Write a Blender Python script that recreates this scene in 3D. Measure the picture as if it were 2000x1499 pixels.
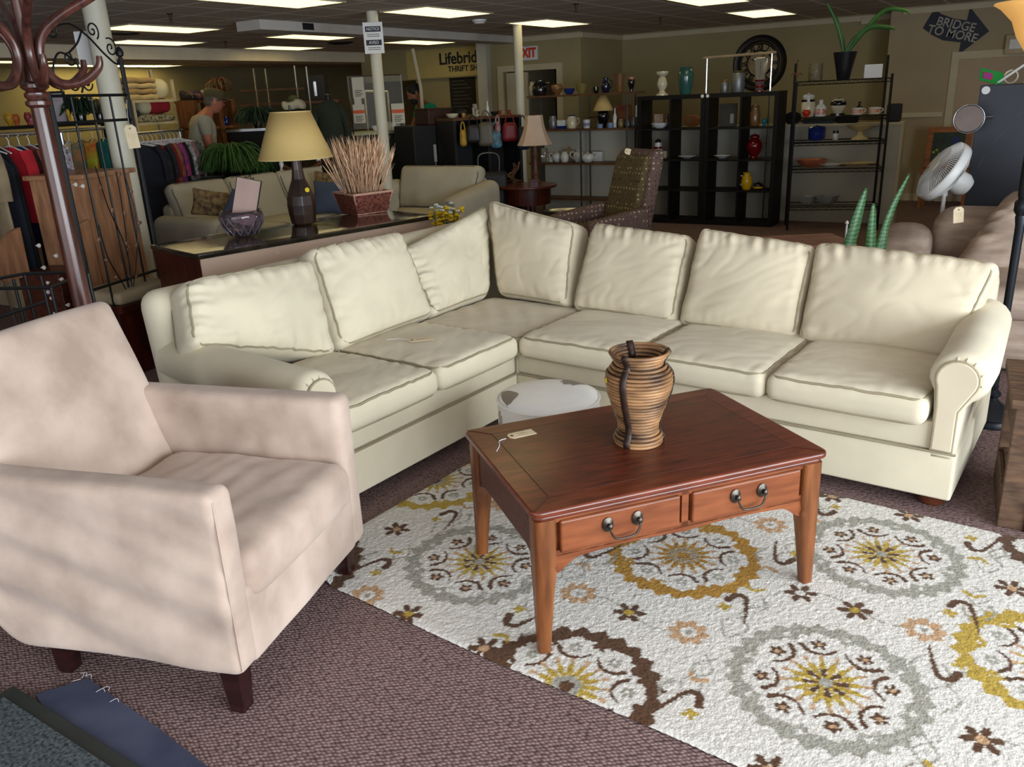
import bpy, bmesh, math, random
import numpy as np
from mathutils import Vector, Matrix, noise
random.seed(7)
PI = math.pi
for o in list(bpy.data.objects):
    bpy.data.objects.remove(o)
COL = bpy.context.scene.collection
SC = bpy.context.scene

# ------------------------------------------------------------------ camera
FPX, PITCH, ROLL, YAW, H = 1612.2, math.radians(19.21284), math.radians(-2.6335), math.radians(32.2468), 1.65
CEIL = 2.54
cam_d = bpy.data.cameras.new('camera')
cam = bpy.data.objects.new('camera', cam_d)
COL.objects.link(cam)
cam_d.sensor_fit = 'HORIZONTAL'
cam_d.sensor_width = 36.0
cam_d.lens = FPX / 2000.0 * 36.0
cam_d.clip_start = 0.05
cam_d.clip_end = 100
cam.location = (0, 0, H)
_R = Matrix.Rotation(YAW, 4, 'Z') @ Matrix.Rotation(PI / 2 - PITCH, 4, 'X') @ Matrix.Rotation(ROLL, 4, 'Z')
cam.matrix_world = Matrix.Translation((0, 0, H)) @ _R
SC.camera = cam

# ------------------------------------------------------------------ view, world, daylight through the shop windows
SC.view_settings.view_transform = 'Standard'
SC.view_settings.look = 'None'
SC.view_settings.gamma = 1.0
SC.view_settings.use_curve_mapping = False
SC.view_settings.exposure = 0.0
w = bpy.data.worlds.new('world')
SC.world = w
w.use_nodes = True
wb = w.node_tree.nodes['Background']
wb.inputs[0].default_value = (0.75, 0.86, 1.0, 1)
wb.inputs[1].default_value = 1.0

def area_light(name, loc, rot, sx, sy, power, color):
    d = bpy.data.lights.new(name, 'AREA')
    d.shape = 'RECTANGLE'
    d.size, d.size_y, d.energy, d.color = sx, sy, power, color
    o = bpy.data.objects.new(name, d)
    COL.objects.link(o)
    o.location = loc
    o.rotation_euler = rot
    return o
# shop windows to the right of and behind the photographer
area_light('daylight_right', (3.3, 0.4, 1.35), (0, math.radians(90), 0), 2.1, 6.6, 500, (0.87, 0.95, 1.0))
area_light('daylight_behind', (-1.2, -3.9, 1.35), (math.radians(90), 0, 0), 7.0, 2.1, 110, (0.92, 0.97, 1.0))

# ------------------------------------------------------------------ picture ray -> point in the room
def ray(x, y):
    dx, dy = x - 1000.0, y - 749.5
    c, s = math.cos(ROLL), math.sin(ROLL)
    u, v = (c * dx + s * dy) / FPX, (-s * dx + c * dy) / FPX
    yy = math.cos(PITCH) - v * math.sin(PITCH)
    z = -v * math.cos(PITCH) - math.sin(PITCH)
    return Vector((u * math.cos(YAW) - yy * math.sin(YAW), u * math.sin(YAW) + yy * math.cos(YAW), z))
E0 = Vector((0, 0, H))
def G(x, y, z=0.0):
    r = ray(x, y); return E0 + r * ((z - H) / r.z)
def GX(x, y, X):
    r = ray(x, y); return E0 + r * (X / r.x)
def GY(x, y, Y):
    r = ray(x, y); return E0 + r * (Y / r.y)
def GD(x, y, d):
    r = ray(x, y); return E0 + r * (d / math.hypot(r.x, r.y))
def mpp(p):
    fw = (-p.x * math.sin(YAW) + p.y * math.cos(YAW)) * math.cos(PITCH) - (p.z - H) * math.sin(PITCH)
    return fw / FPX

# ------------------------------------------------------------------ materials
def lin(c):
    return tuple(((x / 12.92) if x <= 0.04045 else ((x + 0.055) / 1.055) ** 2.4) for x in c)
def hx(r, g, b):
    return lin((r / 255, g / 255, b / 255))
MC = {}
def mat(name, col, rough=0.6, metal=0.0, var=0.12, vscale=6.0, bump=0.0, bscale=200.0, spec=0.5, sheen=0.0, coat=0.0,
        stretch=(1, 1, 1), col2=None, alpha=1.0, trans=0.0, emit=None, estr=0.0, detail=4.0, sss=0.0, bdist=0.002):
    if name in MC: return MC[name]
    m = bpy.data.materials.new(name); m.use_nodes = True
    nt = m.node_tree; N = nt.nodes; Lk = nt.links
    b = N['Principled BSDF']
    b.inputs['Roughness'].default_value = rough
    b.inputs['Metallic'].default_value = metal
    b.inputs['Specular IOR Level'].default_value = spec
    b.inputs['Sheen Weight'].default_value = sheen
    b.inputs['Coat Weight'].default_value = coat
    b.inputs['Coat Roughness'].default_value = 0.15
    b.inputs['Transmission Weight'].default_value = trans
    b.inputs['Alpha'].default_value = alpha
    if emit:
        b.inputs['Emission Color'].default_value = (*emit, 1)
        b.inputs['Emission Strength'].default_value = estr
    tc = N.new('ShaderNodeTexCoord'); mp = N.new('ShaderNodeMapping')
    mp.inputs['Scale'].default_value = stretch
    Lk.new(tc.outputs['Object'], mp.inputs['Vector'])
    nz = N.new('ShaderNodeTexNoise'); nz.inputs['Scale'].default_value = vscale; nz.inputs['Detail'].default_value = detail
    Lk.new(mp.outputs[0], nz.inputs['Vector'])
    cr = N.new('ShaderNodeValToRGB')
    c2 = col2 if col2 else tuple(max(0, c * (1 - 2 * var)) for c in col)
    c1 = tuple(min(1, c * (1 + (0 if col2 else var))) for c in col)
    cr.color_ramp.elements[0].position = 0.32; cr.color_ramp.elements[1].position = 0.68
    cr.color_ramp.elements[0].color = (*c2, 1); cr.color_ramp.elements[1].color = (*c1, 1)
    Lk.new(nz.outputs['Fac'], cr.inputs[0]); Lk.new(cr.outputs[0], b.inputs['Base Color'])
    if bump > 0:
        n2 = N.new('ShaderNodeTexNoise'); n2.inputs['Scale'].default_value = bscale; n2.inputs['Detail'].default_value = 3
        bp = N.new('ShaderNodeBump'); bp.inputs['Strength'].default_value = bump; bp.inputs['Distance'].default_value = bdist
        Lk.new(mp.outputs[0], n2.inputs['Vector']); Lk.new(n2.outputs['Fac'], bp.inputs['Height']); Lk.new(bp.outputs[0], b.inputs['Normal'])
    MC[name] = m
    return m
def wood(name, dark, light, rough=0.35, scale=3.0, stretch=(1, 12, 12), coat=0.0, spec=0.5):
    return mat(name, light, rough=rough, col2=dark, vscale=scale, stretch=stretch, coat=coat, spec=spec, bump=0.15, bscale=18, detail=8, bdist=0.0006)

M_cream = mat('cream_canvas', hx(218, 208, 184), 0.95, var=0.05, vscale=3, bump=0.35, bscale=900, spec=0.15, sheen=0.15, bdist=0.0008)
M_cream2 = mat('cream_canvas_bounce_tint', hx(212, 200, 176), 0.95, var=0.05, vscale=3, bump=0.35, bscale=900, spec=0.15, sheen=0.15, bdist=0.0008)  # same canvas, with the right run's dimmer warm bounce light put into the colour
M_pipe = mat('cream_piping', hx(158, 148, 124), 0.95, var=0.06, vscale=8, spec=0.1)
M_pink = mat('dusty_pink_microsuede', hx(204, 183, 169), 0.9, col2=hx(166, 145, 132), vscale=4.5, bump=0.25, bscale=350, spec=0.1, sheen=0.25, detail=7)
M_darkwood = wood('espresso_wood', hx(28, 10, 10), hx(46, 20, 18), 0.3)
M_foot = wood('walnut_foot', hx(60, 28, 14), hx(100, 52, 30), 0.4)
M_black = mat('black_metal', hx(22, 24, 28), 0.45, metal=0.3, var=0.1)
M_chrome = mat('chrome', (0.75, 0.77, 0.8), 0.18, metal=1.0, var=0.03)
M_white = mat('white_plastic', hx(225, 225, 225), 0.4, var=0.03)
M_tag = mat('manila_tag_card', hx(232, 214, 180), 0.85, var=0.04, vscale=20)
M_string = mat('white_string', hx(225, 220, 225), 0.9, var=0.05)
M_gloss_black = mat('black_gloss', hx(14, 14, 16), 0.15, var=0.05, coat=0.5)
M_flag = mat('ink', hx(20, 20, 28), 0.6, var=0.02)

# ------------------------------------------------------------------ object helpers
def tag_props(o, label=None, cat=None, group=None, kind=None):
    if label: o['label'] = label
    if cat: o['category'] = cat
    if group: o['group'] = group
    if kind: o['kind'] = kind
    return o
def thing(name, label, cat, loc=(0, 0, 0), rz=0.0, group=None):
    o = bpy.data.objects.new(name, None); COL.objects.link(o)
    o.empty_display_size = 0.1
    o.location = loc; o.rotation_euler = (0, 0, rz)
    return tag_props(o, label, cat, group)

class MB:
    def __init__(s): s.v = []; s.f = []; s.mi = []
    def add(s, vs, fs, mi=0):
        n = len(s.v); s.v += [tuple(v) for v in vs]; s.f += [tuple(i + n for i in f) for f in fs]; s.mi += [mi] * len(fs); return s
    def box(s, c, d, R=None, mi=0):
        c = Vector(c); vs = []
        for x in (-1, 1):
            for y in (-1, 1):
                for z in (-1, 1):
                    p = Vector((x * d[0] / 2, y * d[1] / 2, z * d[2] / 2))
                    if R is not None: p = R @ p
                    vs.append(c + p)
        return s.add(vs, [(0, 1, 3, 2), (4, 6, 7, 5), (0, 4, 5, 1), (2, 3, 7, 6), (0, 2, 6, 4), (1, 5, 7, 3)], mi)
    def span(s, a, b, mi=0):
        a = Vector(a); b = Vector(b); return s.box((a + b) / 2, [abs(q) for q in (b - a)], None, mi)
    def tube(s, pts, r, seg=8, closed=False, mi=0, caps=True, flat=None):
        pts = [Vector(p) for p in pts]; n = len(pts); rs = r if isinstance(r, (list, tuple)) else [r] * n
        rings = []; prev = None
        for i, p in enumerate(pts):
            if closed: t = pts[(i + 1) % n] - pts[i - 1]
            else: t = pts[min(i + 1, n - 1)] - pts[max(i - 1, 0)]
            if t.length < 1e-9: t = Vector((0, 0, 1))
            t.normalize()
            if prev is None:
                up = Vector((0, 0, 1)) if abs(t.z) < 0.9 else Vector((1, 0, 0))
                nrm = t.cross(up).normalized()
            else:
                nrm = (prev - t * prev.dot(t))
                nrm = nrm.normalized() if nrm.length > 1e-6 else t.orthogonal().normalized()
            prev = nrm; bn = t.cross(nrm)
            k = flat if flat else 1.0
            rings.append([p + rs[i] * (nrm * math.cos(2 * PI * j / seg) + bn * k * math.sin(2 * PI * j / seg)) for j in range(seg)])
        vs = [v for rg in rings for v in rg]; fs = []
        for i in range(n if closed else n - 1):
            a = i * seg; b = ((i + 1) % n) * seg
            for j in range(seg): fs.append((a + j, a + (j + 1) % seg, b + (j + 1) % seg, b + j))
        if not closed and caps:
            fs.append(tuple(range(seg - 1, -1, -1))); fs.append(tuple((n - 1) * seg + j for j in range(seg)))
        return s.add(vs, fs, mi)
    def lathe(s, prof, seg=24, c=(0, 0, 0), sc=(1, 1), mi=0, capb=True, capt=True, R=None):
        c = Vector(c); vs = []; fs = []; n = len(prof)
        for r, z in prof:
            for j in range(seg):
                a = 2 * PI * j / seg; p = Vector((r * math.cos(a) * sc[0], r * math.sin(a) * sc[1], z))
                if R is not None: p = R @ p
                vs.append(c + p)
        for i in range(n - 1):
            for j in range(seg):
                fs.append((i * seg + j, i * seg + (j + 1) % seg, (i + 1) * seg + (j + 1) % seg, (i + 1) * seg + j))
        if capb: fs.append(tuple(range(seg - 1, -1, -1)))
        if capt: fs.append(tuple((n - 1) * seg + j for j in range(seg)))
        return s.add(vs, fs, mi)
    def prism(s, poly, t, fr=None, mi=0):
        """poly: 2d points, extruded by t along the frame's third axis; fr(x,y,z)->Vector"""
        fr = fr or (lambda x, y, z: Vector((x, y, z)))
        n = len(poly); vs = [fr(x, y, 0) for x, y in poly] + [fr(x, y, t) for x, y in poly]
        fs = [tuple(range(n - 1, -1, -1)), tuple(range(n, 2 * n))] + [(i, (i + 1) % n, n + (i + 1) % n, n + i) for i in range(n)]
        return s.add(vs, fs, mi)
    def grid(s, fn, nu, nv, mi=0, closeu=False):
        vs = [fn(i / (nu if closeu else nu - 1), j / (nv - 1)) for j in range(nv) for i in range(nu)]
        fs = []
        for j in range(nv - 1):
            for i in range(nu if closeu else nu - 1):
                a = j * nu + i; b = j * nu + (i + 1) % nu
                fs.append((a, b, b + nu, a + nu))
        return s.add(vs, fs, mi)
    def softbox(s, c, h, r, n=(12, 12, 6), fn=None, R=None, mi=0):
        """rounded box with half sizes h, edge radius r and a fine even mesh; fn deforms the local points"""
        c = Vector(c); ax = []
        for k in range(3):
            hh = h[k]; rr = min(r, hh * 0.98); inner = hh - rr; m = n[k]
            e = [-hh, -hh + 0.25 * rr, -hh + 0.6 * rr]
            mid = [-inner + 2 * inner * i / m for i in range(m + 1)]
            ax.append(e + mid + [-q for q in reversed(e)])
        idx = {}; vs = []; fs = []
        def vert(p):
            key = (round(p[0], 6), round(p[1], 6), round(p[2], 6))
            if key in idx: return idx[key]
            q = Vector([max(-(h[k] - min(r, h[k] * 0.98)), min(h[k] - min(r, h[k] * 0.98), p[k])) for k in range(3)])
            d = Vector(p) - q
            rr = Vector([min(r, h[k] * 0.98) for k in range(3)])
            if d.length > 1e-9:
                # map the cube corner zone onto a rounded corner
                dn = Vector([d[k] / rr[k] for k in range(3)]); mx = max(abs(t) for t in dn)
                dn = dn.normalized() * mx
                P = q + Vector([dn[k] * rr[k] for k in range(3)])
            else: P = q
            if fn: P = fn(P)
            if R is not None: P = R @ P
            idx[key] = len(vs); vs.append(c + P); return idx[key]
        for k in range(3):
            a, b = [(1, 2), (2, 0), (0, 1)][k]
            for sg in (-1, 1):
                A = ax[a]; B = ax[b]
                for i in range(len(A) - 1):
                    for j in range(len(B) - 1):
                        q = []
                        for (ii, jj) in ((i, j), (i + 1, j), (i + 1, j + 1), (i, j + 1)):
                            p = [0, 0, 0]; p[k] = sg * h[k]; p[a] = A[ii]; p[b] = B[jj]; q.append(vert(p))
                        if sg < 0: q.reverse()
                        fs.append(tuple(q))
        return s.add(vs, fs, mi)
    def build(s, name, m, parent=None, smooth=True, bevel=0.0, bseg=2, sub=0, label=None, solid=0.0, ang=40):
        me = bpy.data.meshes.new(name); me.from_pydata(s.v, [], s.f); me.update()
        ms = m if isinstance(m, (list, tuple)) else [m]
        for q in ms: me.materials.append(q)
        if len(ms) > 1: me.polygons.foreach_set('material_index', s.mi)
        o = bpy.data.objects.new(name, me); COL.objects.link(o)
        if parent is not None: o.parent = parent
        if smooth:
            me.shade_smooth()
            if ang: 
                try: me.set_sharp_from_angle(angle=math.radians(ang))
                except Exception: pass
        if solid: 
            md = o.modifiers.new('solid', 'SOLIDIFY'); md.thickness = solid; md.offset = 0
        if bevel > 0:
            md = o.modifiers.new('bevel', 'BEVEL'); md.width = bevel; md.segments = bseg; md.limit_method = 'ANGLE'; md.angle_limit = math.radians(35)
        if sub:
            md = o.modifiers.new('sub', 'SUBSURF'); md.levels = sub; md.render_levels = sub
        if label: o['label'] = label
        return o
def rz(a): return Matrix.Rotation(a, 3, 'Z')
def rx(a): return Matrix.Rotation(a, 3, 'X')
def ry(a): return Matrix.Rotation(a, 3, 'Y')
def struct(name, mb, m, **k):
    o = mb.build(name, m, None, **k); o['kind'] = 'structure'; return o
def single(name, mb, m, label, cat, group=None, **k):
    """a thing that is one mesh: its origin moves to the mesh's centre of base"""
    xs = [v[0] for v in mb.v]; ys = [v[1] for v in mb.v]; zs = [v[2] for v in mb.v]
    c = ((min(xs) + max(xs)) / 2, (min(ys) + max(ys)) / 2, min(zs))
    mb.v = [(v[0] - c[0], v[1] - c[1], v[2] - c[2]) for v in mb.v]
    o = mb.build(name, m, None, **k); o.location = c
    return tag_props(o, label, cat, group)
def catmull(pts, n=8, closed=False):
    P = [Vector(p) for p in pts]; out = []; m = len(P)
    for i in range(m if closed else m - 1):
        if closed: a, b, c, d = P[i - 1], P[i], P[(i + 1) % m], P[(i + 2) % m]
        else: a, b, c, d = P[max(i - 1, 0)], P[i], P[i + 1], P[min(i + 2, m - 1)]
        for k in range(n):
            t = k / n
            out.append(0.5 * ((2 * b) + (c - a) * t + (2 * a - 5 * b + 4 * c - d) * t * t + (3 * b - a - 3 * c + d) * t ** 3))
    if not closed: out.append(P[-1])
    return out
def text_obj(body, size, m, name, parent=None, loc=(0, 0, 0), rot=(0, 0, 0), extrude=0.001, bold=0.0, align='CENTER', sx=1.0):
    cu = bpy.data.curves.new(name, 'FONT'); cu.body = body; cu.size = size; cu.extrude = extrude; cu.offset = bold
    cu.align_x = align; cu.align_y = 'CENTER'
    t = bpy.data.objects.new(name + '_tmp', cu); COL.objects.link(t)
    dg = bpy.context.evaluated_depsgraph_get(); me = bpy.data.meshes.new_from_object(t.evaluated_get(dg))
    me.name = name; bpy.data.objects.remove(t); bpy.data.curves.remove(cu)
    me.materials.clear(); me.materials.append(m)
    o = bpy.data.objects.new(name, me); COL.objects.link(o)
    if parent is not None: o.parent = parent
    o.location = loc; o.rotation_euler = rot; o.scale = (sx, 1, 1)
    return o
def copy_tree(o, loc=None, rzv=None, label=None, group=None, parent=None):
    c = o.copy(); COL.objects.link(c)
    if parent is not None: c.parent = parent
    if loc is not None: c.location = loc
    if rzv is not None: c.rotation_euler = (0, 0, rzv)
    if label: c['label'] = label
    if group: c['group'] = group
    for ch in [q for q in bpy.data.objects if q.parent == o]:
        copy_tree(ch, parent=c)
    return c
def fbm(p, o=3):
    return noise.fractal(p, 1.0, 2.0, o)
def price_tag(label, p, d, parent=None, L=0.085, W=0.042, up=Vector((0, 0, 1)), hole=True, string=None):
    """paper tag: p centre, d direction of its long side, up its normal"""
    d = d.normalized(); up = up.normalized(); s = up.cross(d).normalized()
    t = thing('price_tag', label, 'tag', p)
    mb = MB(); poly = [(-L / 2, -W / 4), (-L / 2 + W / 4, -W / 2), (L / 2, -W / 2), (L / 2, W / 2), (-L / 2 + W / 4, W / 2), (-L / 2, W / 4)]
    mb.prism(poly, 0.0015, lambda x, y, z: d * x + s * y + up * z)
    mb.build('card', M_tag, t, smooth=False)
    rg = MB(); rg.tube([d * (-L / 2 + W * 0.28) + up * 0.002 + 0.004 * (d * math.cos(a) + s * math.sin(a)) for a in [2 * PI * i / 10 for i in range(10)]], 0.0014, 5, closed=True)
    rg.build('eyelet', M_flag, t)
    ln = MB()
    for k, (y0, l) in enumerate(((0.20, 0.5), (0.0, 0.62), (-0.2, 0.4))):
        ln.tube([d * (-L * 0.15 + l * L * 0.6 * i / 8) + s * (y0 * W + 0.0015 * math.sin(i * 2.3 + k)) + up * 0.0018 for i in range(9)], 0.0006, 4)
    ln.build('handwriting', mat('faint_ink', hx(150, 135, 110), 0.8, var=0.1), t)
    if string:
        sb = MB(); sb.tube(catmull([Vector(q) - Vector(p) for q in string], 5), 0.0013, 5); sb.build('string', M_string, t)
    return t
# ================================================================== the room shell
def carpet_mat():
    m = bpy.data.materials.new('nubby_carpet'); m.use_nodes = True; nt = m.node_tree; N = nt.nodes; Lk = nt.links
    b = N['Principled BSDF']; b.inputs['Roughness'].default_value = 1.0; b.inputs['Specular IOR Level'].default_value = 0.05
    tc = N.new('ShaderNodeTexCoord'); mp = N.new('ShaderNodeMapping')
    mp.inputs['Rotation'].default_value = (0, 0, math.radians(38)); mp.inputs['Scale'].default_value = (62, 105, 1)
    Lk.new(tc.outputs['Object'], mp.inputs['Vector'])
    v = N.new('ShaderNodeTexVoronoi'); v.inputs['Scale'].default_value = 1.0; v.inputs['Randomness'].default_value = 0.4
    Lk.new(mp.outputs[0], v.inputs['Vector'])
    cr = N.new('ShaderNodeValToRGB')
    cr.color_ramp.elements[0].position = 0.25; cr.color_ramp.elements[0].color = (*hx(156, 132, 129), 1)
    cr.color_ramp.elements[1].position = 0.75; cr.color_ramp.elements[1].color = (*hx(84, 68, 67), 1)
    Lk.new(v.outputs['Distance'], cr.inputs[0])
    nz = N.new('ShaderNodeTexNoise'); nz.inputs['Scale'].default_value = 3.0; Lk.new(tc.outputs['Object'], nz.inputs['Vector'])
    mx = N.new('ShaderNodeMix'); mx.data_type = 'RGBA'; mx.blend_type = 'MULTIPLY'; mx.inputs[0].default_value = 0.35
    c2 = N.new('ShaderNodeValToRGB'); c2.color_ramp.elements[0].color = (0.55, 0.5, 0.5, 1); c2.color_ramp.elements[1].color = (1, 1, 1, 1)
    Lk.new(nz.outputs['Fac'], c2.inputs[0]); Lk.new(cr.outputs[0], mx.inputs[6]); Lk.new(c2.outputs[0], mx.inputs[7]); Lk.new(mx.outputs[2], b.inputs['Base Color'])
    bp = N.new('ShaderNodeBump'); bp.inputs['Strength'].default_value = 0.9; bp.inputs['Distance'].default_value = 0.006; bp.invert = True
    Lk.new(v.outputs['Distance'], bp.inputs['Height']); Lk.new(bp.outputs[0], b.inputs['Normal'])
    return m
def ceil_mat():
    m = bpy.data.materials.new('ceiling_tile'); m.use_nodes = True; nt = m.node_tree; N = nt.nodes; Lk = nt.links
    b = N['Principled BSDF']; b.inputs['Roughness'].default_value = 0.95
    tc = N.new('ShaderNodeTexCoord'); mp = N.new('ShaderNodeMapping'); mp.inputs['Scale'].default_value = (1, 1, 0); mp.inputs['Location'].default_value = (0.02, 0.12, 0)
    Lk.new(tc.outputs['Object'], mp.inputs['Vector'])
    br = N.new('ShaderNodeTexBrick'); br.offset = 0; br.inputs['Scale'].default_value = 1.0
    br.inputs['Brick Width'].default_value = 0.61; br.inputs['Row Height'].default_value = 0.61; br.inputs['Mortar Size'].default_value = 0.02
    br.inputs['Color1'].default_value = (*hx(196, 186, 176), 1); br.inputs['Color2'].default_value = (*hx(192, 182, 172), 1); br.inputs['Mortar'].default_value = (*hx(252, 246, 238), 1)
    Lk.new(mp.outputs[0], br.inputs['Vector'])
    nz = N.new('ShaderNodeTexNoise'); nz.inputs['Scale'].default_value = 60; Lk.new(tc.outputs['Object'], nz.inputs['Vector'])
    mx = N.new('ShaderNodeMix'); mx.data_type = 'RGBA'; mx.blend_type = 'MULTIPLY'; mx.inputs[0].default_value = 0.25
    Lk.new(br.outputs['Color'], mx.inputs[6]); Lk.new(nz.outputs['Color'], mx.inputs[7]); Lk.new(mx.outputs[2], b.inputs['Base Color'])
    return m
M_carpet = carpet_mat(); M_ceil = ceil_mat()
M_wall = mat('khaki_wall_paint', hx(158, 146, 108), 0.85, var=0.03, vscale=2)
M_wall2 = mat('tan_wall_paint', hx(168, 152, 124), 0.85, var=0.03, vscale=2)
M_wallgrey = mat('grey_wall_paint', hx(186, 184, 172), 0.85, var=0.04, vscale=2)
M_trim = mat('cream_trim_paint', hx(196, 184, 156), 0.6, var=0.03)
M_soffit = mat('soffit_paint', hx(196, 190, 184), 0.85, var=0.03)
M_soffity = mat('soffit_cream_paint', hx(216, 204, 180), 0.85, var=0.03)
M_column = mat('column_paint', hx(206, 202, 184), 0.55, var=0.05, vscale=3)
XR, YF = 3.4, -4.0        # inner faces of the window walls on the photographer's side
YE, YC, YD = 12.25, 13.8, 13.1   # exit wall, clock wall, right hand wall
XFAR = -16.0
struct('floor', MB().span((XFAR - 1, YF - 0.2, -0.1), (XR + 0.2, 18, 0)), M_carpet, smooth=False)
struct('ceiling', MB().span((XFAR - 1, YF - 0.2, CEIL), (XR + 0.2, 18, CEIL + 0.1)), M_ceil, smooth=False)
# clock wall and its neighbours
struct('wall_back', MB().span((-6.2, YC, 0), (-1.85, YC + 0.15, CEIL)), M_wall, smooth=False)
struct('wall_recess', MB().span((-6.35, YE + 0.15, 0), (-6.2, YC + 0.15, CEIL)), M_wall, smooth=False)
wx = MB(); wx.span((-7.9, YE, 0), (-7.62, YE + 0.15, CEIL)).span((-6.62, YE, 0), (-6.2, YE + 0.15, CEIL)).span((-7.62, YE, 2.02), (-6.62, YE + 0.15, CEIL))
struct('wall_exit', wx, M_wall, smooth=False)
struct('wall_corridor', MB().span((-7.86, YE + 2.2, 0), (-6.35, YE + 2.3, CEIL)), mat('dark_maroon_wall', hx(70, 45, 38), 0.8), smooth=False)
struct('wall_right_back', MB().span((-1.78, YD, 0), (XR + 0.2, YD + 0.15, CEIL)), M_wall2, smooth=False)
struct('wall_right_return', MB().span((-1.93, YD, 0), (-1.78, YC + 0.15, CEIL)), M_wall2, smooth=False)
struct('wall_far', MB().span((XFAR - 0.15, YF, 0), (XFAR, 18, CEIL)), M_wall, smooth=False)
struct('wall_counter_back', MB().span((XFAR, 17.0, 0), (-8.0, 17.15, CEIL)), M_wall, smooth=False)
struct('wall_counter_side', MB().span((-8.0, YE + 0.15, 0), (-7.86, 17.15, CEIL)), M_wall, smooth=False)
# header wall carrying the shop name, with the wall piece under it
struct('wall_header', MB().span((-11.2, 12.9, 2.0), (-8.0, 13.05, CEIL)), M_wall, smooth=False)
struct('wall_under_header', MB().span((-10.0, 13.0, 0), (-8.0, 13.15, 2.0)), M_wall, smooth=False)
# window walls around the photographer's side: sill and piers, open glass between
wr = MB(); wr.span((XR, YF, 0), (XR + 0.15, 4.0, 0.28)).span((XR, YF, 2.42), (XR + 0.15, 4.0, CEIL)).span((XR, 3.6, 0), (XR + 0.15, YD, CEIL)).span((XR, YF, 0), (XR + 0.15, YF + 0.6, CEIL))
struct('wall_right', wr, M_wall2, smooth=False)
wf = MB(); wf.span((-5.0, YF - 0.15, 0), (XR, YF, 0.28)).span((-5.0, YF - 0.15, 2.42), (XR, YF, CEIL)).span((XFAR, YF - 0.15, 0), (-4.7, YF, CEIL))
struct('wall_front', wf, M_wall2, smooth=False)
M_glass = mat('window_glass', (1, 1, 1), 0.02, var=0, trans=1.0)
for i, (a, b_) in enumerate((((XR + 0.05, -2.5, 0.28), (XR + 0.09, 0.5, 2.42)), ((XR + 0.05, 0.55, 0.28), (XR + 0.09, 3.6, 2.42)))):
    fr = MB(); y0, y1 = a[1], b_[1]
    fr.span((a[0], y0, 0.28), (b_[0], y0 + 0.05, 2.42)).span((a[0], y1 - 0.05, 0.28), (b_[0], y1, 2.42)).span((a[0], y0, 0.28), (b_[0], y1, 0.33)).span((a[0], y0, 2.37), (b_[0], y1, 2.42))
    struct('window_%d' % (i + 1), fr, M_chrome, smooth=False)
# grey half wall with a white cap
HWX0, HWX1, HWY, HWZ = -6.1, -1.38, 10.85, 1.17
struct('wall_half', MB().span((HWX0, HWY, 0), (HWX1, HWY + 0.14, HWZ - 0.03)), M_wallgrey, smooth=False)
struct('trim_1', MB().span((HWX0 - 0.02, HWY - 0.03, HWZ - 0.03), (HWX1 + 0.03, HWY + 0.18, HWZ)), M_trim, smooth=False)
struct('trim_2', MB().span((HWX1, HWY - 0.01, 0), (HWX1 + 0.035, HWY + 0.15, HWZ - 0.03)), M_trim, smooth=False)
struct('baseboard_half', MB().span((HWX0, HWY - 0.015, 0), (HWX1, HWY, 0.10)), M_wallgrey, smooth=False)
struct('baseboard_right', MB().span((-1.78, YD - 0.015, 0), (-1.2, YD, 0.1)), M_trim, smooth=False)
struct('trim_3', MB().span((-6.2, YC - 0.03, CEIL - 0.09), (-1.93, YC, CEIL - 0.02)), M_trim, smooth=False)
struct('trim_4', MB().span((-8.05, YE - 0.03, CEIL - 0.09), (-6.2, YE, CEIL - 0.02)), M_trim, smooth=False)
struct('trim_5', MB().span((-1.78, YD - 0.03, CEIL - 0.09), (XR, YD, CEIL - 0.02)), M_trim, smooth=False)
struct('trim_6', MB().span((-6.2, YE + 0.001, CEIL - 0.09), (-6.17, YC - 0.031, CEIL - 0.02)), M_trim, smooth=False)
struct('trim_7', MB().span((-1.78, YD - 0.025, 1.13), (-1.16, YD, 1.19)), M_trim, smooth=False)
# exit doorway casing, half open cream door
dc = MB(); dc.span((-7.72, YE - 0.03, 0), (-7.62, YE, 2.02)).span((-6.62, YE - 0.03, 0), (-6.52, YE, 2.02)).span((-7.72, YE - 0.03, 2.02), (-6.52, YE, 2.11))
struct('trim_8', dc, M_trim, smooth=False)
dd = MB(); dd.span((-7.6, YE + 0.05, 0.01), (-7.2, YE + 0.09, 2.0)); struct('door_1', dd, M_trim, smooth=False)
# closed tan door in the right hand wall
d2 = MB(); d2.span((-1.13, YD - 0.03, 0), (-1.04, YD, 1.85)).span((-0.12, YD - 0.03, 0), (-0.03, YD, 1.85)).span((-1.13, YD - 0.03, 1.85), (-0.03, YD, 1.94))
struct('trim_9', d2, M_trim, smooth=False)
struct('door_2', MB().span((-1.04, YD - 0.012, 0.01), (-0.12, YD - 0.002, 1.85)), mat('tan_door_paint', hx(178, 156, 130), 0.6, var=0.02), smooth=False)
# soffits
ZB = 2.44
struct('beam_1', MB().span((-7.65, 6.82, ZB), (-7.28, YE, CEIL)), M_soffit, smooth=False, bevel=0.004)
struct('beam_2', MB().span((-11.75, 2.0, 2.37), (-11.1, 17.0, CEIL)), M_soffity, smooth=False)
struct('beam_3', MB().span((-9.0, 2.2, 2.37), (-8.4, 4.35, CEIL)), M_soffit, smooth=False)
vb = MB(); vb.span((-7.285, 7.45, ZB + 0.02), (-7.27, 7.62, CEIL - 0.01))
single('air_vent', vb, M_flag, 'black vent opening in the side of the long grey ceiling box', 'vent', smooth=False)
struct('trim_10', MB().span((-8.05, YE - 0.12, 0), (-7.86, YE + 0.1, CEIL)), M_wallgrey, smooth=False)
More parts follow.
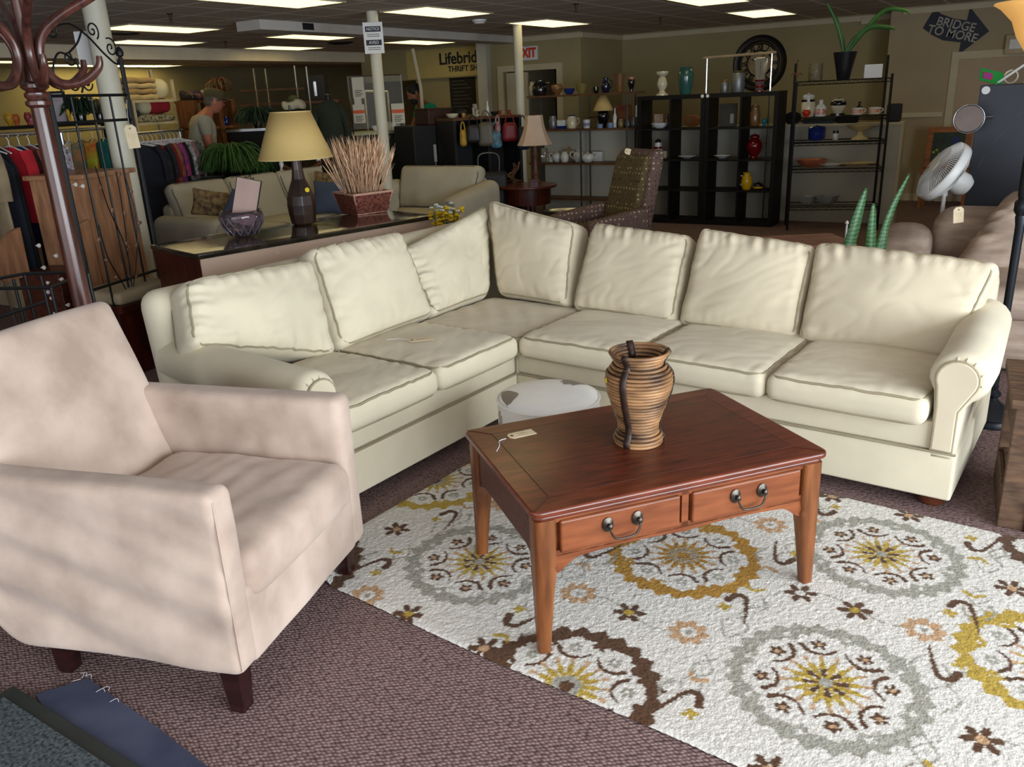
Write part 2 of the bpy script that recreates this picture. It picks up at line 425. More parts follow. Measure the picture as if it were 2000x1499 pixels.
# three round columns
for i, (pc, r) in enumerate(((GD(229, 250, 7.6), 0.088), (G(726, 22.5, CEIL), 0.06), (G(1010, 47, CEIL), 0.06))):
    x, y = pc.x, pc.y
    mb = MB(); mb.lathe([(r, 0), (r, CEIL)], 28, (0, 0, 0))
    lab = ('thick round cream column behind the wooden desk', 'round cream column with the notice sign', 'round cream column in front of the exit doorway')[i]
    o = mb.build('column', M_column); o.location = (x, y, 0); tag_props(o, lab, 'column'); o['kind'] = 'structure'

# fluorescent ceiling panels
M_lamp = bpy.data.materials.new('lit_diffuser'); M_lamp.use_nodes = True
_b = M_lamp.node_tree.nodes['Principled BSDF']; _b.inputs['Base Color'].default_value = (0.8, 0.8, 0.7, 1)
_b.inputs['Emission Color'].default_value = (1.0, 0.80, 0.38, 1); _b.inputs['Emission Strength'].default_value = 2.2
M_frame = mat('panel_frame', hx(190, 180, 160), 0.5)
LP = [((751, 22), (836, 11), (951, 25), (879, 33), 'nearest the notice sign, left of the smoke detector'),
      ((995, 44), (1070, 36), (1146, 46), (1080, 52), 'above the column before the exit doorway'),
      ((1423, 23.6), (1510, 15), (1553, 26), (1471, 34), 'above the big wall clock'),
      ((525, 71), (577, 64.5), (695, 72), (639, 77), 'under the long grey ceiling box, upper one of two'),
      ((480, 93), (527, 87.5), (626, 93), (582, 98), 'touching the cream beam above the desk lamp'),
      ((754, 82.5), (807, 77), (886, 81), (832, 87), 'just right of the notice sign, low in view'),
      ((202, 53), (245, 48), (422, 57), (367, 62), 'right of the thick column, the nearer of two'),
      ((205, 81), (246, 77), (390, 82.5), (350, 88), 'right of the thick column, the farther of two'),
      ((1300, -3), (1375, -14), (1452, -1), (1390, 8), 'cut by the top edge above the dark bookcases'),
      ((450, 1), (520, -8), (606, 0), (545, 5), 'cut by the top edge above the ceiling box')]
lights_xy = []
def ceiling_light(x, y, label):
    t = thing('ceiling_light', label, 'ceiling light', (x, y, CEIL), 0, 'fluorescent ceiling panels')
    a = MB()
    for q in (((-0.31, -0.62), (-0.29, 0.62)), ((0.29, -0.62), (0.31, 0.62)), ((-0.29, -0.62), (0.29, -0.60)), ((-0.29, 0.60), (0.29, 0.62))):
        a.span((q[0][0], q[0][1], -0.012), (q[1][0], q[1][1], -0.0005))
    a.build('frame', M_frame, t, smooth=False)
    MB().span((-0.29, -0.60, -0.010), (0.29, 0.60, -0.002)).build('diffuser', M_lamp, t, smooth=False)
for l, tp, r, b_, lab in LP:
    ps = [G(q[0], q[1], CEIL) for q in (l, tp, r, b_)]
    c = sum(ps, Vector()) / 4; lights_xy.append((c.x, c.y))
    ceiling_light(c.x, c.y, 'added out-of-view lit ceiling panel ' + lab)
for i, (px, py, lab) in enumerate(((20, 120, 'far left, first of the row beyond the cream beam'), (150, 127, 'beyond the beam, between coat stand and thick column'), (260, 131, 'beyond the beam, just right of the thick column'),
                    (8, 140, 'far left, low by the picture edge'), (40, 146, 'far left, small, behind the coat stand hooks'), (155, 139, 'small and far, behind the coat stand hook tips'))):
    p = G(px, py, CEIL); ceiling_light(max(p.x, XFAR + 0.5), p.y, 'added out-of-view lit ceiling panel ' + lab)
for x, y, w_ in ((-3.6, 8.6, 'above the patterned wing chair'), (-1.0, 8.3, 'above the taupe sofa'), (-1.0, 10.9, 'in front of the arrow sign wall'), (-3.6, 5.6, 'above the corner of the cream sofa'), (-6.1, 5.6, 'above the grey sofa')):  # panels added out of view to brighten the middle of the room
    if all(math.hypot(x - a, y - b) > 1.3 for a, b in lights_xy):
        ceiling_light(x, y, 'added out-of-view lit ceiling panel ' + w_)
# sprinklers, smoke detector, round vents
def ceil_item(name, px, py, label, cat, prof, m, drop=0.0, group=None):
    p = G(px, py, CEIL - drop); mb = MB(); mb.lathe([(r, -z) for r, z in prof], 16)
    o = mb.build(name, m); o.location = (p.x, p.y, CEIL); tag_props(o, label, cat, group)
SPR = [(0.03, 0), (0.03, 0.006), (0.012, 0.012), (0.012, 0.05), (0.006, 0.055), (0.006, 0.075), (0.022, 0.08), (0.022, 0.084)]
for px, py, lab in ((333, 35, 'small ceiling sprinkler above the left ceiling panels'), (1125, 15, 'small ceiling sprinkler between the two middle panels'), (1290, 40, 'small ceiling sprinkler near the crown trim of the clock wall'), (440, 86, 'small ceiling sprinkler by the end of the cream beam')):
    ceil_item('sprinkler', px, py, lab, 'sprinkler', SPR, mat('bronze_metal', hx(60, 50, 40), 0.4, metal=0.8), 0.04)
ceil_item('smoke_detector', 936, 42, 'round white smoke detector on the ceiling', 'smoke detector', [(0.09, 0), (0.09, 0.015), (0.07, 0.03), (0.06, 0.045)], M_white, 0.02)
ceil_item('ceiling_speaker', 245, 67, 'dark round ceiling grille between two left panels', 'ceiling grille', [(0.16, 0), (0.16, 0.01), (0.02, 0.02)], M_flag, 0.01)
ceil_item('ceiling_diffuser', 665, 84, 'dark round ceiling diffuser under the grey ceiling box', 'vent', [(0.2, 0), (0.2, 0.01), (0.12, 0.03)], M_flag, 0.01)
# ================================================================== cushions
def cushion(parent, name, Q, T, r=0.035, crown=0.035, m=None, gather=(0, 0, 0, 0), fold=0.004, seed=0, pinch=0.0, piping=True, n=(44, 36, 4), sag=0.0, back_pipe=False, pr=0.006, ripple=None, mp=None):
    """Q: bottom-left, bottom-right, top-right, top-left of the cushion's face; T thickness behind it"""
    A, B, C_, D = [Vector(q) for q in Q]
    W = ((B - A).length + (C_ - D).length) / 2; Hh = ((D - A).length + (C_ - B).length) / 2
    nrm = (B - A).cross(D - A).normalized()
    def place(p):
        s = p.x / (W / 2); t = p.y / (Hh / 2); zz = p.z / (T / 2)
        s2, t2 = s, t
        if pinch:
            s2 = s * (1 - pinch * (1 - t * t)); t2 = t * (1 - pinch * (1 - s * s))
        cs = max(0, 1 - s * s); ct = max(0, 1 - t * t)
        z = p.z
        k = (cs ** 0.6) * (ct ** 0.6)
        z += zz * crown * k
        # side walls swell a little
        e = (1 - zz * zz)
        s2 *= 1 + 0.012 * e; t2 *= 1 + 0.012 * e
        if zz > 0.2:
            P3 = Vector((p.x * 2.2 + seed * 7.1, p.y * 3.4, seed))
            z += fold * 2.4 * (noise.noise(P3 * 1.4)) * k
            rd = Vector((p.x * 3.2 + p.y * 4.5 + seed * 1.7, p.y * 9 - p.x * 6.5, seed))
            z -= fold * 0.75 * max(0, 0.22 - abs(noise.noise(rd))) / 0.22 * (1 - 0.55 * k)
            P4 = Vector((p.x * 5 + p.y * 7 + seed, p.y * 13 - p.x * 9, seed * 3.3))
            z += fold * 0.8 * noise.noise(P4) * (1 - 0.85 * k)
            gt, gb, gl, gr = gather
            dT = (1 - t) * Hh / 2; dB = (1 + t) * Hh / 2; dL = (1 + s) * W / 2; dR = (1 - s) * W / 2
            if gt: z += 1.7 * gt * math.exp(-((dT - 0.035) / 0.05) ** 2) * noise.noise(Vector((p.x * 24 + p.y * 5, seed, 1)))
            if gb: z += gb * math.exp(-((dB - 0.03) / 0.05) ** 2) * noise.noise(Vector((p.x * 24, seed, 2)))
            if gl: z += 1.7 * gl * math.exp(-((dL - 0.03) / 0.06) ** 2) * noise.noise(Vector((p.y * 24 + p.x * 6, seed, 3)))
            if gr: z += 1.7 * gr * math.exp(-((dR - 0.03) / 0.06) ** 2) * noise.noise(Vector((p.y * 24 - p.x * 6, seed, 4)))
            if ripple: z += ripple(s, t)
        z -= sag * (1 - s * s) * (1 - t * t)
        a = (s2 + 1) / 2; b = (t2 + 1) / 2
        return A * (1 - a) * (1 - b) + B * a * (1 - b) + C_ * a * b + D * (1 - a) * b + nrm * (z - T / 2)
    mb = MB(); mb.softbox((0, 0, 0), (W / 2, Hh / 2, T / 2), r, n, place)
    o = mb.build(name, m or M_cream, parent, ang=0)
    if piping:
        rc = r * 1.3
        def outline(zz, off):
            pts = []
            hw, hh = W / 2 - r * 0.30 + off, Hh / 2 - r * 0.30 + off
            for cx, cy, a0 in ((hw - rc, hh - rc, 0), (-hw + rc, hh - rc, 90), (-hw + rc, -hh + rc, 180), (hw - rc, -hh + rc, 270)):
                for k in range(6):
                    a = math.radians(a0 + 18 * k); pts.append((cx + rc * math.cos(a), cy + rc * math.sin(a)))
            full = []
            for i, p in enumerate(pts):
                q = pts[(i + 1) % len(pts)]; d = math.hypot(q[0] - p[0], q[1] - p[1]); k = max(1, int(d / 0.025))
                for j in range(k): full.append(place(Vector((p[0] + (q[0] - p[0]) * j / k, p[1] + (q[1] - p[1]) * j / k, zz))))
            return full
        pb = MB(); pb.tube(outline(T / 2 - r * 0.28, 0.0), pr, 6, closed=True)
        if back_pipe: pb.tube(outline(-T / 2 + r * 0.28, 0.0), pr, 6, closed=True)
        pb.build('piping', mp or M_pipe, o)
    return o

# ================================================================== cream sectional sofa
SO, SA = Vector((-2.188, 3.523, 0)), math.radians(-4.5)
sofa = thing('sectional_sofa', 'cream L-shaped sectional sofa with loose back pillows wrapping the coffee table', 'sofa', SO, SA)
def rollarm(parent, axis, c0, sgn, length, front, inner, m):
    """rolled arm; profile in (w outward, z), swept backwards from the front. axis 'v': runs along +v at u=inner; 'u': along -u at v=inner"""
    prof = []
    rc, cz, cw = 0.104, 0.566, 0.078
    prof += [(0.0, 0.30), (0.0, 0.42), (-0.008, 0.50)]
    for k in range(15):
        a = math.radians(190 - 18.0 * k); prof.append((cw + rc * math.cos(a) * 1.05, cz + rc * math.sin(a)))
    prof += [(0.112, 0.45), (0.105, 0.36), (0.10, 0.29), (0.10, 0.24), (0.0, 0.24)]
    np_ = len(prof)
    def pt(w_, z, d):
        if axis == 'v': return Vector((inner + w_ * sgn, front + d, z))
        return Vector((front - d, inner + w_ * sgn, z))
    ds = [0.0, 0.006, 0.018, 0.035, 0.06] + [0.06 + (length - 0.06) * i / 14 for i in range(1, 15)]
    vs = []
    for d in ds:
        k = 1.0 if d >= 0.045 else math.sqrt(max(0, 1 - (1 - d / 0.045) ** 2))
        for (w_, z) in prof:
            if z > 0.44: cx_, cz_ = cw, cz
            else: cx_, cz_ = 0.05, z
            ins = 1 - (1 - k) * 0.32
            ww = cx_ + (w_ - cx_) * ins; zz = cz_ + (z - cz_) * ins
            rise = 0.008 * math.sin(min(1, d / length) * PI * 0.55) if z > 0.45 else 0
            flare = (0.015 * min(1, d / 0.2) - 0.055 * d / length) * (1 if z > 0.44 and w_ > 0.04 else 0.6)
            vs.append(pt(ww + flare, zz + rise, d))
    fs = []
    for i in range(len(ds) - 1):
        for j in range(np_):
            a = i * np_ + j; b = i * np_ + (j + 1) % np_
            fs.append((a, b, b + np_, a + np_))
    fs.append(tuple(range(np_ - 1, -1, -1))); fs.append(tuple((len(ds) - 1) * np_ + j for j in range(np_)))
    mb = MB(); mb.add(vs, fs)
    o = mb.build('arm', m, parent, ang=50)
    # front panel with its scroll, and the welt round it
    pan = []
    for k in range(13):
        a = math.radians(205 - 19 * k); pan.append((cw - 0.005 + 0.074 * math.cos(a), cz + 0.074 * math.sin(a)))
    pan += [(0.088, 0.44), (0.088, 0.272), (0.012, 0.272), (0.014, 0.45)]
    mb = MB(); mb.prism(pan, 0.022, lambda x, y, z: pt(x, y, -0.014 + z) if True else None)
    f = mb.build('front_panel', M_cream2, o, smooth=True, bevel=0.007, bseg=3, ang=60)
    wl = MB(); wl.tube([pt(x, y, -0.008) for x, y in pan], 0.0045, 6, closed=True)
    wl.build('piping', M_pipe, o)
    # pleats gathered into the scroll
    for a in (100, 78, 55, 20, -10):
        a = math.radians(a); pl = MB()
        pl.tube([pt(cw + rr * math.cos(a), cz + rr * math.sin(a), dd) for rr, dd in ((0.078, -0.004), (0.085, 0.004), (0.092, 0.018))], [0.003, 0.004, 0.001], 5)
        pl.build('pleat', m, o)
    return o
rollarm(sofa, 'v', None, 1, 0.92, 0.0, 1.985, M_cream)
rollarm(sofa, 'u', None, -1, 1.02, 0.03, -1.275, M_cream)
# bases with the seam below the seats
def base_piece(a, b):
    mb = MB(); mb.span(a, b); return mb
bs = MB(); bs.softbox((1.0, 0.48, 0.16), (1.09, 0.48, 0.10), 0.012, (6, 6, 2)); bs.softbox((0.985, 0.485, 0.32), (1.07, 0.475, 0.058), 0.012, (6, 6, 2))
bs.softbox((-0.50, -0.215, 0.16), (0.50, 1.175, 0.10), 0.012, (6, 6, 2)); bs.softbox((-0.505, -0.20, 0.32), (0.495, 1.15, 0.058), 0.012, (6, 6, 2))
bs.softbox((-0.5, 0.5, 0.2), (0.5, 0.5, 0.14), 0.01, (3, 3, 2))
bs.build('seat_base', M_cream, sofa)
sm = MB(); sm.tube([(0.0, -0.003, 0.261), (2.088, -0.003, 0.261)], 0.005, 6); sm.tube([(0.003, 0, 0.261), (0.003, -1.36, 0.261)], 0.005, 6); sm.tube([(-0.002, -0.002, 0.065), (0.0, -0.002, 0.37)], 0.005, 6)
sm.build('piping', M_pipe, sofa)
# back frames
bk = MB(); bk.softbox((-0.99, -0.15, 0.475), (0.095, 1.255, 0.415), 0.085, (3, 16, 6), lambda p: Vector((p.x - 0.10 * max(0, p.z) , p.y, p.z)))
bk.build('back_frame', M_cream, sofa)
bk2 = MB(); bk2.softbox((0.52, 1.0, 0.435), (1.53, 0.095, 0.375), 0.075, (16, 3, 6))
bk2.build('back_frame', M_cream2, sofa)
for p in ((2.01, 0.10), (2.01, 0.9), (0.05, 0.9), (-0.06, -1.28), (-0.95, -1.28), (-0.95, 0.9)):
    f = MB(); f.lathe([(0.045, 0.002), (0.052, 0.012), (0.066, 0.05), (0.06, 0.063)], 24, (p[0], p[1], 0)); f.build('foot', M_foot, sofa)
# seat cushions, right run
for i, (u0, u1) in enumerate(((0.045, 0.69), (0.70, 1.335), (1.345, 1.972))):
    cushion(sofa, 'seat_cushion', [(u0, -0.05, 0.488), (u1, -0.05, 0.485), (u1, 0.66, 0.482), (u0, 0.66, 0.482)], 0.118, 0.04, 0.028, M_cream, gather=(0, 0.004, 0.003, 0.003), fold=0.005, seed=i + 1, back_pipe=True)
# left run
for i, (v0, v1) in enumerate(((-1.262, -0.672), (-0.662, -0.045))):
    cushion(sofa, 'seat_cushion', [(0.055, v0, 0.488), (0.055, v1, 0.488), (-0.66, v1, 0.482), (-0.66, v0, 0.482)], 0.118, 0.04, 0.028, M_cream, gather=(0, 0.004, 0.003, 0.003), fold=0.005, seed=i + 6, back_pipe=True)
# flat corner seat with long creases
cushion(sofa, 'seat_cushion', [(-0.66, -0.02, 0.468), (0.035, -0.02, 0.468), (0.035, 0.66, 0.468), (-0.66, 0.66, 0.468)], 0.11, 0.03, 0.012, M_cream2, fold=0.004, seed=11,
        ripple=lambda s, t: 0.003 * math.sin(14 * (s + t * 0.6) + 2 * math.sin(2 * t)) * max(0, 1 - abs(t)))
# back pillows, right run
g4 = (0.016, 0.006, 0.006, 0.008)
cushion(sofa, 'back_cushion', [(1.285, 0.53, 0.47), (1.96, 0.55, 0.47), (2.07, 0.765, 0.885), (1.265, 0.79, 0.925)], 0.17, 0.05, 0.055, M_cream2, gather=g4, fold=0.008, seed=21, pinch=0.01, back_pipe=True)
cushion(sofa, 'back_cushion', [(0.655, 0.53, 0.485), (1.275, 0.54, 0.47), (1.262, 0.80, 0.905), (0.655, 0.79, 0.960)], 0.17, 0.05, 0.055, M_cream2, gather=g4, fold=0.008, seed=22, pinch=0.02, back_pipe=True)
cushion(sofa, 'back_cushion', [(-0.01, 0.545, 0.49), (0.64, 0.535, 0.485), (0.61, 0.79, 0.915), (-0.01, 0.80, 0.955)], 0.17, 0.05, 0.055, M_cream2, gather=g4, fold=0.008, seed=23, pinch=0.02, back_pipe=True)
cushion(sofa, 'back_cushion', [(-0.575, 0.60, 0.50), (-0.045, 0.565, 0.495), (-0.105, 0.79, 0.935), (-0.80, 0.83, 1.05)], 0.17, 0.05, 0.06, M_cream2, gather=g4, fold=0.008, seed=24, pinch=0.02, back_pipe=True)
# left run
cushion(sofa, 'back_cushion', [(-0.60, 0.06, 0.50), (-0.61, 0.60, 0.50), (-0.84, 0.93, 1.01), (-0.82, 0.04, 0.86)], 0.17, 0.05, 0.05, M_cream, gather=(0.012, 0.006, 0.02, 0.006), fold=0.012, seed=25, pinch=0.02, back_pipe=True)
cushion(sofa, 'back_cushion', [(-0.585, -0.665, 0.49), (-0.60, 0.065, 0.50), (-0.82, 0.085, 0.965), (-0.845, -0.57, 0.975)], 0.17, 0.05, 0.06, M_cream, gather=g4, fold=0.008, seed=26, pinch=0.02, back_pipe=True)
cushion(sofa, 'back_cushion', [(-0.68, -1.42, 0.70), (-0.575, -0.70, 0.47), (-0.81, -0.58, 0.925), (-0.83, -1.31, 0.955)], 0.17, 0.05, 0.06, M_cream, gather=(0.012, 0.03, 0.01, 0.006), fold=0.010, seed=27, pinch=0.01, back_pipe=True)

# price tag on the left seat
_p = G(822, 664, 0.522)
price_tag('manila price tag lying on the left seat of the cream sofa', (_p.x, _p.y, 0.523), G(850, 661, 0.522) - G(796, 667, 0.522), string=[G(800, 664, 0.524), G(780, 662, 0.524), G(755, 664, 0.524)], L=0.12, W=0.052)

# ================================================================== pink armchair
PH = math.radians(16)
CO = Vector((-1.69, 1.20, 0))
chair = thing('armchair', 'dusty pink microsuede armchair with dark square legs on the brown carpet', 'armchair', CO, PH)
def drape(p, amp=0.006, seed=0.0):
    return amp * noise.noise(Vector((p.x * 2.2 + p.z * 3.0 + seed, p.y * 2, p.z * 11 + p.x * 3.5 + seed)))
# local: x backwards is negative, y from the near side (0) to the far side (0.80)
def near_arm(p):
    q = p.copy()
    # lean of the side, rounded lower back corner
    if p.z < 0 and p.x < -0.30: q.z += 0.10 * ((-0.30 - p.x) / 0.12) ** 2 * (-p.z / 0.29)
    q.y += drape(p, 0.022, 3) * (1 if p.y < 0 else 0.2) + 0.018 * (p.z / 0.29 - 1) * 0
    q.x += -0.05 * (p.z / 0.29 + 1) * max(0, (-p.x) / 0.42)
    return q
mb = MB(); mb.softbox((-0.425, 0.05, 0.425), (0.425, 0.052, 0.285), 0.032, (40, 3, 30), near_arm); mb.build('arm', M_pink, chair)
def far_arm(p):
    q = p.copy(); q.y += (0.010 * noise.noise(Vector((p.x * 7, 1, p.z * 6))) + 0.006 * noise.noise(Vector((p.x * 16, 4, p.z * 9)))) * (1 if p.y < 0 else 0.2)
    q.x += -0.05 * (p.z / 0.29 + 1) * max(0, (-p.x) / 0.42)
    return q
mb = MB(); mb.softbox((-0.425, 0.765, 0.425), (0.425, 0.055, 0.285), 0.034, (40, 3, 26), far_arm); mb.build('arm', M_pink, chair)
wl = MB()
wl.tube([(-0.004, 0.012, 0.16), (-0.002, 0.010, 0.40), (-0.004, 0.012, 0.685), (-0.02, 0.016, 0.700), (-0.25, 0.016, 0.703), (-0.6, 0.016, 0.703), (-0.86, 0.016, 0.70)], 0.0032, 6)
wl.build('piping', M_pink, chair)
mb = MB(); mb.softbox((-0.06, 0.405, 0.265), (0.062, 0.335, 0.125), 0.022, (4, 26, 8), lambda p: p + Vector((0.004 * noise.noise(Vector((p.y * 5, p.z * 5, 2))), 0, 0)))
mb.softbox((-0.44, 0.405, 0.245), (0.40, 0.335, 0.105), 0.02, (6, 6, 3)); mb.build('seat_rail', M_pink, chair)
def seatfn(p):
    q = p.copy(); cx = 1 - (p.x / 0.345) ** 2; cy = 1 - (p.y / 0.315) ** 2
    if p.z > 0: q.z += 0.035 * max(0, cy) ** 0.5 * (0.4 + 0.6 * max(0, cx) ** 0.5) + 0.006 * noise.noise(Vector((p.x * 6 + p.y * 4, p.y * 9 - p.x * 5, 5))) + 0.004 * noise.noise(Vector((p.x * 18, p.y * 7, 9)))
    if p.x > 0.2: q.x += 0.018 * max(0, cy) ** 0.5 * ((p.x - 0.2) / 0.14)
    return q
mb = MB(); mb.softbox((-0.325, 0.405, 0.405), (0.345, 0.315, 0.075), 0.05, (34, 30, 6), seatfn); mb.build('seat_cushion', M_pink, chair)
def backfn(p):
    q = p.copy()
    if p.x > 0: q.x += 0.035 * (1 - (p.y / 0.40) ** 2) * (1 - (p.z / 0.36) ** 2) + 0.003 * noise.noise(Vector((p.y * 5, p.z * 5, 3)))
    q.y *= 1 + 0.065 * (p.z / 0.36)
    if p.z > 0.25: q.z -= 0.012 * (p.y / 0.4) ** 2
    return q
LB = math.radians(-22)
mb = MB(); mb.softbox((-0.86, 0.418, 0.672), (0.075, 0.377, 0.36), 0.038, (6, 30, 28), backfn, ry(LB)); mb.build('backrest', M_pink, chair)
mb = MB(); mb.softbox((-0.82, 0.41, 0.34), (0.06, 0.39, 0.20), 0.03, (4, 12, 8), None, ry(math.radians(-12))); mb.build('back_panel', M_pink, chair)
def sqleg(x, y, tz=0.165):
    f = MB(); vs = []
    for z, h_ in ((0, 0.024), (tz, 0.033)):
        for sx, sy in ((-1, -1), (1, -1), (1, 1), (-1, 1)): vs.append((x + sx * h_, y + sy * h_, z))
    f.add(vs, [(3, 2, 1, 0), (4, 5, 6, 7), (0, 1, 5, 4), (1, 2, 6, 5), (2, 3, 7, 6), (3, 0, 4, 7)])
    f.build('leg', M_darkwood, chair, smooth=False, bevel=0.003)
for x, y in ((-0.055, 0.045), (-0.70, 0.085), (-0.075, 0.765), (-0.70, 0.74)): sqleg(x, y)

# ================================================================== coffee table
TYAW = YAW + math.radians(18.805)
tA, tB = Vector((-1.095, 1.812, 0)), Vector((-0.439, 2.622, 0))
T0 = tA; TL, TW, TZ = 1.045, 0.705, 0.498
M_ttop = wood('mahogany_top', hx(64, 24, 14), hx(104, 44, 26), 0.33, 2.6, (3, 22, 20), coat=0.25)
M_ttop2 = wood('mahogany_border', hx(78, 30, 16), hx(116, 52, 30), 0.33, 2.6, (3, 22, 20), coat=0.25)
M_tfront = wood('cherry_front', hx(100, 48, 22), hx(138, 76, 40), 0.38, 2.2, (2, 14, 14), coat=0.1)
M_tleg = wood('cherry_leg', hx(90, 48, 20), hx(138, 82, 42), 0.38, 2.0, (14, 14, 2), coat=0.1)
M_tside = wood('shaded_side_wood', hx(60, 28, 20), hx(92, 48, 34), 0.45, 2.6, (3, 20, 20))  # table wood with the shade on its ends put into the colour
M_pewter = mat('antique_pewter', hx(84, 78, 72), 0.36, metal=0.9, var=0.15, vscale=60)
table = thing('coffee_table', 'reddish brown wooden coffee table with two drawers on the floral rug', 'coffee table', T0 + Vector((0, 0, 0.012)), TYAW)
def rrect(x0, y0, x1, y1, r, n=6):
    out = []
    for cx, cy, a0 in ((x1 - r, y1 - r, 0), (x0 + r, y1 - r, 90), (x0 + r, y0 + r, 180), (x1 - r, y0 + r, 270)):
        for k in range(n + 1):
            a = math.radians(a0 + 90 * k / n); out.append((cx + r * math.cos(a), cy + r * math.sin(a)))
    return out
tt = MB(); tt.prism([(x, y) for x, y in rrect(0, 0, TL, TW, 0.035)], 0.022, lambda x, y, z: Vector((x, y, TZ - 0.023 + z)))
top = tt.build('tabletop', M_ttop2, table, bevel=0.008, bseg=4, ang=30)
b = 0.085; inn = MB(); inn.span((b, b, TZ - 0.002), (TL - b, TW - b, TZ + 0.0004)); inn.build('veneer_panel', M_ttop, top, smooth=False)
ln = MB()
for (a_, c_) in (((b, b), (TL - b, b)), ((TL - b, b), (TL - b, TW - b)), ((TL - b, TW - b), (b, TW - b)), ((b, TW - b), (b, b)), ((0.012, 0.012), (b, b)), ((TL - 0.012, 0.012), (TL - b, b)), ((TL - 0.012, TW - 0.012), (TL - b, TW - b)), ((0.012, TW - 0.012), (b, TW - b))):
    ln.tube([(a_[0], a_[1], TZ - 0.0004), (c_[0], c_[1], TZ - 0.0004)], 0.0012, 4)
ln.build('inlay_line', mat('dark_inlay', hx(66, 28, 16), 0.4), top)
ed = MB(); ed.prism(rrect(0.012, 0.012, TL - 0.012, TW - 0.012, 0.03), 0.016, lambda x, y, z: Vector((x, y, TZ - 0.040 + z)))
ed.build('top_moulding', M_ttop2, top, bevel=0.006, bseg=3, ang=30)
# aprons: body 0.16 high
AZ1, AZ0 = TZ - 0.04, TZ - 0.205
ap = MB()
ap.span((0.045, 0.03, AZ1 - 0.02), (TL - 0.045, 0.05, AZ1))
ap.span((0.045, 0.03, AZ0 + 0.03), (TL - 0.045, 0.05, AZ0 + 0.05))
ap.span((TL / 2 - 0.012, 0.03, AZ0 + 0.03), (TL / 2 + 0.012, 0.05, AZ1))
# scalloped lower edge of the front rail
xs = [0.045 + (TL - 0.09) * i / 60 for i in range(61)]
def scal(x):
    t = (x - 0.045) / (TL - 0.09); m_ = min(t, 1 - t)
    if m_ < 0.03: return AZ0 - 0.03
    if m_ < 0.12: return AZ0 - 0.03 + 0.045 * (0.5 - 0.5 * math.cos(PI * (m_ - 0.03) / 0.09))
    return AZ0 + 0.015 + 0.008 * math.sin(PI * min(1, (m_ - 0.12) / 0.38))
vs = []; fs = []
for i, x in enumerate(xs): vs += [(x, 0.03, scal(x)), (x, 0.05, scal(x)), (x, 0.05, AZ0 + 0.035), (x, 0.03, AZ0 + 0.035)]
for i in range(60):
    a_ = 4 * i
    for k in range(4): fs.append((a_ + k, a_ + (k + 1) % 4, a_ + 4 + (k + 1) % 4, a_ + 4 + k))
ap.add(vs, fs); ap.span((0.05, 0.045, AZ0 + 0.02), (TL - 0.05, 0.05, AZ1))
ap.build('front_apron', M_tfront, table, smooth=False)
for x in (0.028, TL - 0.043):
    sd = MB()
    vs = []; fs = []
    for i in range(31):
        t = i / 30; y = 0.045 + (TW - 0.09) * t; z = AZ0 - 0.02 + 0.05 * min(1, 6 * min(t, 1 - t)) ** 0.6
        vs += [(x, y, z), (x + 0.015, y, z), (x + 0.015, y, AZ1), (x, y, AZ1)]
    for i in range(30):
        a_ = 4 * i
        for k in range(4): fs.append((a_ + k, a_ + 4 + k, a_ + 4 + (k + 1) % 4, a_ + (k + 1) % 4))
    sd.add(vs, fs)
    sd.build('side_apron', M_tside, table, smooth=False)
MB().span((0.045, TW - 0.05, AZ0), (TL - 0.045, TW - 0.035, AZ1)).build('back_apron', M_tfront, table, smooth=False)
# legs: quarter turned posts that step in below the apron and taper
def tleg(x, y, sx, sy):
    vs = []; fs = []; prof = [(0.0, 0.040), (0.004, 0.040), (0.06, 0.044), (0.20, 0.056), (0.255, 0.062), (0.275, 0.067), (0.29, 0.060), (0.305, 0.064), (0.32, 0.066), (AZ1, 0.066)]
    n = 12
    for z, s in prof:
        s = s * 1.02; pts = []
        for (cx, cy) in rrect(0, 0, s, s, 0.012, 2): pts.append((cx, cy))
        # outer corner well rounded
        for cx, cy in pts:
            vs.append((x + sx * cx, y + sy * cy, z))
    m_ = len(rrect(0, 0, 1, 1, 0.1, 2))
    for i in range(len(prof) - 1):
        for j in range(m_): fs.append((i * m_ + j, i * m_ + (j + 1) % m_, (i + 1) * m_ + (j + 1) % m_, (i + 1) * m_ + j))
    fs.append(tuple(range(m_ - 1, -1, -1))); fs.append(tuple((len(prof) - 1) * m_ + j for j in range(m_)))
    if sx * sy < 0: fs = [tuple(reversed(f)) for f in fs]
    mb = MB(); mb.add(vs, fs); mb.build('leg', M_tleg, table, ang=50)
tleg(0.014, 0.014, 1, 1); tleg(TL - 0.014, 0.014, -1, 1); tleg(0.014, TW - 0.014, 1, -1); tleg(TL - 0.014, TW - 0.014, -1, -1)
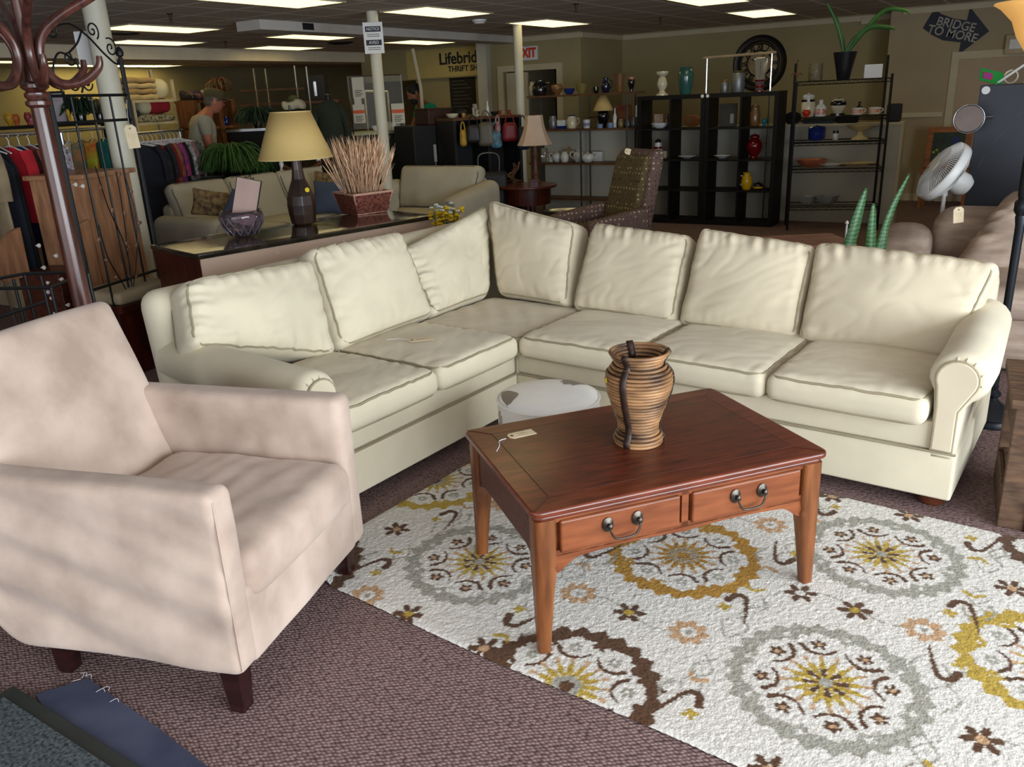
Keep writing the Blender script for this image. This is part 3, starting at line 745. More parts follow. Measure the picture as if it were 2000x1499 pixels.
for x0, x1 in ((0.095, TL / 2 - 0.022), (TL / 2 + 0.022, TL - 0.095)):
    z0, z1 = AZ0 + 0.042, AZ1 - 0.014
    dr = MB(); dr.span((x0, 0.020, z0), (x1, 0.046, z1)); d = dr.build('drawer', M_tfront, table, smooth=False, bevel=0.007, bseg=3)
    cx, cz = (x0 + x1) / 2, (z0 + z1) / 2 + 0.012; hw = 0.05
    hb = MB()
    for s in (-1, 1):
        hb.lathe([(0.013, 0), (0.0185, 0.002), (0.0185, 0.005), (0.012, 0.009), (0.006, 0.011), (0.006, 0.022), (0.008, 0.024), (0.004, 0.028)], 18, (cx + s * hw, 0.020, cz), sc=(1, 1.3), R=rx(PI / 2))
    hb.tube(catmull([(cx - hw, 0.0, cz), (cx - hw, -0.004, cz - 0.012), (cx - hw + 0.012, -0.006, cz - 0.036), (cx - hw + 0.03, -0.006, cz - 0.043), (cx + hw - 0.03, -0.006, cz - 0.043), (cx + hw - 0.012, -0.006, cz - 0.036), (cx + hw, -0.004, cz - 0.012), (cx + hw, 0.0, cz)], 5), [0.0035] * 36, 8)
    hb.build('handle', M_pewter, d, ang=50)
_c = G(1018, 849, TZ + .012)
price_tag('manila price tag with white string on the coffee table top', (_c.x, _c.y, TZ + 0.013), G(1057, 843, TZ) - G(990, 858, TZ), L=0.10, W=0.048,
          string=[G(988, 857, TZ + .015), G(975, 862, TZ + .015), G(976, 870, TZ + .015), G(970, 882, TZ + .015)])

# ================================================================== rattan vase
VC = G(1240, 868, TZ + .012); vz = TZ + 0.013
M_rattan = mat('coiled_rattan', hx(172, 128, 86), 0.42, col2=hx(58, 38, 26), vscale=7, stretch=(1, 1, 4), bump=0.2, bscale=60, detail=6, spec=0.5)
M_strap = mat('dark_leather_strap', hx(50, 32, 26), 0.5, var=0.15, vscale=30)
vase = thing('rattan_vase', 'coiled rattan vase with dark vertical straps standing on the coffee table', 'vase', (VC.x, VC.y + 0.03, vz))
HV = 0.325
vp = [(0.0, 0.074), (0.02, 0.077), (0.045, 0.062), (0.07, 0.062), (0.11, 0.074), (0.15, 0.087), (0.19, 0.098), (0.225, 0.104), (0.25, 0.101), (0.27, 0.088), (0.283, 0.073), (0.293, 0.073), (0.305, 0.082), (0.325, 0.093)]
def vr(z):
    for (z0, r0), (z1, r1) in zip(vp, vp[1:]):
        if z <= z1: t = (z - z0) / (z1 - z0); t = t * t * (3 - 2 * t) * 0.5 + t * 0.5; return r0 + (r1 - r0) * t
    return vp[-1][1]
VS = 1.05
co = MB(); nco = 28
for i in range(nco):
    z = 0.006 + (HV - 0.01) * i / (nco - 1); rr = vr(z) * VS; jit = random.uniform(-0.0008, 0.0008)
    co.tube([(rr * math.cos(a) + jit, rr * math.sin(a), z + 0.0012 * math.sin(a + i)) for a in [2 * PI * k / 40 for k in range(40)]], 0.0062, 7, closed=True)
li = MB(); li.lathe([(vr(0.01) * VS, 0.004)] + [(vr(z) * VS - 0.003, z) for z in [0.01 + (HV - 0.02) * k / 30 for k in range(31)]], 40, capb=True, capt=False)
li.build('gap_shade_liner', M_strap, vase, ang=0)  # dark lining added to put shade into the gaps between coils
co.build('coil_body', M_rattan, vase, ang=0)
for k in range(3):
    a = YAW + math.radians((100, 234, 354)[k]); tb = MB()
    out = [(vr(z) * VS + 0.0075, z) for z in [0.003 + (HV - 0.006) * j / 40 for j in range(41)]]
    inn = [(vr(z) * VS - 0.010, z) for z in [HV - 0.004 - 0.05 * j / 6 for j in range(7)]]
    path = out + [(vr(HV) * VS, HV + 0.006)] + inn
    vs = []; fs = []
    for r_, z in path:
        c = Vector((math.cos(a), math.sin(a), 0)) * r_ + Vector((0, 0, z)); t_ = Vector((-math.sin(a), math.cos(a), 0)) * 0.0115
        vs += [c - t_, c + t_]
    for j in range(len(path) - 1): fs.append((2 * j, 2 * j + 1, 2 * j + 3, 2 * j + 2))
    tb.add(vs, fs); tb.build('strap', M_strap, vase, solid=0.003, ang=60)
st = MB(); a = YAW + math.radians(-165); st.lathe([(0.009, 0), (0.009, 0.001)], 12, (math.cos(a) * 0.118, math.sin(a) * 0.118, 0.235), R=Matrix.Rotation(a, 3, 'Z') @ ry(PI / 2))
st.build('price_sticker', mat('yellow_sticker', hx(235, 205, 30), 0.6), vase)

# ================================================================== round ottoman
OC = (G(972, 762, .44) + G(1170, 762, .44)) / 2
M_ovin = mat('cream_vinyl', hx(248, 248, 246), 0.35, var=0.04, vscale=4)
M_otaupe = mat('taupe_vinyl', hx(140, 130, 120), 0.45, var=0.05)
ott = thing('round_ottoman', 'round cream vinyl ottoman with brown graphic patches behind the coffee table', 'ottoman', (OC.x, OC.y, 0.012))
R_ = 0.222
o1 = MB(); o1.lathe([(R_ - 0.02, 0.0), (R_, 0.015), (R_, 0.37), (R_ - 0.003, 0.395)], 64); o1.build('body', M_ovin, ott, ang=60)
o2 = MB(); o2.lathe([(R_ - 0.004, 0.39), (R_ - 0.01, 0.405), (R_ - 0.05, 0.418), (0.08, 0.426), (0.0, 0.428)], 64, capb=False, capt=False); o2.build('top_pad', M_ovin, ott, ang=60)
o3 = MB(); o3.tube([(R_ * math.cos(a), R_ * math.sin(a), 0.394) for a in [2 * PI * k / 64 for k in range(64)]], 0.005, 6, closed=True); o3.build('piping', M_ovin, ott)
def topz(r_): 
    P_ = [(R_ - 0.004, 0.39), (R_ - 0.01, 0.405), (R_ - 0.05, 0.418), (0.08, 0.426), (0.0, 0.428)]
    for (r1, z1), (r0, z0) in zip(P_, P_[1:]):
        if r_ >= r0: return z0 + (z1 - z0) * (r_ - r0) / max(1e-6, r1 - r0)
    return 0.428
def patch(a0, a1, r0fn):
    n_ = 14; vs = []; fs = []; m_ = 6; pt_ = MB()
    for i in range(n_ + 1):
        a = math.radians(a0 + (a1 - a0) * i / n_) + YAW; ri = r0fn(i / n_)
        for j in range(m_ + 1):
            r_ = ri + (R_ - 0.008 - ri) * j / m_; vs.append((r_ * math.cos(a), r_ * math.sin(a), topz(r_) + 0.0012))
    for i in range(n_):
        for j in range(m_): q = i * (m_ + 1) + j; fs.append((q, q + 1, q + m_ + 2, q + m_ + 1))
    pt_.add(vs, fs); pt_.build('printed_patch', M_otaupe, ott, smooth=True)
patch(160, 215, lambda t: 0.215 - 0.085 * math.sin(PI * t) ** 0.7)
patch(28, 62, lambda t: 0.12 + 0.015 * math.sin(9 * t)); patch(66, 100, lambda t: 0.19 + 0.008 * math.sin(20 * t))
ls = MB()
for a, z0, z1 in ((195, 0.12, 0.36), (199, 0.2, 0.37), (203, 0.18, 0.35), (190, 0.05, 0.3)):
    a = math.radians(a) + YAW; ls.tube([((R_ + 0.0005) * math.cos(a), (R_ + 0.0005) * math.sin(a), z0), ((R_ + 0.0005) * math.cos(a), (R_ + 0.0005) * math.sin(a), z1)], 0.0018, 5)
ls.build('printed_line', M_otaupe, ott)

# ================================================================== floral rug, knotted in rows
RA = math.radians(-4.7); RO = Vector((-2.2, 1.83, 0.0))
RL, RW, rs = 2.46, 1.64, 0.0055
nu, nv = int(RL / rs), int(RW / rs)
uu, vv = np.meshgrid((np.arange(nu) + 0.5) * rs, (np.arange(nv) + 0.5) * rs)
rr_ = np.random.RandomState(3)
col = np.zeros((nv, nu, 3)); 
WHT = np.array(hx(214, 211, 205)); GRY = np.array(hx(158, 156, 146)); GLD = np.array(hx(166, 124, 48)); OLV = np.array(hx(176, 150, 66)); BRN = np.array(hx(88, 62, 44)); TAN = np.array(hx(186, 152, 118))
col[:] = WHT
du = uu + rr_.normal(0, 0.0012, uu.shape); dv = vv + rr_.normal(0, 0.0012, uu.shape)
def polar(cx, cy):
    x = du - cx; y = dv - cy; return np.hypot(x, y), np.arctan2(y, x)
def tri(x): return np.abs(((x / (2 * PI)) % 1) * 2 - 1)
def flower(cx, cy, R0, n_, c, cc=None, rc=0.3, rot=0.0, depth=0.55):
    r, a = polar(cx, cy); pet = R0 * (1 - depth + depth * np.abs(np.cos((a - rot) * n_ / 2)) ** 0.8)
    col[(r < pet)] = c
    if cc is not None: col[r < R0 * rc] = cc
def stroke(pts, w0, w1, c):
    P_ = catmull([(p[0], p[1], 0) for p in pts], 14); n_ = len(P_)
    for i, p in enumerate(P_):
        w_ = (w0 + (w1 - w0) * i / n_); i0 = max(0, int((p.x - w_) / rs) - 2); i1 = min(nu, int((p.x + w_) / rs) + 3); j0 = max(0, int((p.y - w_) / rs) - 2); j1 = min(nv, int((p.y + w_) / rs) + 3)
        if i0 >= i1 or j0 >= j1: continue
        sub = (du[j0:j1, i0:i1] - p.x) ** 2 + (dv[j0:j1, i0:i1] - p.y) ** 2 < w_ * w_
        col[j0:j1, i0:i1][sub] = c
def medallion(cx, cy, ring, kind):
    r, a = polar(cx, cy)
    outer = 0.262 + 0.026 * tri(a * 26)
    inner = 0.205 + 0.022 * np.abs(np.sin(4 * a)) + 0.008 * np.cos(26 * a)
    col[(r < outer) & (r > inner)] = ring
    band = (r <= inner) & (r > 0.12); col[band] = WHT
    for k in range(8):
        t = PI / 8 + k * PI / 4; fx, fy = cx + 0.178 * math.cos(t), cy + 0.178 * math.sin(t)
        r2, a2 = polar(fx, fy); pet = 0.058 * (0.72 + 0.28 * np.abs(np.cos(a2 * 3)))
        ringm = (r2 < pet + 0.007) & (r2 >= pet) & (r > 0.14) & (r < 0.235)
        if kind != 'grey': col[(r2 < 0.075) & (r2 >= 0.052) & (r > 0.19) & (r < 0.25) & (np.cos(a2 * 9) > -0.2)] = ring
        col[r2 < pet] = WHT
        if kind == 'grey': flower(fx, fy, 0.026, 5, BRN, TAN, 0.34, t, 0.6)
        else: flower(fx, fy, 0.024, 6, GRY, WHT, 0.3, t, 0.5)
        # brown hook hugging each flower from inside
        s = 1 if k % 2 else -1
        hk = [(cx + q * math.cos(t + s * w_), cy + q * math.sin(t + s * w_)) for q, w_ in ((0.182, -0.30), (0.148, -0.24), (0.132, -0.05), (0.138, 0.17), (0.158, 0.30))]
        stroke(hk, 0.0085, 0.004, BRN)
        for w_ in (-0.2, 0.2):
            if kind == 'grey': flower(cx + 0.232 * math.cos(t + PI / 8), cy + 0.232 * math.sin(t + PI / 8), 0.013, 4, WHT)
    # starburst
    star = 0.062 + 0.048 * tri(a * 16) ** 1.0
    gap = (tri(a * 16) > 0.12)
    gcol = {'grey': OLV, 'gold': GLD, 'brown': OLV}[kind]
    col[(r < star) & gap] = gcol
    col[(r > 0.105) & (r < 0.128) & (tri(a * 16) > 0.72)] = TAN
    if kind == 'grey': col[(r < 0.062) & (r > 0.022) & (tri(a * 8 + PI) > 0.62 - (0.062 - r) * 4)] = BRN; col[r < 0.02] = GRY
    elif kind == 'gold': col[(r < 0.06)] = GRY; col[(r < 0.095) & (tri(a * 16) > 0.55)] = GLD; col[r < 0.02] = GLD
    else: col[r < 0.045] = GRY; col[r < 0.022] = BRN
LU = 0.617; LV0, LV1 = 0.43, 1.245
centres = [(0.60, 0.42, GRY, 'grey'), (0.60, 1.245, GRY, 'grey'), (1.22, 0.86, GLD, 'gold'), (1.24, 0.02, BRN, 'brown'), (1.82, 1.245, GRY, 'grey'), (1.86, 0.436, GRY, 'grey'), (0.0, 0.86, OLV, 'brown'), (0.0, 0.02, BRN, 'brown'), (2.40, 0.87, OLV, 'brown'), (2.42, 1.64, BRN, 'brown'), (1.24, 1.66, BRN, 'brown'), (0.0, 1.66, BRN, 'brown'), (2.46, 0.02, BRN, 'brown')]
# vines first, medallions over them
for cx, cy in ((0.93, 0.43), (1.54, 0.43), (0.93, 1.25), (1.54, 1.25), (0.31, 0.43), (0.31, 1.25), (2.15, 0.43), (2.15, 1.25)):
    for s in (-1, 1):
        stroke([(cx + s * 0.01, cy + 0.06), (cx + s * 0.04, cy + 0.13), (cx - s * 0.01, cy + 0.2), (cx + s * 0.03, cy + 0.27)], 0.004, 0.004, GRY)
        stroke([(cx + s * 0.02, cy - 0.06), (cx - s * 0.03, cy - 0.13), (cx + s * 0.03, cy - 0.2), (cx, cy - 0.27)], 0.004, 0.004, GRY)
for (cx, cy) in ((0.60, 0.84), (1.22, 0.436), (1.84, 0.85), (1.22, 1.26), (2.42, 0.43), (2.42, 1.25)):
    stroke([(cx - 0.20, cy + 0.0), (cx - 0.1, cy + 0.03), (cx, cy), (cx + 0.1, cy - 0.03), (cx + 0.2, cy)], 0.004, 0.004, GRY)
for q in centres: medallion(*q)
def clear(px_, py_): return all(math.hypot(px_ - q[0], py_ - q[1]) > 0.285 for q in centres)
# tan wreaths, dark stars
for cx, cy in ((1.43, 0.443), (1.02, 0.441), (2.04, 0.849), (1.41, 1.247), (1.02, 1.25), (0.40, 0.84), (0.80, 0.84), (0.40, 0.03), (2.03, 0.03)):
    flower(cx, cy, 0.066, 8, TAN, WHT, 0.42, 0.2, 0.35); r, a = polar(cx, cy); col[(r < 0.012)] = GRY
for cx, cy, c in ((1.222, 0.436, OLV), (1.656, 0.845, WHT), (1.835, 0.841, OLV), (2.26, 0.432, TAN), (2.235, 1.245, TAN), (0.16, 0.436, TAN), (0.60, 0.84, OLV), (1.22, 1.25, OLV), (0.60, 0.03, OLV), (1.84, 0.03, TAN), (0.6, 1.6, TAN), (1.84, 1.6, TAN), (0.2, 1.25, OLV), (0.93, 0.03, TAN), (1.54, 1.61, TAN)):
    flower(cx, cy, 0.056, 6, BRN, c, 0.3, 0.4, 0.8)
# comma hooks with small sprigs
for i, (x, y, s, f) in enumerate(((1.50, 0.70, 1, 1), (1.56, 0.17, -1, 1), (0.93, 0.19, 1, -1), (1.53, 1.02, -1, -1), (2.12, 1.05, 1, 1), (2.13, 0.66, -1, -1), (2.10, 1.47, 1, -1), (0.27, 0.65, 1, 1), (0.29, 0.22, -1, 1), (0.93, 0.69, 1, -1), (0.90, 1.03, -1, 1), (0.30, 1.05, 1, -1), (2.17, 0.18, 1, 1), (1.55, 1.46, -1, -1), (0.92, 1.47, 1, 1), (0.3, 1.48, -1, 1))):
    stroke([(x - 0.035 * s, y - 0.02 * f), (x - 0.02 * s, y + 0.02 * f), (x + 0.012 * s, y + 0.018 * f), (x + 0.03 * s, y - 0.02 * f), (x + 0.05 * s, y - 0.08 * f), (x + 0.06 * s, y - 0.12 * f)], 0.014, 0.003, BRN)
    flower(x - 0.03 * s, y - 0.065 * f, 0.024, 4, OLV, None, 0.3, 0.5, 0.75)
    stroke([(x + 0.07 * s, y + 0.04 * f), (x + 0.09 * s, y + 0.0), (x + 0.07 * s, y - 0.05 * f)], 0.008, 0.003, GRY)
    if clear(x + 0.02 * s, y + 0.1 * f): stroke([(x - 0.01 * s, y + 0.09 * f), (x + 0.02 * s, y + 0.075 * f), (x + 0.045 * s, y + 0.10 * f)], 0.010, 0.005, TAN if i % 2 else OLV)
col = np.clip(col * (1 + rr_.normal(0, 0.07, uu.shape))[..., None] , 0, 1)
vs = np.zeros((nv * nu, 3)); vs[:, 0] = uu.ravel() - 0; vs[:, 1] = vv.ravel()
edge = np.minimum.reduce([uu, vv, RL - uu, RW - vv]); 
zz = 0.011 + rr_.normal(0, 0.0010, uu.shape) - 0.009 * np.exp(-edge / 0.008)
vs[:, 2] = zz.ravel()
# outline is not perfectly straight
vs[:, 1] += 0.006 * np.sin(vs[:, 0] * 5) * np.clip(1 - vs[:, 1] / 0.2, 0, 1)
# the near left corner has ridden up against the chair leg
cu_, cv_ = vs[:, 0], vs[:, 1]; dcn = np.hypot(cu_, cv_); k_ = np.clip(1 - (cu_ + cv_ * 0.9) / 0.26, 0, 1)
vs[:, 0] += 0.16 * k_; vs[:, 1] += 0.02 * k_; vs[:, 2] += 0.012 * np.sin(np.clip(k_, 0, 1) * PI * 0.7)
I = np.arange(nv * nu).reshape(nv, nu)
fa = np.stack([I[:-1, :-1], I[:-1, 1:], I[1:, 1:], I[1:, :-1]], -1).reshape(-1, 4)
me = bpy.data.meshes.new('floral_rug')
me.vertices.add(len(vs)); me.vertices.foreach_set('co', vs.ravel()); me.loops.add(fa.size); me.loops.foreach_set('vertex_index', fa.ravel().astype(np.int32))
me.polygons.add(len(fa)); me.polygons.foreach_set('loop_start', np.arange(0, fa.size, 4, dtype=np.int32)); me.update(calc_edges=True)
ca = me.color_attributes.new('knot_colour', 'FLOAT_COLOR', 'POINT'); buf = np.ones((len(vs), 4), np.float32); buf[:, :3] = col.reshape(-1, 3); ca.data.foreach_set('color', buf.ravel())
me.shade_smooth()
m = bpy.data.materials.new('wool_knots'); m.use_nodes = True; N = m.node_tree.nodes; b_ = N['Principled BSDF']; b_.inputs['Roughness'].default_value = 1; b_.inputs['Specular IOR Level'].default_value = 0.05; b_.inputs['Sheen Weight'].default_value = 0.1
at = N.new('ShaderNodeAttribute'); at.attribute_name = 'knot_colour'; m.node_tree.links.new(at.outputs['Color'], b_.inputs['Base Color'])
nz = N.new('ShaderNodeTexNoise'); nz.inputs['Scale'].default_value = 160; tc = N.new('ShaderNodeTexCoord'); bp = N.new('ShaderNodeBump'); bp.inputs['Strength'].default_value = 0.7; bp.inputs['Distance'].default_value = 0.004
m.node_tree.links.new(tc.outputs['Object'], nz.inputs['Vector']); m.node_tree.links.new(nz.outputs['Fac'], bp.inputs['Height']); m.node_tree.links.new(bp.outputs[0], b_.inputs['Normal'])
me.materials.append(m)
rug = bpy.data.objects.new('floral_rug', me); COL.objects.link(rug); rug.location = RO; rug.rotation_euler = (0, 0, RA)
tag_props(rug, 'cream area rug with grey, gold and brown medallions under the coffee table', 'rug')

# ================================================================== entrance mats
M_mat = mat('charcoal_mat_pile', hx(84, 92, 96), 1.0, var=0.35, vscale=90, bump=0.8, bscale=260, spec=0.05, bdist=0.004)
M_matb = mat('black_rubber_border', hx(40, 44, 40), 0.8, var=0.08)
M_blue = mat('faded_navy_mat', hx(84, 88, 108), 0.95, col2=hx(58, 62, 82), vscale=3.5, bump=0.6, bscale=500, spec=0.05)
dm = thing('door_mat', 'charcoal ribbed entrance mat with black rubber border in the near left corner', 'mat', (-2.44, 0.94, 0.012), math.radians(-1.2))
MB().span((0, -1.4, 0), (1.8, 0, 0.006)).build('border', M_matb, dm, smooth=False, bevel=0.002)
MB().span((0.035, -1.36, 0.004), (1.76, -0.045, 0.012)).build('pile', M_mat, dm, smooth=False)
bl = MB()
pb_ = [G(70, 1362), G(172, 1330), G(300, 1420), G(405, 1502), G(600, 1680), G(240, 1620)]
bl.prism([(p.x, p.y) for p in pb_], 0.007, lambda x, y, z: Vector((x, y, z + 0.002)))
bm_ = single('runner_mat', bl, M_blue, 'frayed navy blue runner mat partly under the charcoal mat', 'mat', smooth=False)
random.seed(5)
for (px, py) in ((160, 1325), (168, 1322), (178, 1326), (205, 1352), (212, 1350), (232, 1372), (140, 1332)):
    fr_ = MB(); p = G(px, py, 0.009) - bm_.location; a = random.uniform(0, PI)
    fr_.tube(catmull([p, p + Vector((0.012 * math.cos(a), 0.012 * math.sin(a), 0.006)), p + Vector((0.026 * math.cos(a + 0.8), 0.026 * math.sin(a + 0.8), 0.002))], 4), 0.0007, 4); fr_.build('loose_thread', M_string, bm_)

# ================================================================== helpers for the shop stock
def ceramic(name, c, rough=0.25, **k): return mat(name, c, rough, coat=0.4, **k)
PROF = {
 'urn': [(0.45, 0), (0.5, 0.04), (0.42, 0.1), (0.8, 0.35), (1.0, 0.6), (0.95, 0.8), (0.7, 0.92), (0.78, 1.0)],
 'vase': [(0.65, 0), (0.7, 0.05), (0.9, 0.35), (1.0, 0.65), (0.95, 0.82), (0.68, 0.93), (0.8, 1.0)],
 'bowl': [(0.45, 0), (0.5, 0.06), (0.85, 0.45), (1.0, 1.0), (0.93, 0.98), (0.78, 0.45), (0.3, 0.15)],
 'flare': [(0.5, 0), (0.55, 0.03), (0.7, 0.4), (0.95, 0.9), (1.0, 1.0), (0.9, 0.97)],
 'mug': [(0.8, 0), (0.9, 0.05), (0.95, 0.5), (1.0, 1.0), (0.88, 0.98), (0.85, 0.3)],
 'jar': [(0.75, 0), (0.9, 0.04), (1.0, 0.3), (1.0, 0.7), (0.8, 0.85), (0.82, 1.0)],
 'can': [(0.95, 0), (1.0, 0.03), (1.0, 0.97), (0.95, 1.0)],
 'teapot': [(0.5, 0), (0.6, 0.03), (0.95, 0.3), (1.0, 0.5), (0.85, 0.72), (0.4, 0.85), (0.12, 0.88), (0.14, 0.95), (0.06, 1.0)],
 'plate': [(0.4, 0), (0.5, 0.2), (1.0, 0.9), (0.98, 1.0), (0.5, 0.5)],
 'stick': [(1.0, 0), (1.0, 0.06), (0.55, 0.12), (0.4, 0.2), (0.75, 0.35), (0.85, 0.5), (0.6, 0.7), (0.4, 0.78), (0.9, 0.88), (1.0, 0.94), (1.0, 1.0)],
 'pot': [(0.78, 0), (0.95, 0.1), (1.0, 0.5), (1.0, 0.72), (1.06, 0.76), (1.0, 0.80), (0.5, 0.92), (0.12, 0.94), (0.16, 1.0)],
 'bottle': [(0.9, 0), (1.0, 0.04), (1.0, 0.55), (0.5, 0.72), (0.35, 0.78), (0.35, 0.97), (0.42, 1.0)],
 'compote': [(0.6, 0), (0.55, 0.05), (0.22, 0.35), (0.2, 0.55), (0.6, 0.72), (1.0, 1.0), (0.95, 0.99), (0.4, 0.75)],
 'pitcher': [(0.6, 0), (0.8, 0.08), (1.0, 0.4), (0.85, 0.72), (0.6, 0.86), (0.7, 1.0), (0.62, 0.99)],
}
def item(name, label, cat, px, py, wpx, hpx, Y, z, prof, m, group=None, handle=0, spout=0, seg=20, parts=(), sq=1.0, d=None, hm=None):
    P = GY(px, py, Y) if d is None else GD(px, py, d)
    P = Vector((P.x, P.y, z)); k = mpp(P); R_ = wpx * k / 2; Hh = hpx * k
    t = thing(name, label, cat, P, 0, group); t.rotation_euler = (0, 0, YAW)
    mb = MB(); mb.lathe([(r * R_, q * Hh) for r, q in PROF[prof]], seg, sc=(1, sq)); mb.build('body', m, t, ang=50)
    if handle:
        s = handle; h = MB(); h.tube(catmull([(s * R_ * 0.8, 0, Hh * 0.8), (s * R_ * 1.35, 0, Hh * 0.78), (s * R_ * 1.45, 0, Hh * 0.5), (s * R_ * 0.88, 0, Hh * 0.25)], 5), R_ * 0.10, 6); h.build('handle', hm or m, t)
    if spout:
        s = spout; h = MB(); h.tube(catmull([(s * R_ * 0.8, 0, Hh * 0.3), (s * R_ * 1.2, 0, Hh * 0.45), (s * R_ * 1.45, 0, Hh * 0.75)], 5), [R_ * 0.2] * 5 + [R_ * 0.13] * 5 + [R_ * 0.09], 6); h.build('spout', m, t)
    for nm, pf, r0, z0, r1, h1, mm in parts:
        q = MB(); q.lathe([(r * R_ * r1, Hh * z0 + b_ * Hh * h1) for r, b_ in PROF[pf]], seg, sc=(1, sq)); q.build(nm, mm, t, ang=50)
    return t
def boxthing(name, label, cat, parts, m, loc=(0, 0, 0), rzv=0, group=None, bevel=0.004):
    """parts: list of (part name, [(a,b) spans...], material or None)"""
    t = thing(name, label, cat, loc, rzv, group)
    for nm, sp, mm in parts:
        mb = MB()
        for a, b_ in sp: mb.span(a, b_)
        mb.build(nm, mm or m, t, smooth=False, bevel=bevel)
    return t

# ================================================================== marble topped dresser behind the sofa
DYAW = math.atan2(0.396, 1.76)
dA, dB = G(390, 497, 0.85), G(845, 420, 0.85)
dl = (dB - dA).length; dang = math.atan2(dB.y - dA.y, dB.x - dA.x)
M_marble = mat('dark_marble', hx(60, 56, 46), 0.12, col2=hx(24, 22, 20), vscale=9, coat=0.6, detail=9)
M_panel = mat('pale_back_board', hx(222, 194, 172), 0.6, var=0.04, vscale=1.5)
M_reddark = wood('dark_cherry_veneer', hx(48, 16, 10), hx(84, 32, 20), 0.35, 2, (14, 14, 2))
dres = thing('dresser', 'dark wooden dresser with marble top and pale back board behind the cream sofa', 'dresser', (dA.x, dA.y, 0), dang)
mb = MB(); mb.softbox((dl / 2, 0.32, 0.835), (dl / 2 + 0.015, 0.335, 0.015), 0.006, (6, 4, 1)); mb.build('marble_top', M_marble, dres, ang=50)
MB().span((0.0, 0.0, 0.06), (dl, 0.012, 0.82)).build('back_board', M_panel, dres, smooth=False)
MB().span((0.0, 0.012, 0.04), (0.025, 0.63, 0.82)).build('side_panel', M_reddark, dres, smooth=False)
MB().span((dl - 0.025, 0.012, 0.04), (dl, 0.63, 0.82)).build('side_panel', M_reddark, dres, smooth=False)
MB().span((0.025, 0.60, 0.04), (dl - 0.025, 0.625, 0.82)).build('front_panel', M_reddark, dres, smooth=False)
for x in (0.04, dl - 0.04):
    for y in (0.05, 0.58):
        MB().span((x - 0.03, y - 0.03, 0), (x + 0.03, y + 0.03, 0.06)).build('foot', M_reddark, dres, smooth=False)
for f_ in (0.28, 0.56, 0.80):
    q = MB(); q.lathe([(0.009, 0), (0.009, 0.002), (0.003, 0.003)], 10, (dl * f_, -0.001, 0.775), R=rx(PI / 2)); q.build('grommet', M_white, dres)
# chrome cable clip bundle at the back board
q = MB(); q.tube(catmull([(dl * 0.44, -0.006, 0.70), (dl * 0.47, -0.010, 0.73), (dl * 0.53, -0.010, 0.735), (dl * 0.55, -0.008, 0.71), (dl * 0.50, -0.010, 0.695), (dl * 0.45, -0.01, 0.69)], 6), 0.0035, 6); q.build('cable_loop', M_tag, dres)
def on_dresser(px, py): return G(px, py, 0.851)

# table lamp with conical shade
LPp = on_dresser(594, 438)
lampz = 0.851
M_shade = mat('parchment_shade', hx(206, 176, 112), 0.8, var=0.05, vscale=3, bump=0.1, bscale=80)
M_lbase = mat('bronzed_wood', hx(64, 44, 34), 0.35, col2=hx(36, 24, 20), vscale=5, coat=0.2)
lamp = thing('table_lamp', 'table lamp with tan conical shade and dark faceted base on the marble dresser', 'lamp', (LPp.x, LPp.y, lampz), YAW + 0.3)
mk = mpp(LPp)
hb_ = 225 * mk
mb = MB()
prof = [(0.060, 0), (0.072, 0.01), (0.080, 0.06), (0.084, 0.11), (0.078, 0.16), (0.058, 0.21), (0.040, 0.25), (0.032, 0.30), (0.028, 0.36), (0.026, 0.42), (0.03, 0.425)]
sc_ = (LPp - GD(594, 310, math.hypot(LPp.x, LPp.y))).length / 0.36
mb.lathe([(r * sc_ * 0.95, z * sc_) for r, z in prof], 8); mb.build('base', M_lbase, lamp, smooth=False, bevel=0.003)
zb = (GD(594, 308, math.hypot(LPp.x, LPp.y)).z - lampz); zt = (GD(583, 218, math.hypot(LPp.x, LPp.y)).z - lampz)
rb, rt = 69 * mk, 37 * mk
mb = MB(); mb.lathe([(rb, zb), (rt, zt)], 48, capb=False, capt=False); sh = mb.build('lamp_shade', M_shade, lamp, ang=0, solid=0.003)
for r_, z_ in ((rb, zb), (rt, zt)):
    q = MB(); q.tube([(r_ * math.cos(a), r_ * math.sin(a), z_) for a in [2 * PI * k / 48 for k in range(48)]], 0.004, 6, closed=True); q.build('trim_ring', mat('shade_trim', hx(222, 196, 136), 0.8), sh)
q = MB(); q.lathe([(0.004, zt - 0.06), (0.004, zt + 0.015), (0.010, zt + 0.02), (0.008, zt + 0.04), (0.001, zt + 0.045)], 10); q.tube([(-rt, 0, zt - 0.01), (rt, 0, zt - 0.01)], 0.002, 5); q.build('finial', M_pewter, lamp)
q = MB(); q.lathe([(0.016, 0), (0.016, 0.001)], 16, (0.0, 0.0, 0.0)); st = q.build('price_sticker', MC['yellow_sticker'], lamp)
_sp = GD(600, 371, math.hypot(LPp.x, LPp.y) - 0.075) - Vector((LPp.x, LPp.y, lampz)); _l = rz(-(YAW + 0.3)) @ _sp
st.location = _l; st.rotation_euler = (math.radians(90), 0, -0.3 + math.radians(0))
q = MB(); q.tube([(0.04, -0.05, 0.004), (0.10, -0.10, 0.004), (0.16, -0.14, 0.004), (0.19, -0.17, 0.003)], 0.003, 6); q.build('power_cord', mat('gold_cord', hx(120, 100, 50), 0.5), lamp)

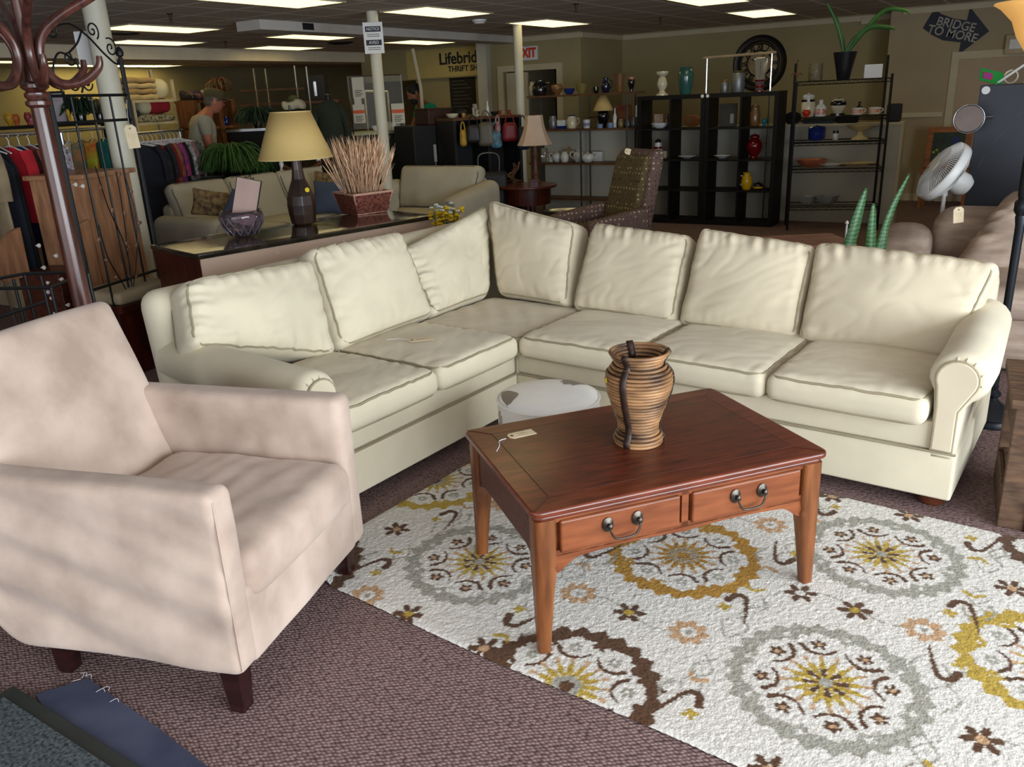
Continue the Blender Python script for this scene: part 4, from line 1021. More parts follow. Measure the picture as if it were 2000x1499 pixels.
# tray of dried grass
BP = on_dresser(712, 415)
bk_ = mpp(BP)
bas = thing('basket', 'square reddish woven basket holding dried wheat on the marble dresser', 'basket', (BP.x, BP.y, 0.851), YAW + math.radians(38))
M_weave = mat('red_brown_weave', hx(150, 84, 66), 0.6, col2=hx(64, 26, 22), vscale=60, bump=0.5, bscale=150, detail=2)
M_rim = mat('pink_straw_rim', hx(206, 160, 140), 0.7, var=0.1, vscale=60)
bw, bt, bh = 0.125, 0.165, 0.155
mb = MB(); vs = []
for h_, s_ in ((0, bw), (bh, bt)):
    for sx, sy in ((-1, -1), (1, -1), (1, 1), (-1, 1)): vs.append((sx * s_, sy * s_, h_))
mb.add(vs, [(3, 2, 1, 0), (0, 1, 5, 4), (1, 2, 6, 5), (2, 3, 7, 6), (3, 0, 4, 7)]); mb.build('woven_body', M_weave, bas, smooth=False, solid=0.008)
q = MB(); q.tube([(-bt, -bt, bh), (bt, -bt, bh), (bt, bt, bh), (-bt, bt, bh)], 0.009, 6, closed=True); q.build('rim', M_rim, bas)
q = MB(); q.tube([(-bw, -bw, 0.008), (bw, -bw, 0.008), (bw, bw, 0.008), (-bw, bw, 0.008)], 0.008, 6, closed=True); q.build('base_band', M_rim, bas)
for sx, sy in ((-1, -1), (1, -1), (1, 1), (-1, 1)):
    q = MB(); q.tube([(sx * bw, sy * bw, 0.01), (sx * bt, sy * bt, bh)], 0.005, 5); q.build('corner_band', M_rim, bas)
M_wheat = mat('dried_wheat', hx(238, 206, 174), 0.8, col2=hx(196, 148, 112), vscale=30)
random.seed(11); wh = MB()
for i in range(430):
    a = random.uniform(0, 2 * PI); r0 = random.uniform(0, 0.10); sp = random.uniform(0.02, 0.23) * (0.4 + r0 * 6); L = random.uniform(0.34, 0.56)
    b0 = Vector((r0 * math.cos(a), r0 * math.sin(a), 0.03)); d = Vector((math.cos(a) * sp, math.sin(a) * sp, L)); curl = random.uniform(-0.13, 0.13)
    pts = [b0 + d * t + Vector((curl * t * t * math.sin(a), -curl * t * t * math.cos(a), -0.05 * sp / 0.3 * t * t)) for t in (0, 0.35, 0.7, 0.85, 1.0)]
    if i % 2: wh.tube(pts, [0.0014, 0.0014, 0.0045, 0.006, 0.0008], 4)
    else: wh.tube(pts, [0.0024, 0.0026, 0.0022, 0.0018, 0.0007], 3)
wo = wh.build('dried_wheat', M_wheat, None, ang=0); wo.location = (BP.x, BP.y, 0.853); tag_props(wo, 'bunch of dried wheat stalks standing in the square woven basket', 'dried plant', kind='stuff')

# crystal bowl with a picture leaning in it
CB = on_dresser(477, 462); ck = mpp(CB)
M_crys = mat('smoky_crystal', hx(215, 200, 212), 0.05, var=0.1, vscale=30, trans=0.95)
M_crysl = mat('cut_crystal_ridge', hx(170, 160, 172), 0.1, trans=0.7, var=0.1)
cb = thing('crystal_bowl', 'smoky cut crystal bowl holding a small dark framed picture on the marble dresser', 'bowl', (CB.x, CB.y, 0.852), 0)
Rb, Hb = 41 * ck, 50 * ck
mb = MB(); mb.lathe([(Rb * 0.4, 0), (Rb * 0.72, Hb * 0.12), (Rb * 0.95, Hb * 0.5), (Rb * 1.0, Hb * 0.82), (Rb * 0.93, Hb), (Rb * 0.88, Hb), (Rb * 0.94, Hb * 0.8), (Rb * 0.88, Hb * 0.5), (Rb * 0.66, Hb * 0.18), (0, Hb * 0.1)], 36, capt=False); mb.build('glass_bowl', M_crys, cb, ang=0)
q = MB()
for k in range(14):
    a = 2 * PI * k / 14
    for s in (-1, 1): q.tube([(Rb * rr * 1.01 * math.cos(a + s * t), Rb * rr * 1.01 * math.sin(a + s * t), Hb * z) for rr, z, t in ((0.72, 0.12, 0), (0.95, 0.5, 0.25), (1.0, 0.8, 0.5))], 0.0035, 5)
q.build('cut_pattern', M_crysl, cb)
fp = thing('framed_picture', 'small dark metal picture frame leaning inside the crystal bowl', 'picture frame', (CB.x, CB.y, 0.852 + Hb * 0.45), YAW - 0.35)
Wf, Hf = 56 * ck, 88 * ck; Rr = rx(math.radians(-14)) @ ry(math.radians(10))
q = MB(); q.box(Rr @ Vector((0, 0, Hf / 2)), (Wf, 0.006, Hf), Rr); q.build('mat_board', mat('blush_paper', hx(200, 170, 160), 0.8, var=0.05), fp, smooth=False)
q = MB(); q.tube([Rr @ Vector(v) for v in ((-Wf / 2, 0, 0), (Wf / 2, 0, 0), (Wf / 2, 0, Hf), (-Wf / 2, 0, Hf))], 0.005, 6, closed=True); q.build('frame', M_black, fp)
q = MB(); q.tube(catmull([Rr @ Vector(v) for v in ((-0.035, 0, Hf), (-0.03, 0, Hf + 0.012), (-0.01, 0, Hf + 0.008), (0, 0, Hf + 0.03), (0.01, 0, Hf + 0.008), (0.03, 0, Hf + 0.012), (0.035, 0, Hf))], 4), 0.003, 5); q.build('crest', M_black, fp)
_t = on_dresser(420, 458); price_tag('manila tag lying beside the crystal bowl on the marble dresser', (_t.x, _t.y, 0.852), G(440, 455, .85) - G(400, 462, .85), L=0.13, W=0.03)

# ================================================================== grey sofa and armchair in the second row
M_greyfab = mat('grey_beige_upholstery', hx(186, 179, 162), 0.95, var=0.05, vscale=4, bump=0.2, bscale=500, spec=0.1)
M_greypipe = mat('grey_piping', hx(110, 104, 92), 0.9)
gs0, gs1 = G(322, 362, 0.99), G(630, 324, 0.99)
gl = 2.35; gdir = (gs1 - gs0).normalized(); gang = math.atan2(gdir.y, gdir.x)
GS = thing('sofa', 'grey beige three seat sofa with scatter pillows behind the marble dresser', 'sofa', (gs0.x, gs0.y, 0), gang)
# local: x along the back, y negative towards the front
gl = (gs1 - gs0).length
mb = MB(); mb.softbox((gl / 2, 0.05, 0.43), (gl / 2, 0.10, 0.37), 0.06, (8, 3, 5)); mb.build('back_frame', M_greyfab, GS)
mb = MB(); mb.softbox((gl / 2, -0.42, 0.22), (gl / 2, 0.46, 0.16), 0.03, (8, 4, 3)); mb.build('seat_base', M_greyfab, GS)
for i in range(3):
    a, b_ = 0.02 + (gl - 0.04) * i / 3, 0.02 + (gl - 0.04) * (i + 1) / 3 - 0.01
    cushion(GS, 'seat_cushion', [(a, -0.92, 0.58), (b_, -0.92, 0.58), (b_, -0.2, 0.57), (a, -0.2, 0.57)], 0.18, 0.04, 0.02, M_greyfab, n=(8, 8, 2), mp=M_greypipe, seed=i + 40)
    cushion(GS, 'back_cushion', [(a, -0.25, 0.48), (b_, -0.25, 0.48), (b_, -0.03, 1.01), (a, -0.03, 1.01)], 0.16, 0.06, 0.04, M_greyfab, n=(10, 10, 3), mp=M_greypipe, seed=i + 50, fold=0.01)
for x in (-0.1, gl + 0.1):
    mb = MB(); mb.softbox((x, -0.45, 0.36), (0.115, 0.50, 0.31), 0.105, (3, 10, 5), lambda p: Vector((p.x, p.y, p.z + (0.05 if p.z > 0 else 0)))); ar = mb.build('arm', M_greyfab, GS)
    q = MB(); q.lathe([(0.09, 0), (0.09, 0.006)], 24, (x, -0.945, 0.60), R=rx(PI / 2)); q.build('front_panel', M_greyfab, ar)
M_pat = mat('brown_medallion_fabric', hx(150, 124, 84), 0.9, col2=hx(74, 58, 40), vscale=22, detail=1)
M_navy = mat('slate_blue_fabric', hx(66, 76, 98), 0.9, var=0.1, vscale=4)
def pillow(name, label, px, py, wpx, hpx, d, m, roll=0.0, T=0.12, yaw=0.0):
    P = G(px, py, d or 0.83); k = mpp(P); W_, H_ = wpx * k, hpx * k
    t = thing(name, label, 'pillow', P, YAW + yaw)
    R3 = rx(math.radians(-15)) @ ry(roll)
    def pf(p):
        s, u = p.x / (W_ / 2), p.z / (H_ / 2); kx = 1 - 0.10 * (1 - u * u); kz = 1 - 0.10 * (1 - s * s)
        th = (max(0, 1 - s * s) * max(0, 1 - u * u)) ** 0.35
        return Vector((p.x * kx, p.y * (0.15 + 0.85 * th), p.z * kz))
    mb = MB(); mb.softbox((0, 0, 0), (W_ / 2, T / 2, H_ / 2), 0.02, (12, 3, 12), pf, R3); mb.build('cover', m, t, ang=0)
    return t
pillow('throw_pillow', 'brown patterned pillow at the left end of the grey sofa', 417, 398, 82, 52, None, M_pat, roll=math.radians(12), yaw=0.3)
pillow('throw_pillow', 'navy pillow peeking out behind the crystal bowl on the grey sofa', 468, 400, 50, 48, None, M_navy, roll=math.radians(30), yaw=0.2)
pillow('throw_pillow', 'slate blue square pillow between the desk lamp and the wheat basket', 645, 386, 66, 66, 0.75, M_navy, roll=math.radians(3))
pillow('throw_pillow', 'brown patterned pillow behind the slate blue pillow on the grey sofa', 643, 360, 60, 50, None, M_pat, roll=math.radians(4))
# grey armchair
ga, gb = G(785, 322, 0.93), G(942, 322, 0.93); w_ = (gb - ga).length
GC = thing('armchair', 'grey beige rolled arm armchair right of the wheat basket', 'armchair', ((ga.x + gb.x) / 2, (ga.y + gb.y) / 2, 0), math.atan2(gb.y - ga.y, gb.x - ga.x))
mb = MB(); mb.softbox((0, 0.06, 0.42), (w_ / 2 - 0.02, 0.10, 0.36), 0.05, (8, 3, 5)); mb.build('back_frame', M_greyfab, GC)
cushion(GC, 'back_cushion', [(-w_ / 2 + .04, -0.22, 0.46), (w_ / 2 - .04, -0.22, 0.46), (w_ / 2 - .0, -0.04, 0.94), (-w_ / 2 + .0, -0.04, 0.94)], 0.18, 0.07, 0.04, M_greyfab, n=(12, 10, 3), mp=M_greypipe, seed=60, fold=0.01)
cushion(GC, 'seat_cushion', [(-w_ / 2 + .04, -0.85, 0.47), (w_ / 2 - .04, -0.85, 0.47), (w_ / 2 - .04, -0.2, 0.46), (-w_ / 2 + .04, -0.2, 0.46)], 0.13, 0.05, 0.02, M_greyfab, n=(10, 8, 3), mp=M_greypipe, seed=61)
mb = MB(); mb.softbox((0, -0.42, 0.20), (w_ / 2 + 0.02, 0.42, 0.15), 0.02, (6, 6, 3)); mb.build('seat_base', M_greyfab, GC)
for s in (-1, 1):
    x = s * (w_ / 2 + 0.09)
    mb = MB(); mb.softbox((x, -0.40, 0.36), (0.125, 0.47, 0.30), 0.11, (3, 10, 5), lambda p: Vector((p.x, p.y, p.z + 0.06 * (p.y / 0.47 + 1) * (1 if p.z > 0 else 0)))); ar = mb.build('arm', M_greyfab, GC)
    q = MB(); q.lathe([(0.095, 0), (0.095, 0.008)], 24, (x, -0.866, 0.54), R=rx(PI / 2)); q.span((x - 0.09, -0.874, 0.1), (x + 0.09, -0.866, 0.54)); q.build('front_panel', mat('grey_arm_front', hx(150, 148, 146), 0.95), ar)  # arm fronts in a darker, cooler grey than the upholstery
for x, y in ((-w_ / 2, -0.8), (w_ / 2, -0.8), (-w_ / 2, 0.1), (w_ / 2, 0.1)): MB().span((x - .03, y - .03, 0), (x + .03, y + .03, 0.06)).build('foot', M_darkwood, GC, smooth=False)
_t = G(943, 365, 0.69); price_tag('manila tag on the arm of the grey armchair', (_t.x, _t.y, _t.z), Vector((math.cos(YAW), math.sin(YAW), 0)), L=0.06, W=0.03)

# ================================================================== patterned wing armchair
def dot_mat():
    m = bpy.data.materials.new('dotted_upholstery'); m.use_nodes = True; nt = m.node_tree; N = nt.nodes; Lk = nt.links; b = N['Principled BSDF']; b.inputs['Roughness'].default_value = 0.9
    tc = N.new('ShaderNodeTexCoord'); v = N.new('ShaderNodeTexVoronoi'); v.inputs['Scale'].default_value = 22; v.inputs['Randomness'].default_value = 0.25
    Lk.new(tc.outputs['Object'], v.inputs['Vector']); cr = N.new('ShaderNodeValToRGB'); e = cr.color_ramp.elements
    e[0].position = 0.0; e[0].color = (*hx(196, 180, 170), 1); e[1].position = 0.22; e[1].color = (*hx(170, 150, 140), 1)
    q = e.new(0.3); q.color = (*hx(84, 64, 62), 1); q = e.new(0.55); q.color = (*hx(120, 96, 86), 1); q = e.new(0.7); q.color = (*hx(78, 58, 56), 1)
    Lk.new(v.outputs['Distance'], cr.inputs[0]); Lk.new(cr.outputs[0], b.inputs['Base Color']); return m
M_dot = dot_mat()
M_dot2 = M_dot.copy(); M_dot2.name = 'dotted_upholstery_olive'
for n_ in M_dot2.node_tree.nodes:
    if n_.type == 'VALTORGB':
        for e_, c_ in zip(n_.color_ramp.elements, ((190, 176, 130), (150, 134, 90), (74, 62, 40), (104, 88, 58), (70, 58, 38))): e_.color = (*hx(*c_), 1)
wc0 = GD(1172, 292, 8.1); wc1 = GD(1256, 296, 7.85)
WC = thing('wing_chair', 'tall patterned upholstered armchair with dotted brown fabric left of the dark bookcases', 'armchair', (-3.45, 7.15, 0), math.radians(-30))
# local: faces -y, back at +y
mb = MB(); mb.softbox((0, 0.30, 0.70), (0.31, 0.07, 0.42), 0.05, (10, 3, 14), lambda p: Vector((p.x * (1 - 0.04 * (p.z / 0.42 + 1)), p.y + 0.10 * (p.z / 0.42 + 1), p.z))); mb.build('backrest', M_dot, WC)
mb = MB(); mb.softbox((0, 0.235, 0.76), (0.245, 0.05, 0.32), 0.045, (10, 3, 12), lambda p: Vector((p.x, p.y + 0.09 * (p.z / 0.32 + 1), p.z))); mb.build('back_cushion', M_dot2, WC)
mb = MB(); mb.softbox((0, -0.03, 0.38), (0.25, 0.33, 0.085), 0.05, (10, 10, 3)); mb.build('seat_cushion', M_dot2, WC)
mb = MB(); mb.softbox((0, 0.0, 0.22), (0.32, 0.32, 0.10), 0.02, (6, 6, 3)); mb.build('seat_base', M_dot, WC)
for s in (-1, 1):
    mb = MB(); mb.softbox((s * 0.32, -0.02, 0.37), (0.06, 0.33, 0.22), 0.045, (3, 10, 8), lambda p: Vector((p.x, p.y, p.z + 0.04 * (p.y / 0.33) * (1 if p.z > 0 else 0)))); mb.build('arm', M_dot, WC)
for x, y in ((-0.26, -0.27), (0.26, -0.27), (-0.26, 0.28), (0.26, 0.28)): MB().span((x - .025, y - .025, 0), (x + .025, y + .025, 0.13)).build('leg', M_darkwood, WC, smooth=False)
_t = GD(1226, 296, 7.95); price_tag('square manila tag on the top of the patterned wing chair', (_t.x, _t.y, _t.z), Vector((0.8, 0.5, -0.3)), L=0.055, W=0.055, up=Vector((0.4, -0.9, 0.4)))

# ================================================================== round side table with lamp and things on it
RTp = G(1030, 361, 0.64)
RT = thing('round_table', 'round mahogany side table with drum base left of the patterned chair', 'table', (RTp.x, RTp.y, 0))
rk = mpp(RTp); q = MB(); q.lathe([(0.02, 0.605), (58 * rk - 0.01, 0.61), (58 * rk, 0.622), (58 * rk - 0.004, 0.64), (0.0, 0.641)], 40); q.build('tabletop', M_ttop, RT, ang=40)
q = MB(); q.lathe([(45 * rk, 0.42), (46 * rk, 0.605)], 40); q.build('drum', M_reddark, RT)
q = MB(); q.lathe([(0.05, 0.0), (0.05, 0.03), (0.035, 0.1), (0.05, 0.25), (0.04, 0.42)], 20); q.build('pedestal', M_reddark, RT)
for k in range(3):
    a = k * 2 * PI / 3; q = MB(); q.tube(catmull([(0.04 * math.cos(a), 0.04 * math.sin(a), 0.14), (0.15 * math.cos(a), 0.15 * math.sin(a), 0.10), (0.26 * math.cos(a), 0.26 * math.sin(a), 0.015)], 5), 0.018, 8); q.build('leg', M_reddark, RT)
dRT = math.hypot(RTp.x, RTp.y)
lp = G(1047, 358, 0.641)
L2 = thing('table_lamp', 'table lamp with pink bell shade and carved column on the round side table', 'lamp', (lp.x, lp.y, 0.642), YAW)
dl_ = math.hypot(lp.x, lp.y); zz0 = GD(1050, 283, dl_).z - 0.642; zz1 = GD(1053, 225, dl_).z - 0.642
M_bell = mat('pink_silk_shade', hx(206, 180, 160), 0.7, var=0.05)
q = MB(); q.lathe([(34 * rk * (0.5 + 0.5 * (1 - t) ** 1.9), zz0 + (zz1 - zz0) * t) for t in [k / 8 for k in range(9)]], 8, capb=False, capt=False); q.build('lamp_shade', M_bell, L2, smooth=False, solid=0.003)
q = MB(); q.lathe([(0.06, 0), (0.06, 0.03), (0.035, 0.05), (0.03, 0.09), (0.042, 0.11), (0.028, 0.13), (0.028, zz0 * 0.7), (0.04, zz0 * 0.75), (0.025, zz0 * 0.82), (0.02, zz0 + 0.05)], 16); q.build('column', mat('carved_brown_wood', hx(110, 72, 56), 0.5, var=0.3, vscale=40, bump=0.8, bscale=80), L2)
q = MB(); q.lathe([(0.012, 0), (0.016, 0.012), (0.002, 0.03)], 10, (0, 0, zz1)); q.build('finial', M_foot, L2)
pb2 = G(1043, 366, 0.641); rb_ = thing('gift_box', 'small dark red box in front of the bell shaded lamp', 'box', (pb2.x, pb2.y, 0.642), YAW)
MB().span((-0.05, -0.04, 0), (0.05, 0.04, 0.07)).build('body', mat('burgundy_box', hx(80, 24, 32), 0.35), rb_, smooth=False, bevel=0.003)
MB().span((-0.053, -0.043, 0.07), (0.053, 0.043, 0.09)).build('lid', MC['burgundy_box'], rb_, smooth=False, bevel=0.003)
ds_ = G(1004, 355, 0.641); sc2 = thing('driftwood_sculpture', 'brown looping driftwood sculpture on the round side table', 'sculpture', (ds_.x, ds_.y, 0.642), YAW)
q = MB(); q.lathe([(0.10, 0), (0.10, 0.012), (0.08, 0.018)], 24); q.build('base', M_reddark, sc2)
random.seed(3)
for k in range(6):
    q = MB(); q.tube(catmull([(random.uniform(-.05, .05), random.uniform(-.03, .03), 0.015), (random.uniform(-.09, .02), random.uniform(-.04, .04), 0.08), (random.uniform(-.04, .06), random.uniform(-.04, .04), 0.15), (random.uniform(-.02, .09), random.uniform(-.03, .03), random.uniform(.1, .24))], 6), 0.008, 6); q.build('twisted_branch', mat('driftwood', hx(116, 82, 54), 0.6, var=0.3, vscale=30), sc2)
dr_ = GD(1100, 368, 8.9); t_ = thing('tray_table', 'low dark oval tray table behind the patterned chair arm', 'table', (dr_.x, dr_.y, 0), YAW)
q = MB(); q.lathe([(0.0, 0.44), (0.20, 0.45), (0.24, 0.48), (0.225, 0.48), (0.19, 0.465)], 32, sc=(1, 0.7)); q.build('tray', M_gloss_black, t_)
for a in (0.6, 2.2, 3.8, 5.4): q = MB(); q.tube([(0.15 * math.cos(a), 0.1 * math.sin(a), 0), (0.12 * math.cos(a), 0.08 * math.sin(a), 0.45)], 0.012, 6); q.build('leg', M_gloss_black, t_)

# yellow flowers on the floor behind the sofa corner
YF_ = GD(872, 425, 5.95); fl = thing('flower_bush', 'yellow and white artificial flowers behind the sofa corner', 'flowers', (YF_.x, YF_.y, 0.0), 0)
q = MB(); q.lathe([(0.09, 0.0), (0.12, 0.3), (0.14, 0.52), (0.13, 0.52)], 20); q.build('pot', M_wallgrey, fl)
random.seed(21); zc = YF_.z
q = MB(); 
for i in range(60):
    a = random.uniform(0, 2 * PI); r0 = random.uniform(0.01, 0.13); q.tube([(r0 * .5 * math.cos(a), r0 * .5 * math.sin(a), 0.45), (r0 * math.cos(a), r0 * math.sin(a), zc + random.uniform(-.1, .07))], 0.0025, 4)
q.build('stem', mat('leaf_green', hx(60, 88, 50), 0.7, var=0.2), fl)
for nm, cc_, n_, z0, z1 in (('yellow_blossom', hx(226, 190, 30), 140, -0.14, 0.06), ('white_blossom', hx(200, 210, 200), 16, 0.03, 0.09)):
    for i in range(n_):
        a = random.uniform(0, 2 * PI); r0 = random.uniform(0.02, 0.14); q = MB() if i == 0 else q
        q.lathe([(0.002, 0), (0.020, 0.007), (0.012, 0.018)], 6, (r0 * math.cos(a), r0 * math.sin(a), zc + random.uniform(z0, z1)))
    b_o = q.build(nm, mat(nm, cc_, 0.6, var=0.15, vscale=60), fl); b_o['kind'] = 'stuff'
# ================================================================== shelving along the half wall
M_espresso = mat('black_brown_laminate', hx(18, 15, 14), 0.55, var=0.06, spec=0.25)
# two open bookcases side by side, 2 x 4 bays
BX0, BX1, BY, BH = -4.40, -2.63, 10.25, 1.57
bwid = (BX1 - BX0) / 2
def bookcase(x0, label):
    t = thing('bookcase', label, 'bookcase', (x0, BY, 0), 0, 'black open bookcases')
    w_, dp, T = bwid - 0.004, 0.38, 0.05
    MB().span((0, 0, 0), (T, dp, BH)).build('side_panel', M_espresso, t, smooth=False, bevel=0.002)
    MB().span((w_ - T, 0, 0), (w_, dp, BH)).build('side_panel', M_espresso, t, smooth=False, bevel=0.002)
    MB().span((T, 0, BH - T), (w_ - T, dp, BH)).build('top_panel', M_espresso, t, smooth=False)
    MB().span((T, 0, 0), (w_ - T, dp, T)).build('bottom_panel', M_espresso, t, smooth=False)
    MB().span((w_ / 2 - 0.012, 0.002, T), (w_ / 2 + 0.012, dp, BH - T)).build('divider', M_espresso, t, smooth=False)
    for z in (0.42, 0.79, 1.165): MB().span((T, 0.001, z - 0.01), (w_ - T, dp, z + 0.01)).build('shelf', M_espresso, t, smooth=False)
    return t
b1 = bookcase(BX0, 'left one of the two black open bookcases under the wall clock')
b2 = bookcase(BX0 + bwid, 'right one of the two black open bookcases, holding the yellow pitcher')
for t, x in ((b1, bwid - 0.035), (b2, 0.03)):
    q = MB(); q.lathe([(0.02, 0), (0.02, 0.002)], 16, (x, -0.001, BH - 0.025), R=rx(PI / 2)); q.build('price_sticker', M_white, t)
ZT, Z1, Z2, Z3 = BH, 1.175, 0.80, 0.43
M_greenv = ceramic('teal_green_glaze', hx(46, 92, 88), 0.2)
M_cob = ceramic('cobalt_glaze', hx(20, 44, 120), 0.2)
M_blk = ceramic('black_glaze', hx(16, 16, 20), 0.15)
M_crm = ceramic('cream_glaze', hx(214, 206, 180), 0.3)
M_wht = ceramic('white_glaze', hx(222, 226, 228), 0.25)
M_brnz = ceramic('brown_glaze', hx(120, 84, 50), 0.35)
M_oliv = ceramic('olive_glaze', hx(130, 116, 66), 0.35)
M_redg = ceramic('oxblood_glaze', hx(110, 12, 18), 0.12)
M_yelw = ceramic('yellow_glaze', hx(226, 180, 20), 0.25)
M_gal = mat('galvanised_metal', hx(130, 134, 140), 0.4, metal=0.6, var=0.1)
M_terra = ceramic('terracotta_glaze', hx(178, 104, 74), 0.4)
M_glassclear = mat('clear_glass', (0.9, 0.9, 0.9), 0.05, trans=0.9, var=0.02)
def onb(*a, **k): return item(*a, **k)
Yb = BY + 0.18
item('candle_holder', 'cream turned candle holder on top of the left bookcase', 'candle holder', 1293, 180, 24, 44, Yb, ZT, 'stick', M_crm)
item('vase', 'tall teal green ribbed vase on top of the left bookcase', 'vase', 1339, 178, 30, 50, Yb, ZT, 'vase', M_greenv)
item('canister', 'small galvanised lidded canister on top of the right bookcase', 'canister', 1415, 178, 15, 20, Yb, ZT, 'can', M_gal, parts=[('lid', 'teapot', 0, 0.95, 0.8, 0.3, M_brnz)])
item('canister', 'large galvanised lidded canister before the wall clock', 'canister', 1441, 177, 25, 36, Yb, ZT, 'can', M_gal, parts=[('lid', 'plate', 0, 0.97, 1.0, 0.12, M_oliv)])
item('hurricane_lamp', 'glass hurricane vase on red brown foot in front of the clock', 'vase', 1483, 176, 26, 62, Yb, ZT, 'flare', M_glassclear, parts=[('foot', 'stick', 0, 0.0, 0.8, 0.35, M_redg)])
# silver metal frame standing behind the right bookcase
ra, rb2 = GY(1380, 232, BY + 0.55), GY(1503, 230, BY + 0.55)
zt_ = GY(1380, 113, BY + 0.55).z; zt2 = GY(1507, 103, BY + 0.55).z
fr = thing('garment_rack', 'silver metal garment rail frame standing behind the right bookcase', 'rack', (ra.x, BY + 0.50, 0), 0)
wR = rb2.x - ra.x
MB().tube([(0, 0, 0.0), (0, 0, zt_)], 0.012, 8).build('post', M_chrome, fr); MB().tube([(wR, 0, 0.0), (wR, 0, zt2)], 0.012, 8).build('post', M_chrome, fr)
MB().tube([(-0.05, 0, zt_), (wR + 0.05, 0, zt2)], 0.016, 8).build('rail', mat('wood_rail', hx(170, 150, 120), 0.5), fr)
# items in the bays
item('bowl', 'white footed bowl in the top left bay of the left bookcase', 'bowl', 1289, 248, 36, 10, Yb, Z1, 'bowl', M_wht)
it = boxthing('ceramic_tile', 'pale pink square tile standing in the top left bay of the left bookcase', 'tile', [('panel', [((-0.06, 0, 0), (0.06, 0.015, 0.17))], mat('pink_tile', hx(190, 160, 140), 0.5, var=0.1, vscale=30))], M_crm, GY(1286, 240, Yb + 0.12))
it.location.z = Z1
item('jug', 'small dark jug beside the pink tile', 'jug', 1302, 240, 12, 26, Yb + 0.1, Z1, 'pitcher', M_brnz, handle=1)
item('jar', 'white lidded snowman jar in the second bay of the left bookcase', 'jar', 1285, 312, 16, 30, Yb, Z2, 'jar', M_wht, parts=[('lid', 'teapot', 0, 0.9, 0.75, 0.35, M_blk), ('scarf', 'can', 0, 0.6, 1.04, 0.15, M_redg)])
item('cup', 'small cream cup beside the snowman jar', 'cup', 1300, 311, 10, 14, Yb, Z2, 'jar', M_crm)
item('plate', 'scalloped white plate in the right bay of the left bookcase', 'plate', 1342, 308, 36, 5, Yb, Z2, 'plate', M_wht)
item('saucer', 'small grey saucer in the left bay of the right bookcase', 'plate', 1410, 310, 32, 6, Yb, Z2, 'plate', M_wht)
item('ginger_jar', 'glossy oxblood red lidded jar in the right bookcase', 'jar', 1472, 312, 32, 36, Yb, Z2, 'urn', M_redg, parts=[('lid', 'teapot', 0, 0.95, 0.6, 0.35, M_redg)])
item('pitcher', 'bright yellow pitcher with white handle in the right bookcase', 'pitcher', 1457, 374, 22, 33, Yb - 0.05, Z3, 'pitcher', M_yelw, handle=-1, hm=M_wht)
item('teapot', 'small black teapot with lemon decoration beside the yellow pitcher', 'teapot', 1480, 374, 18, 15, Yb, Z3, 'teapot', M_blk, spout=1, parts=[('lemon_patch', 'can', 0, 0.15, 1.01, 0.22, M_yelw)])
bt_ = boxthing('board', 'dark leather folio with white mark leaning in the right bookcase', 'bag', [('body', [((-0.11, 0, 0), (0.11, 0.02, 0.27))], mat('dark_grey_leather', hx(58, 56, 50), 0.6)), ('printed_mark', [((0.03, -0.002, 0.04), (0.075, 0.0, 0.15))], mat('dull_white_print', hx(150, 150, 145), 0.7))], M_blk, GY(1421, 240, Yb)); bt_.location.z = Z1
item('owl_figurine', 'brown carved owl figurine in the right bookcase', 'figurine', 1474, 238, 20, 36, Yb, Z1, 'jar', M_brnz, parts=[('head', 'jar', 0, 0.75, 0.85, 0.35, M_brnz)])
item('fish_figurine', 'small teal fish figurine beside the carved owl', 'figurine', 1493, 236, 10, 14, Yb + 0.03, Z1, 'urn', mat('teal_enamel', hx(20, 110, 130), 0.4))
item('handbag', 'tan and black handbag on the half wall seen through the left bookcase', 'bag', 1352, 236, 32, 24, HWY + 0.07, HWZ, 'teapot', mat('tan_leather', hx(150, 96, 50), 0.6), sq=0.4)
item('black_hat', 'black hat on the half wall at the end of the right bookcase', 'hat', 1548, 234, 34, 26, HWY + 0.07, HWZ, 'teapot', mat('black_felt', hx(20, 20, 24), 0.9), sq=0.4)

# wooden shelf unit with black posts, left of the bookcases
SX0, SX1, SY = -6.12, -4.47, 10.42
M_sh = wood('brown_shelf_board', hx(70, 42, 22), hx(108, 70, 40), 0.5, 3, (2, 16, 16))
SU = thing('shelf_unit', 'long wooden shelf unit on thin black posts full of pottery', 'shelf', (0, 0, 0))
for z in (1.62, 1.175, 0.73, 0.25): MB().span((SX0, SY, z - 0.012), (SX1 - (0.02), SY + 0.30, z + 0.012)).build('shelf_board', M_sh, SU, smooth=False)
for x in (SX0 + 0.06, -5.30, -4.62):
    for y in (SY + 0.01, SY + 0.29): MB().tube([(x, y, 0), (x, y, 1.62)], 0.012, 6).build('post', M_black, SU)
ys = SY + 0.14
A, B_, C3 = 1.633, 1.188, 0.743
item('crock', 'black glazed lidded crock on the top board of the wooden shelf unit', 'crock', 1055, 182, 30, 28, ys, A, 'jar', M_blk, handle=1)
item('pitcher', 'pale pitcher tucked behind the black crock', 'pitcher', 1040, 180, 14, 26, ys + 0.08, A, 'pitcher', M_crm)
item('pot', 'tan round pot next to the black crock', 'pot', 1088, 182, 24, 20, ys, A, 'urn', M_brnz)
item('dish', 'blue oval dish on the top board', 'dish', 1112, 181, 22, 11, ys, A, 'bowl', M_cob)
item('bowl', 'olive flared bowl on the top board', 'bowl', 1136, 180, 24, 19, ys, A, 'bowl', M_oliv)
item('mug', 'small dark mug left of the dark jug', 'mug', 1164, 180, 11, 12, ys, A, 'mug', M_blk, handle=-1)
item('jug', 'dark blue jug with handle on the top board', 'jug', 1183, 179, 18, 28, ys, A, 'pitcher', ceramic('ink_blue_glaze', hx(20, 26, 50), 0.2), handle=1)
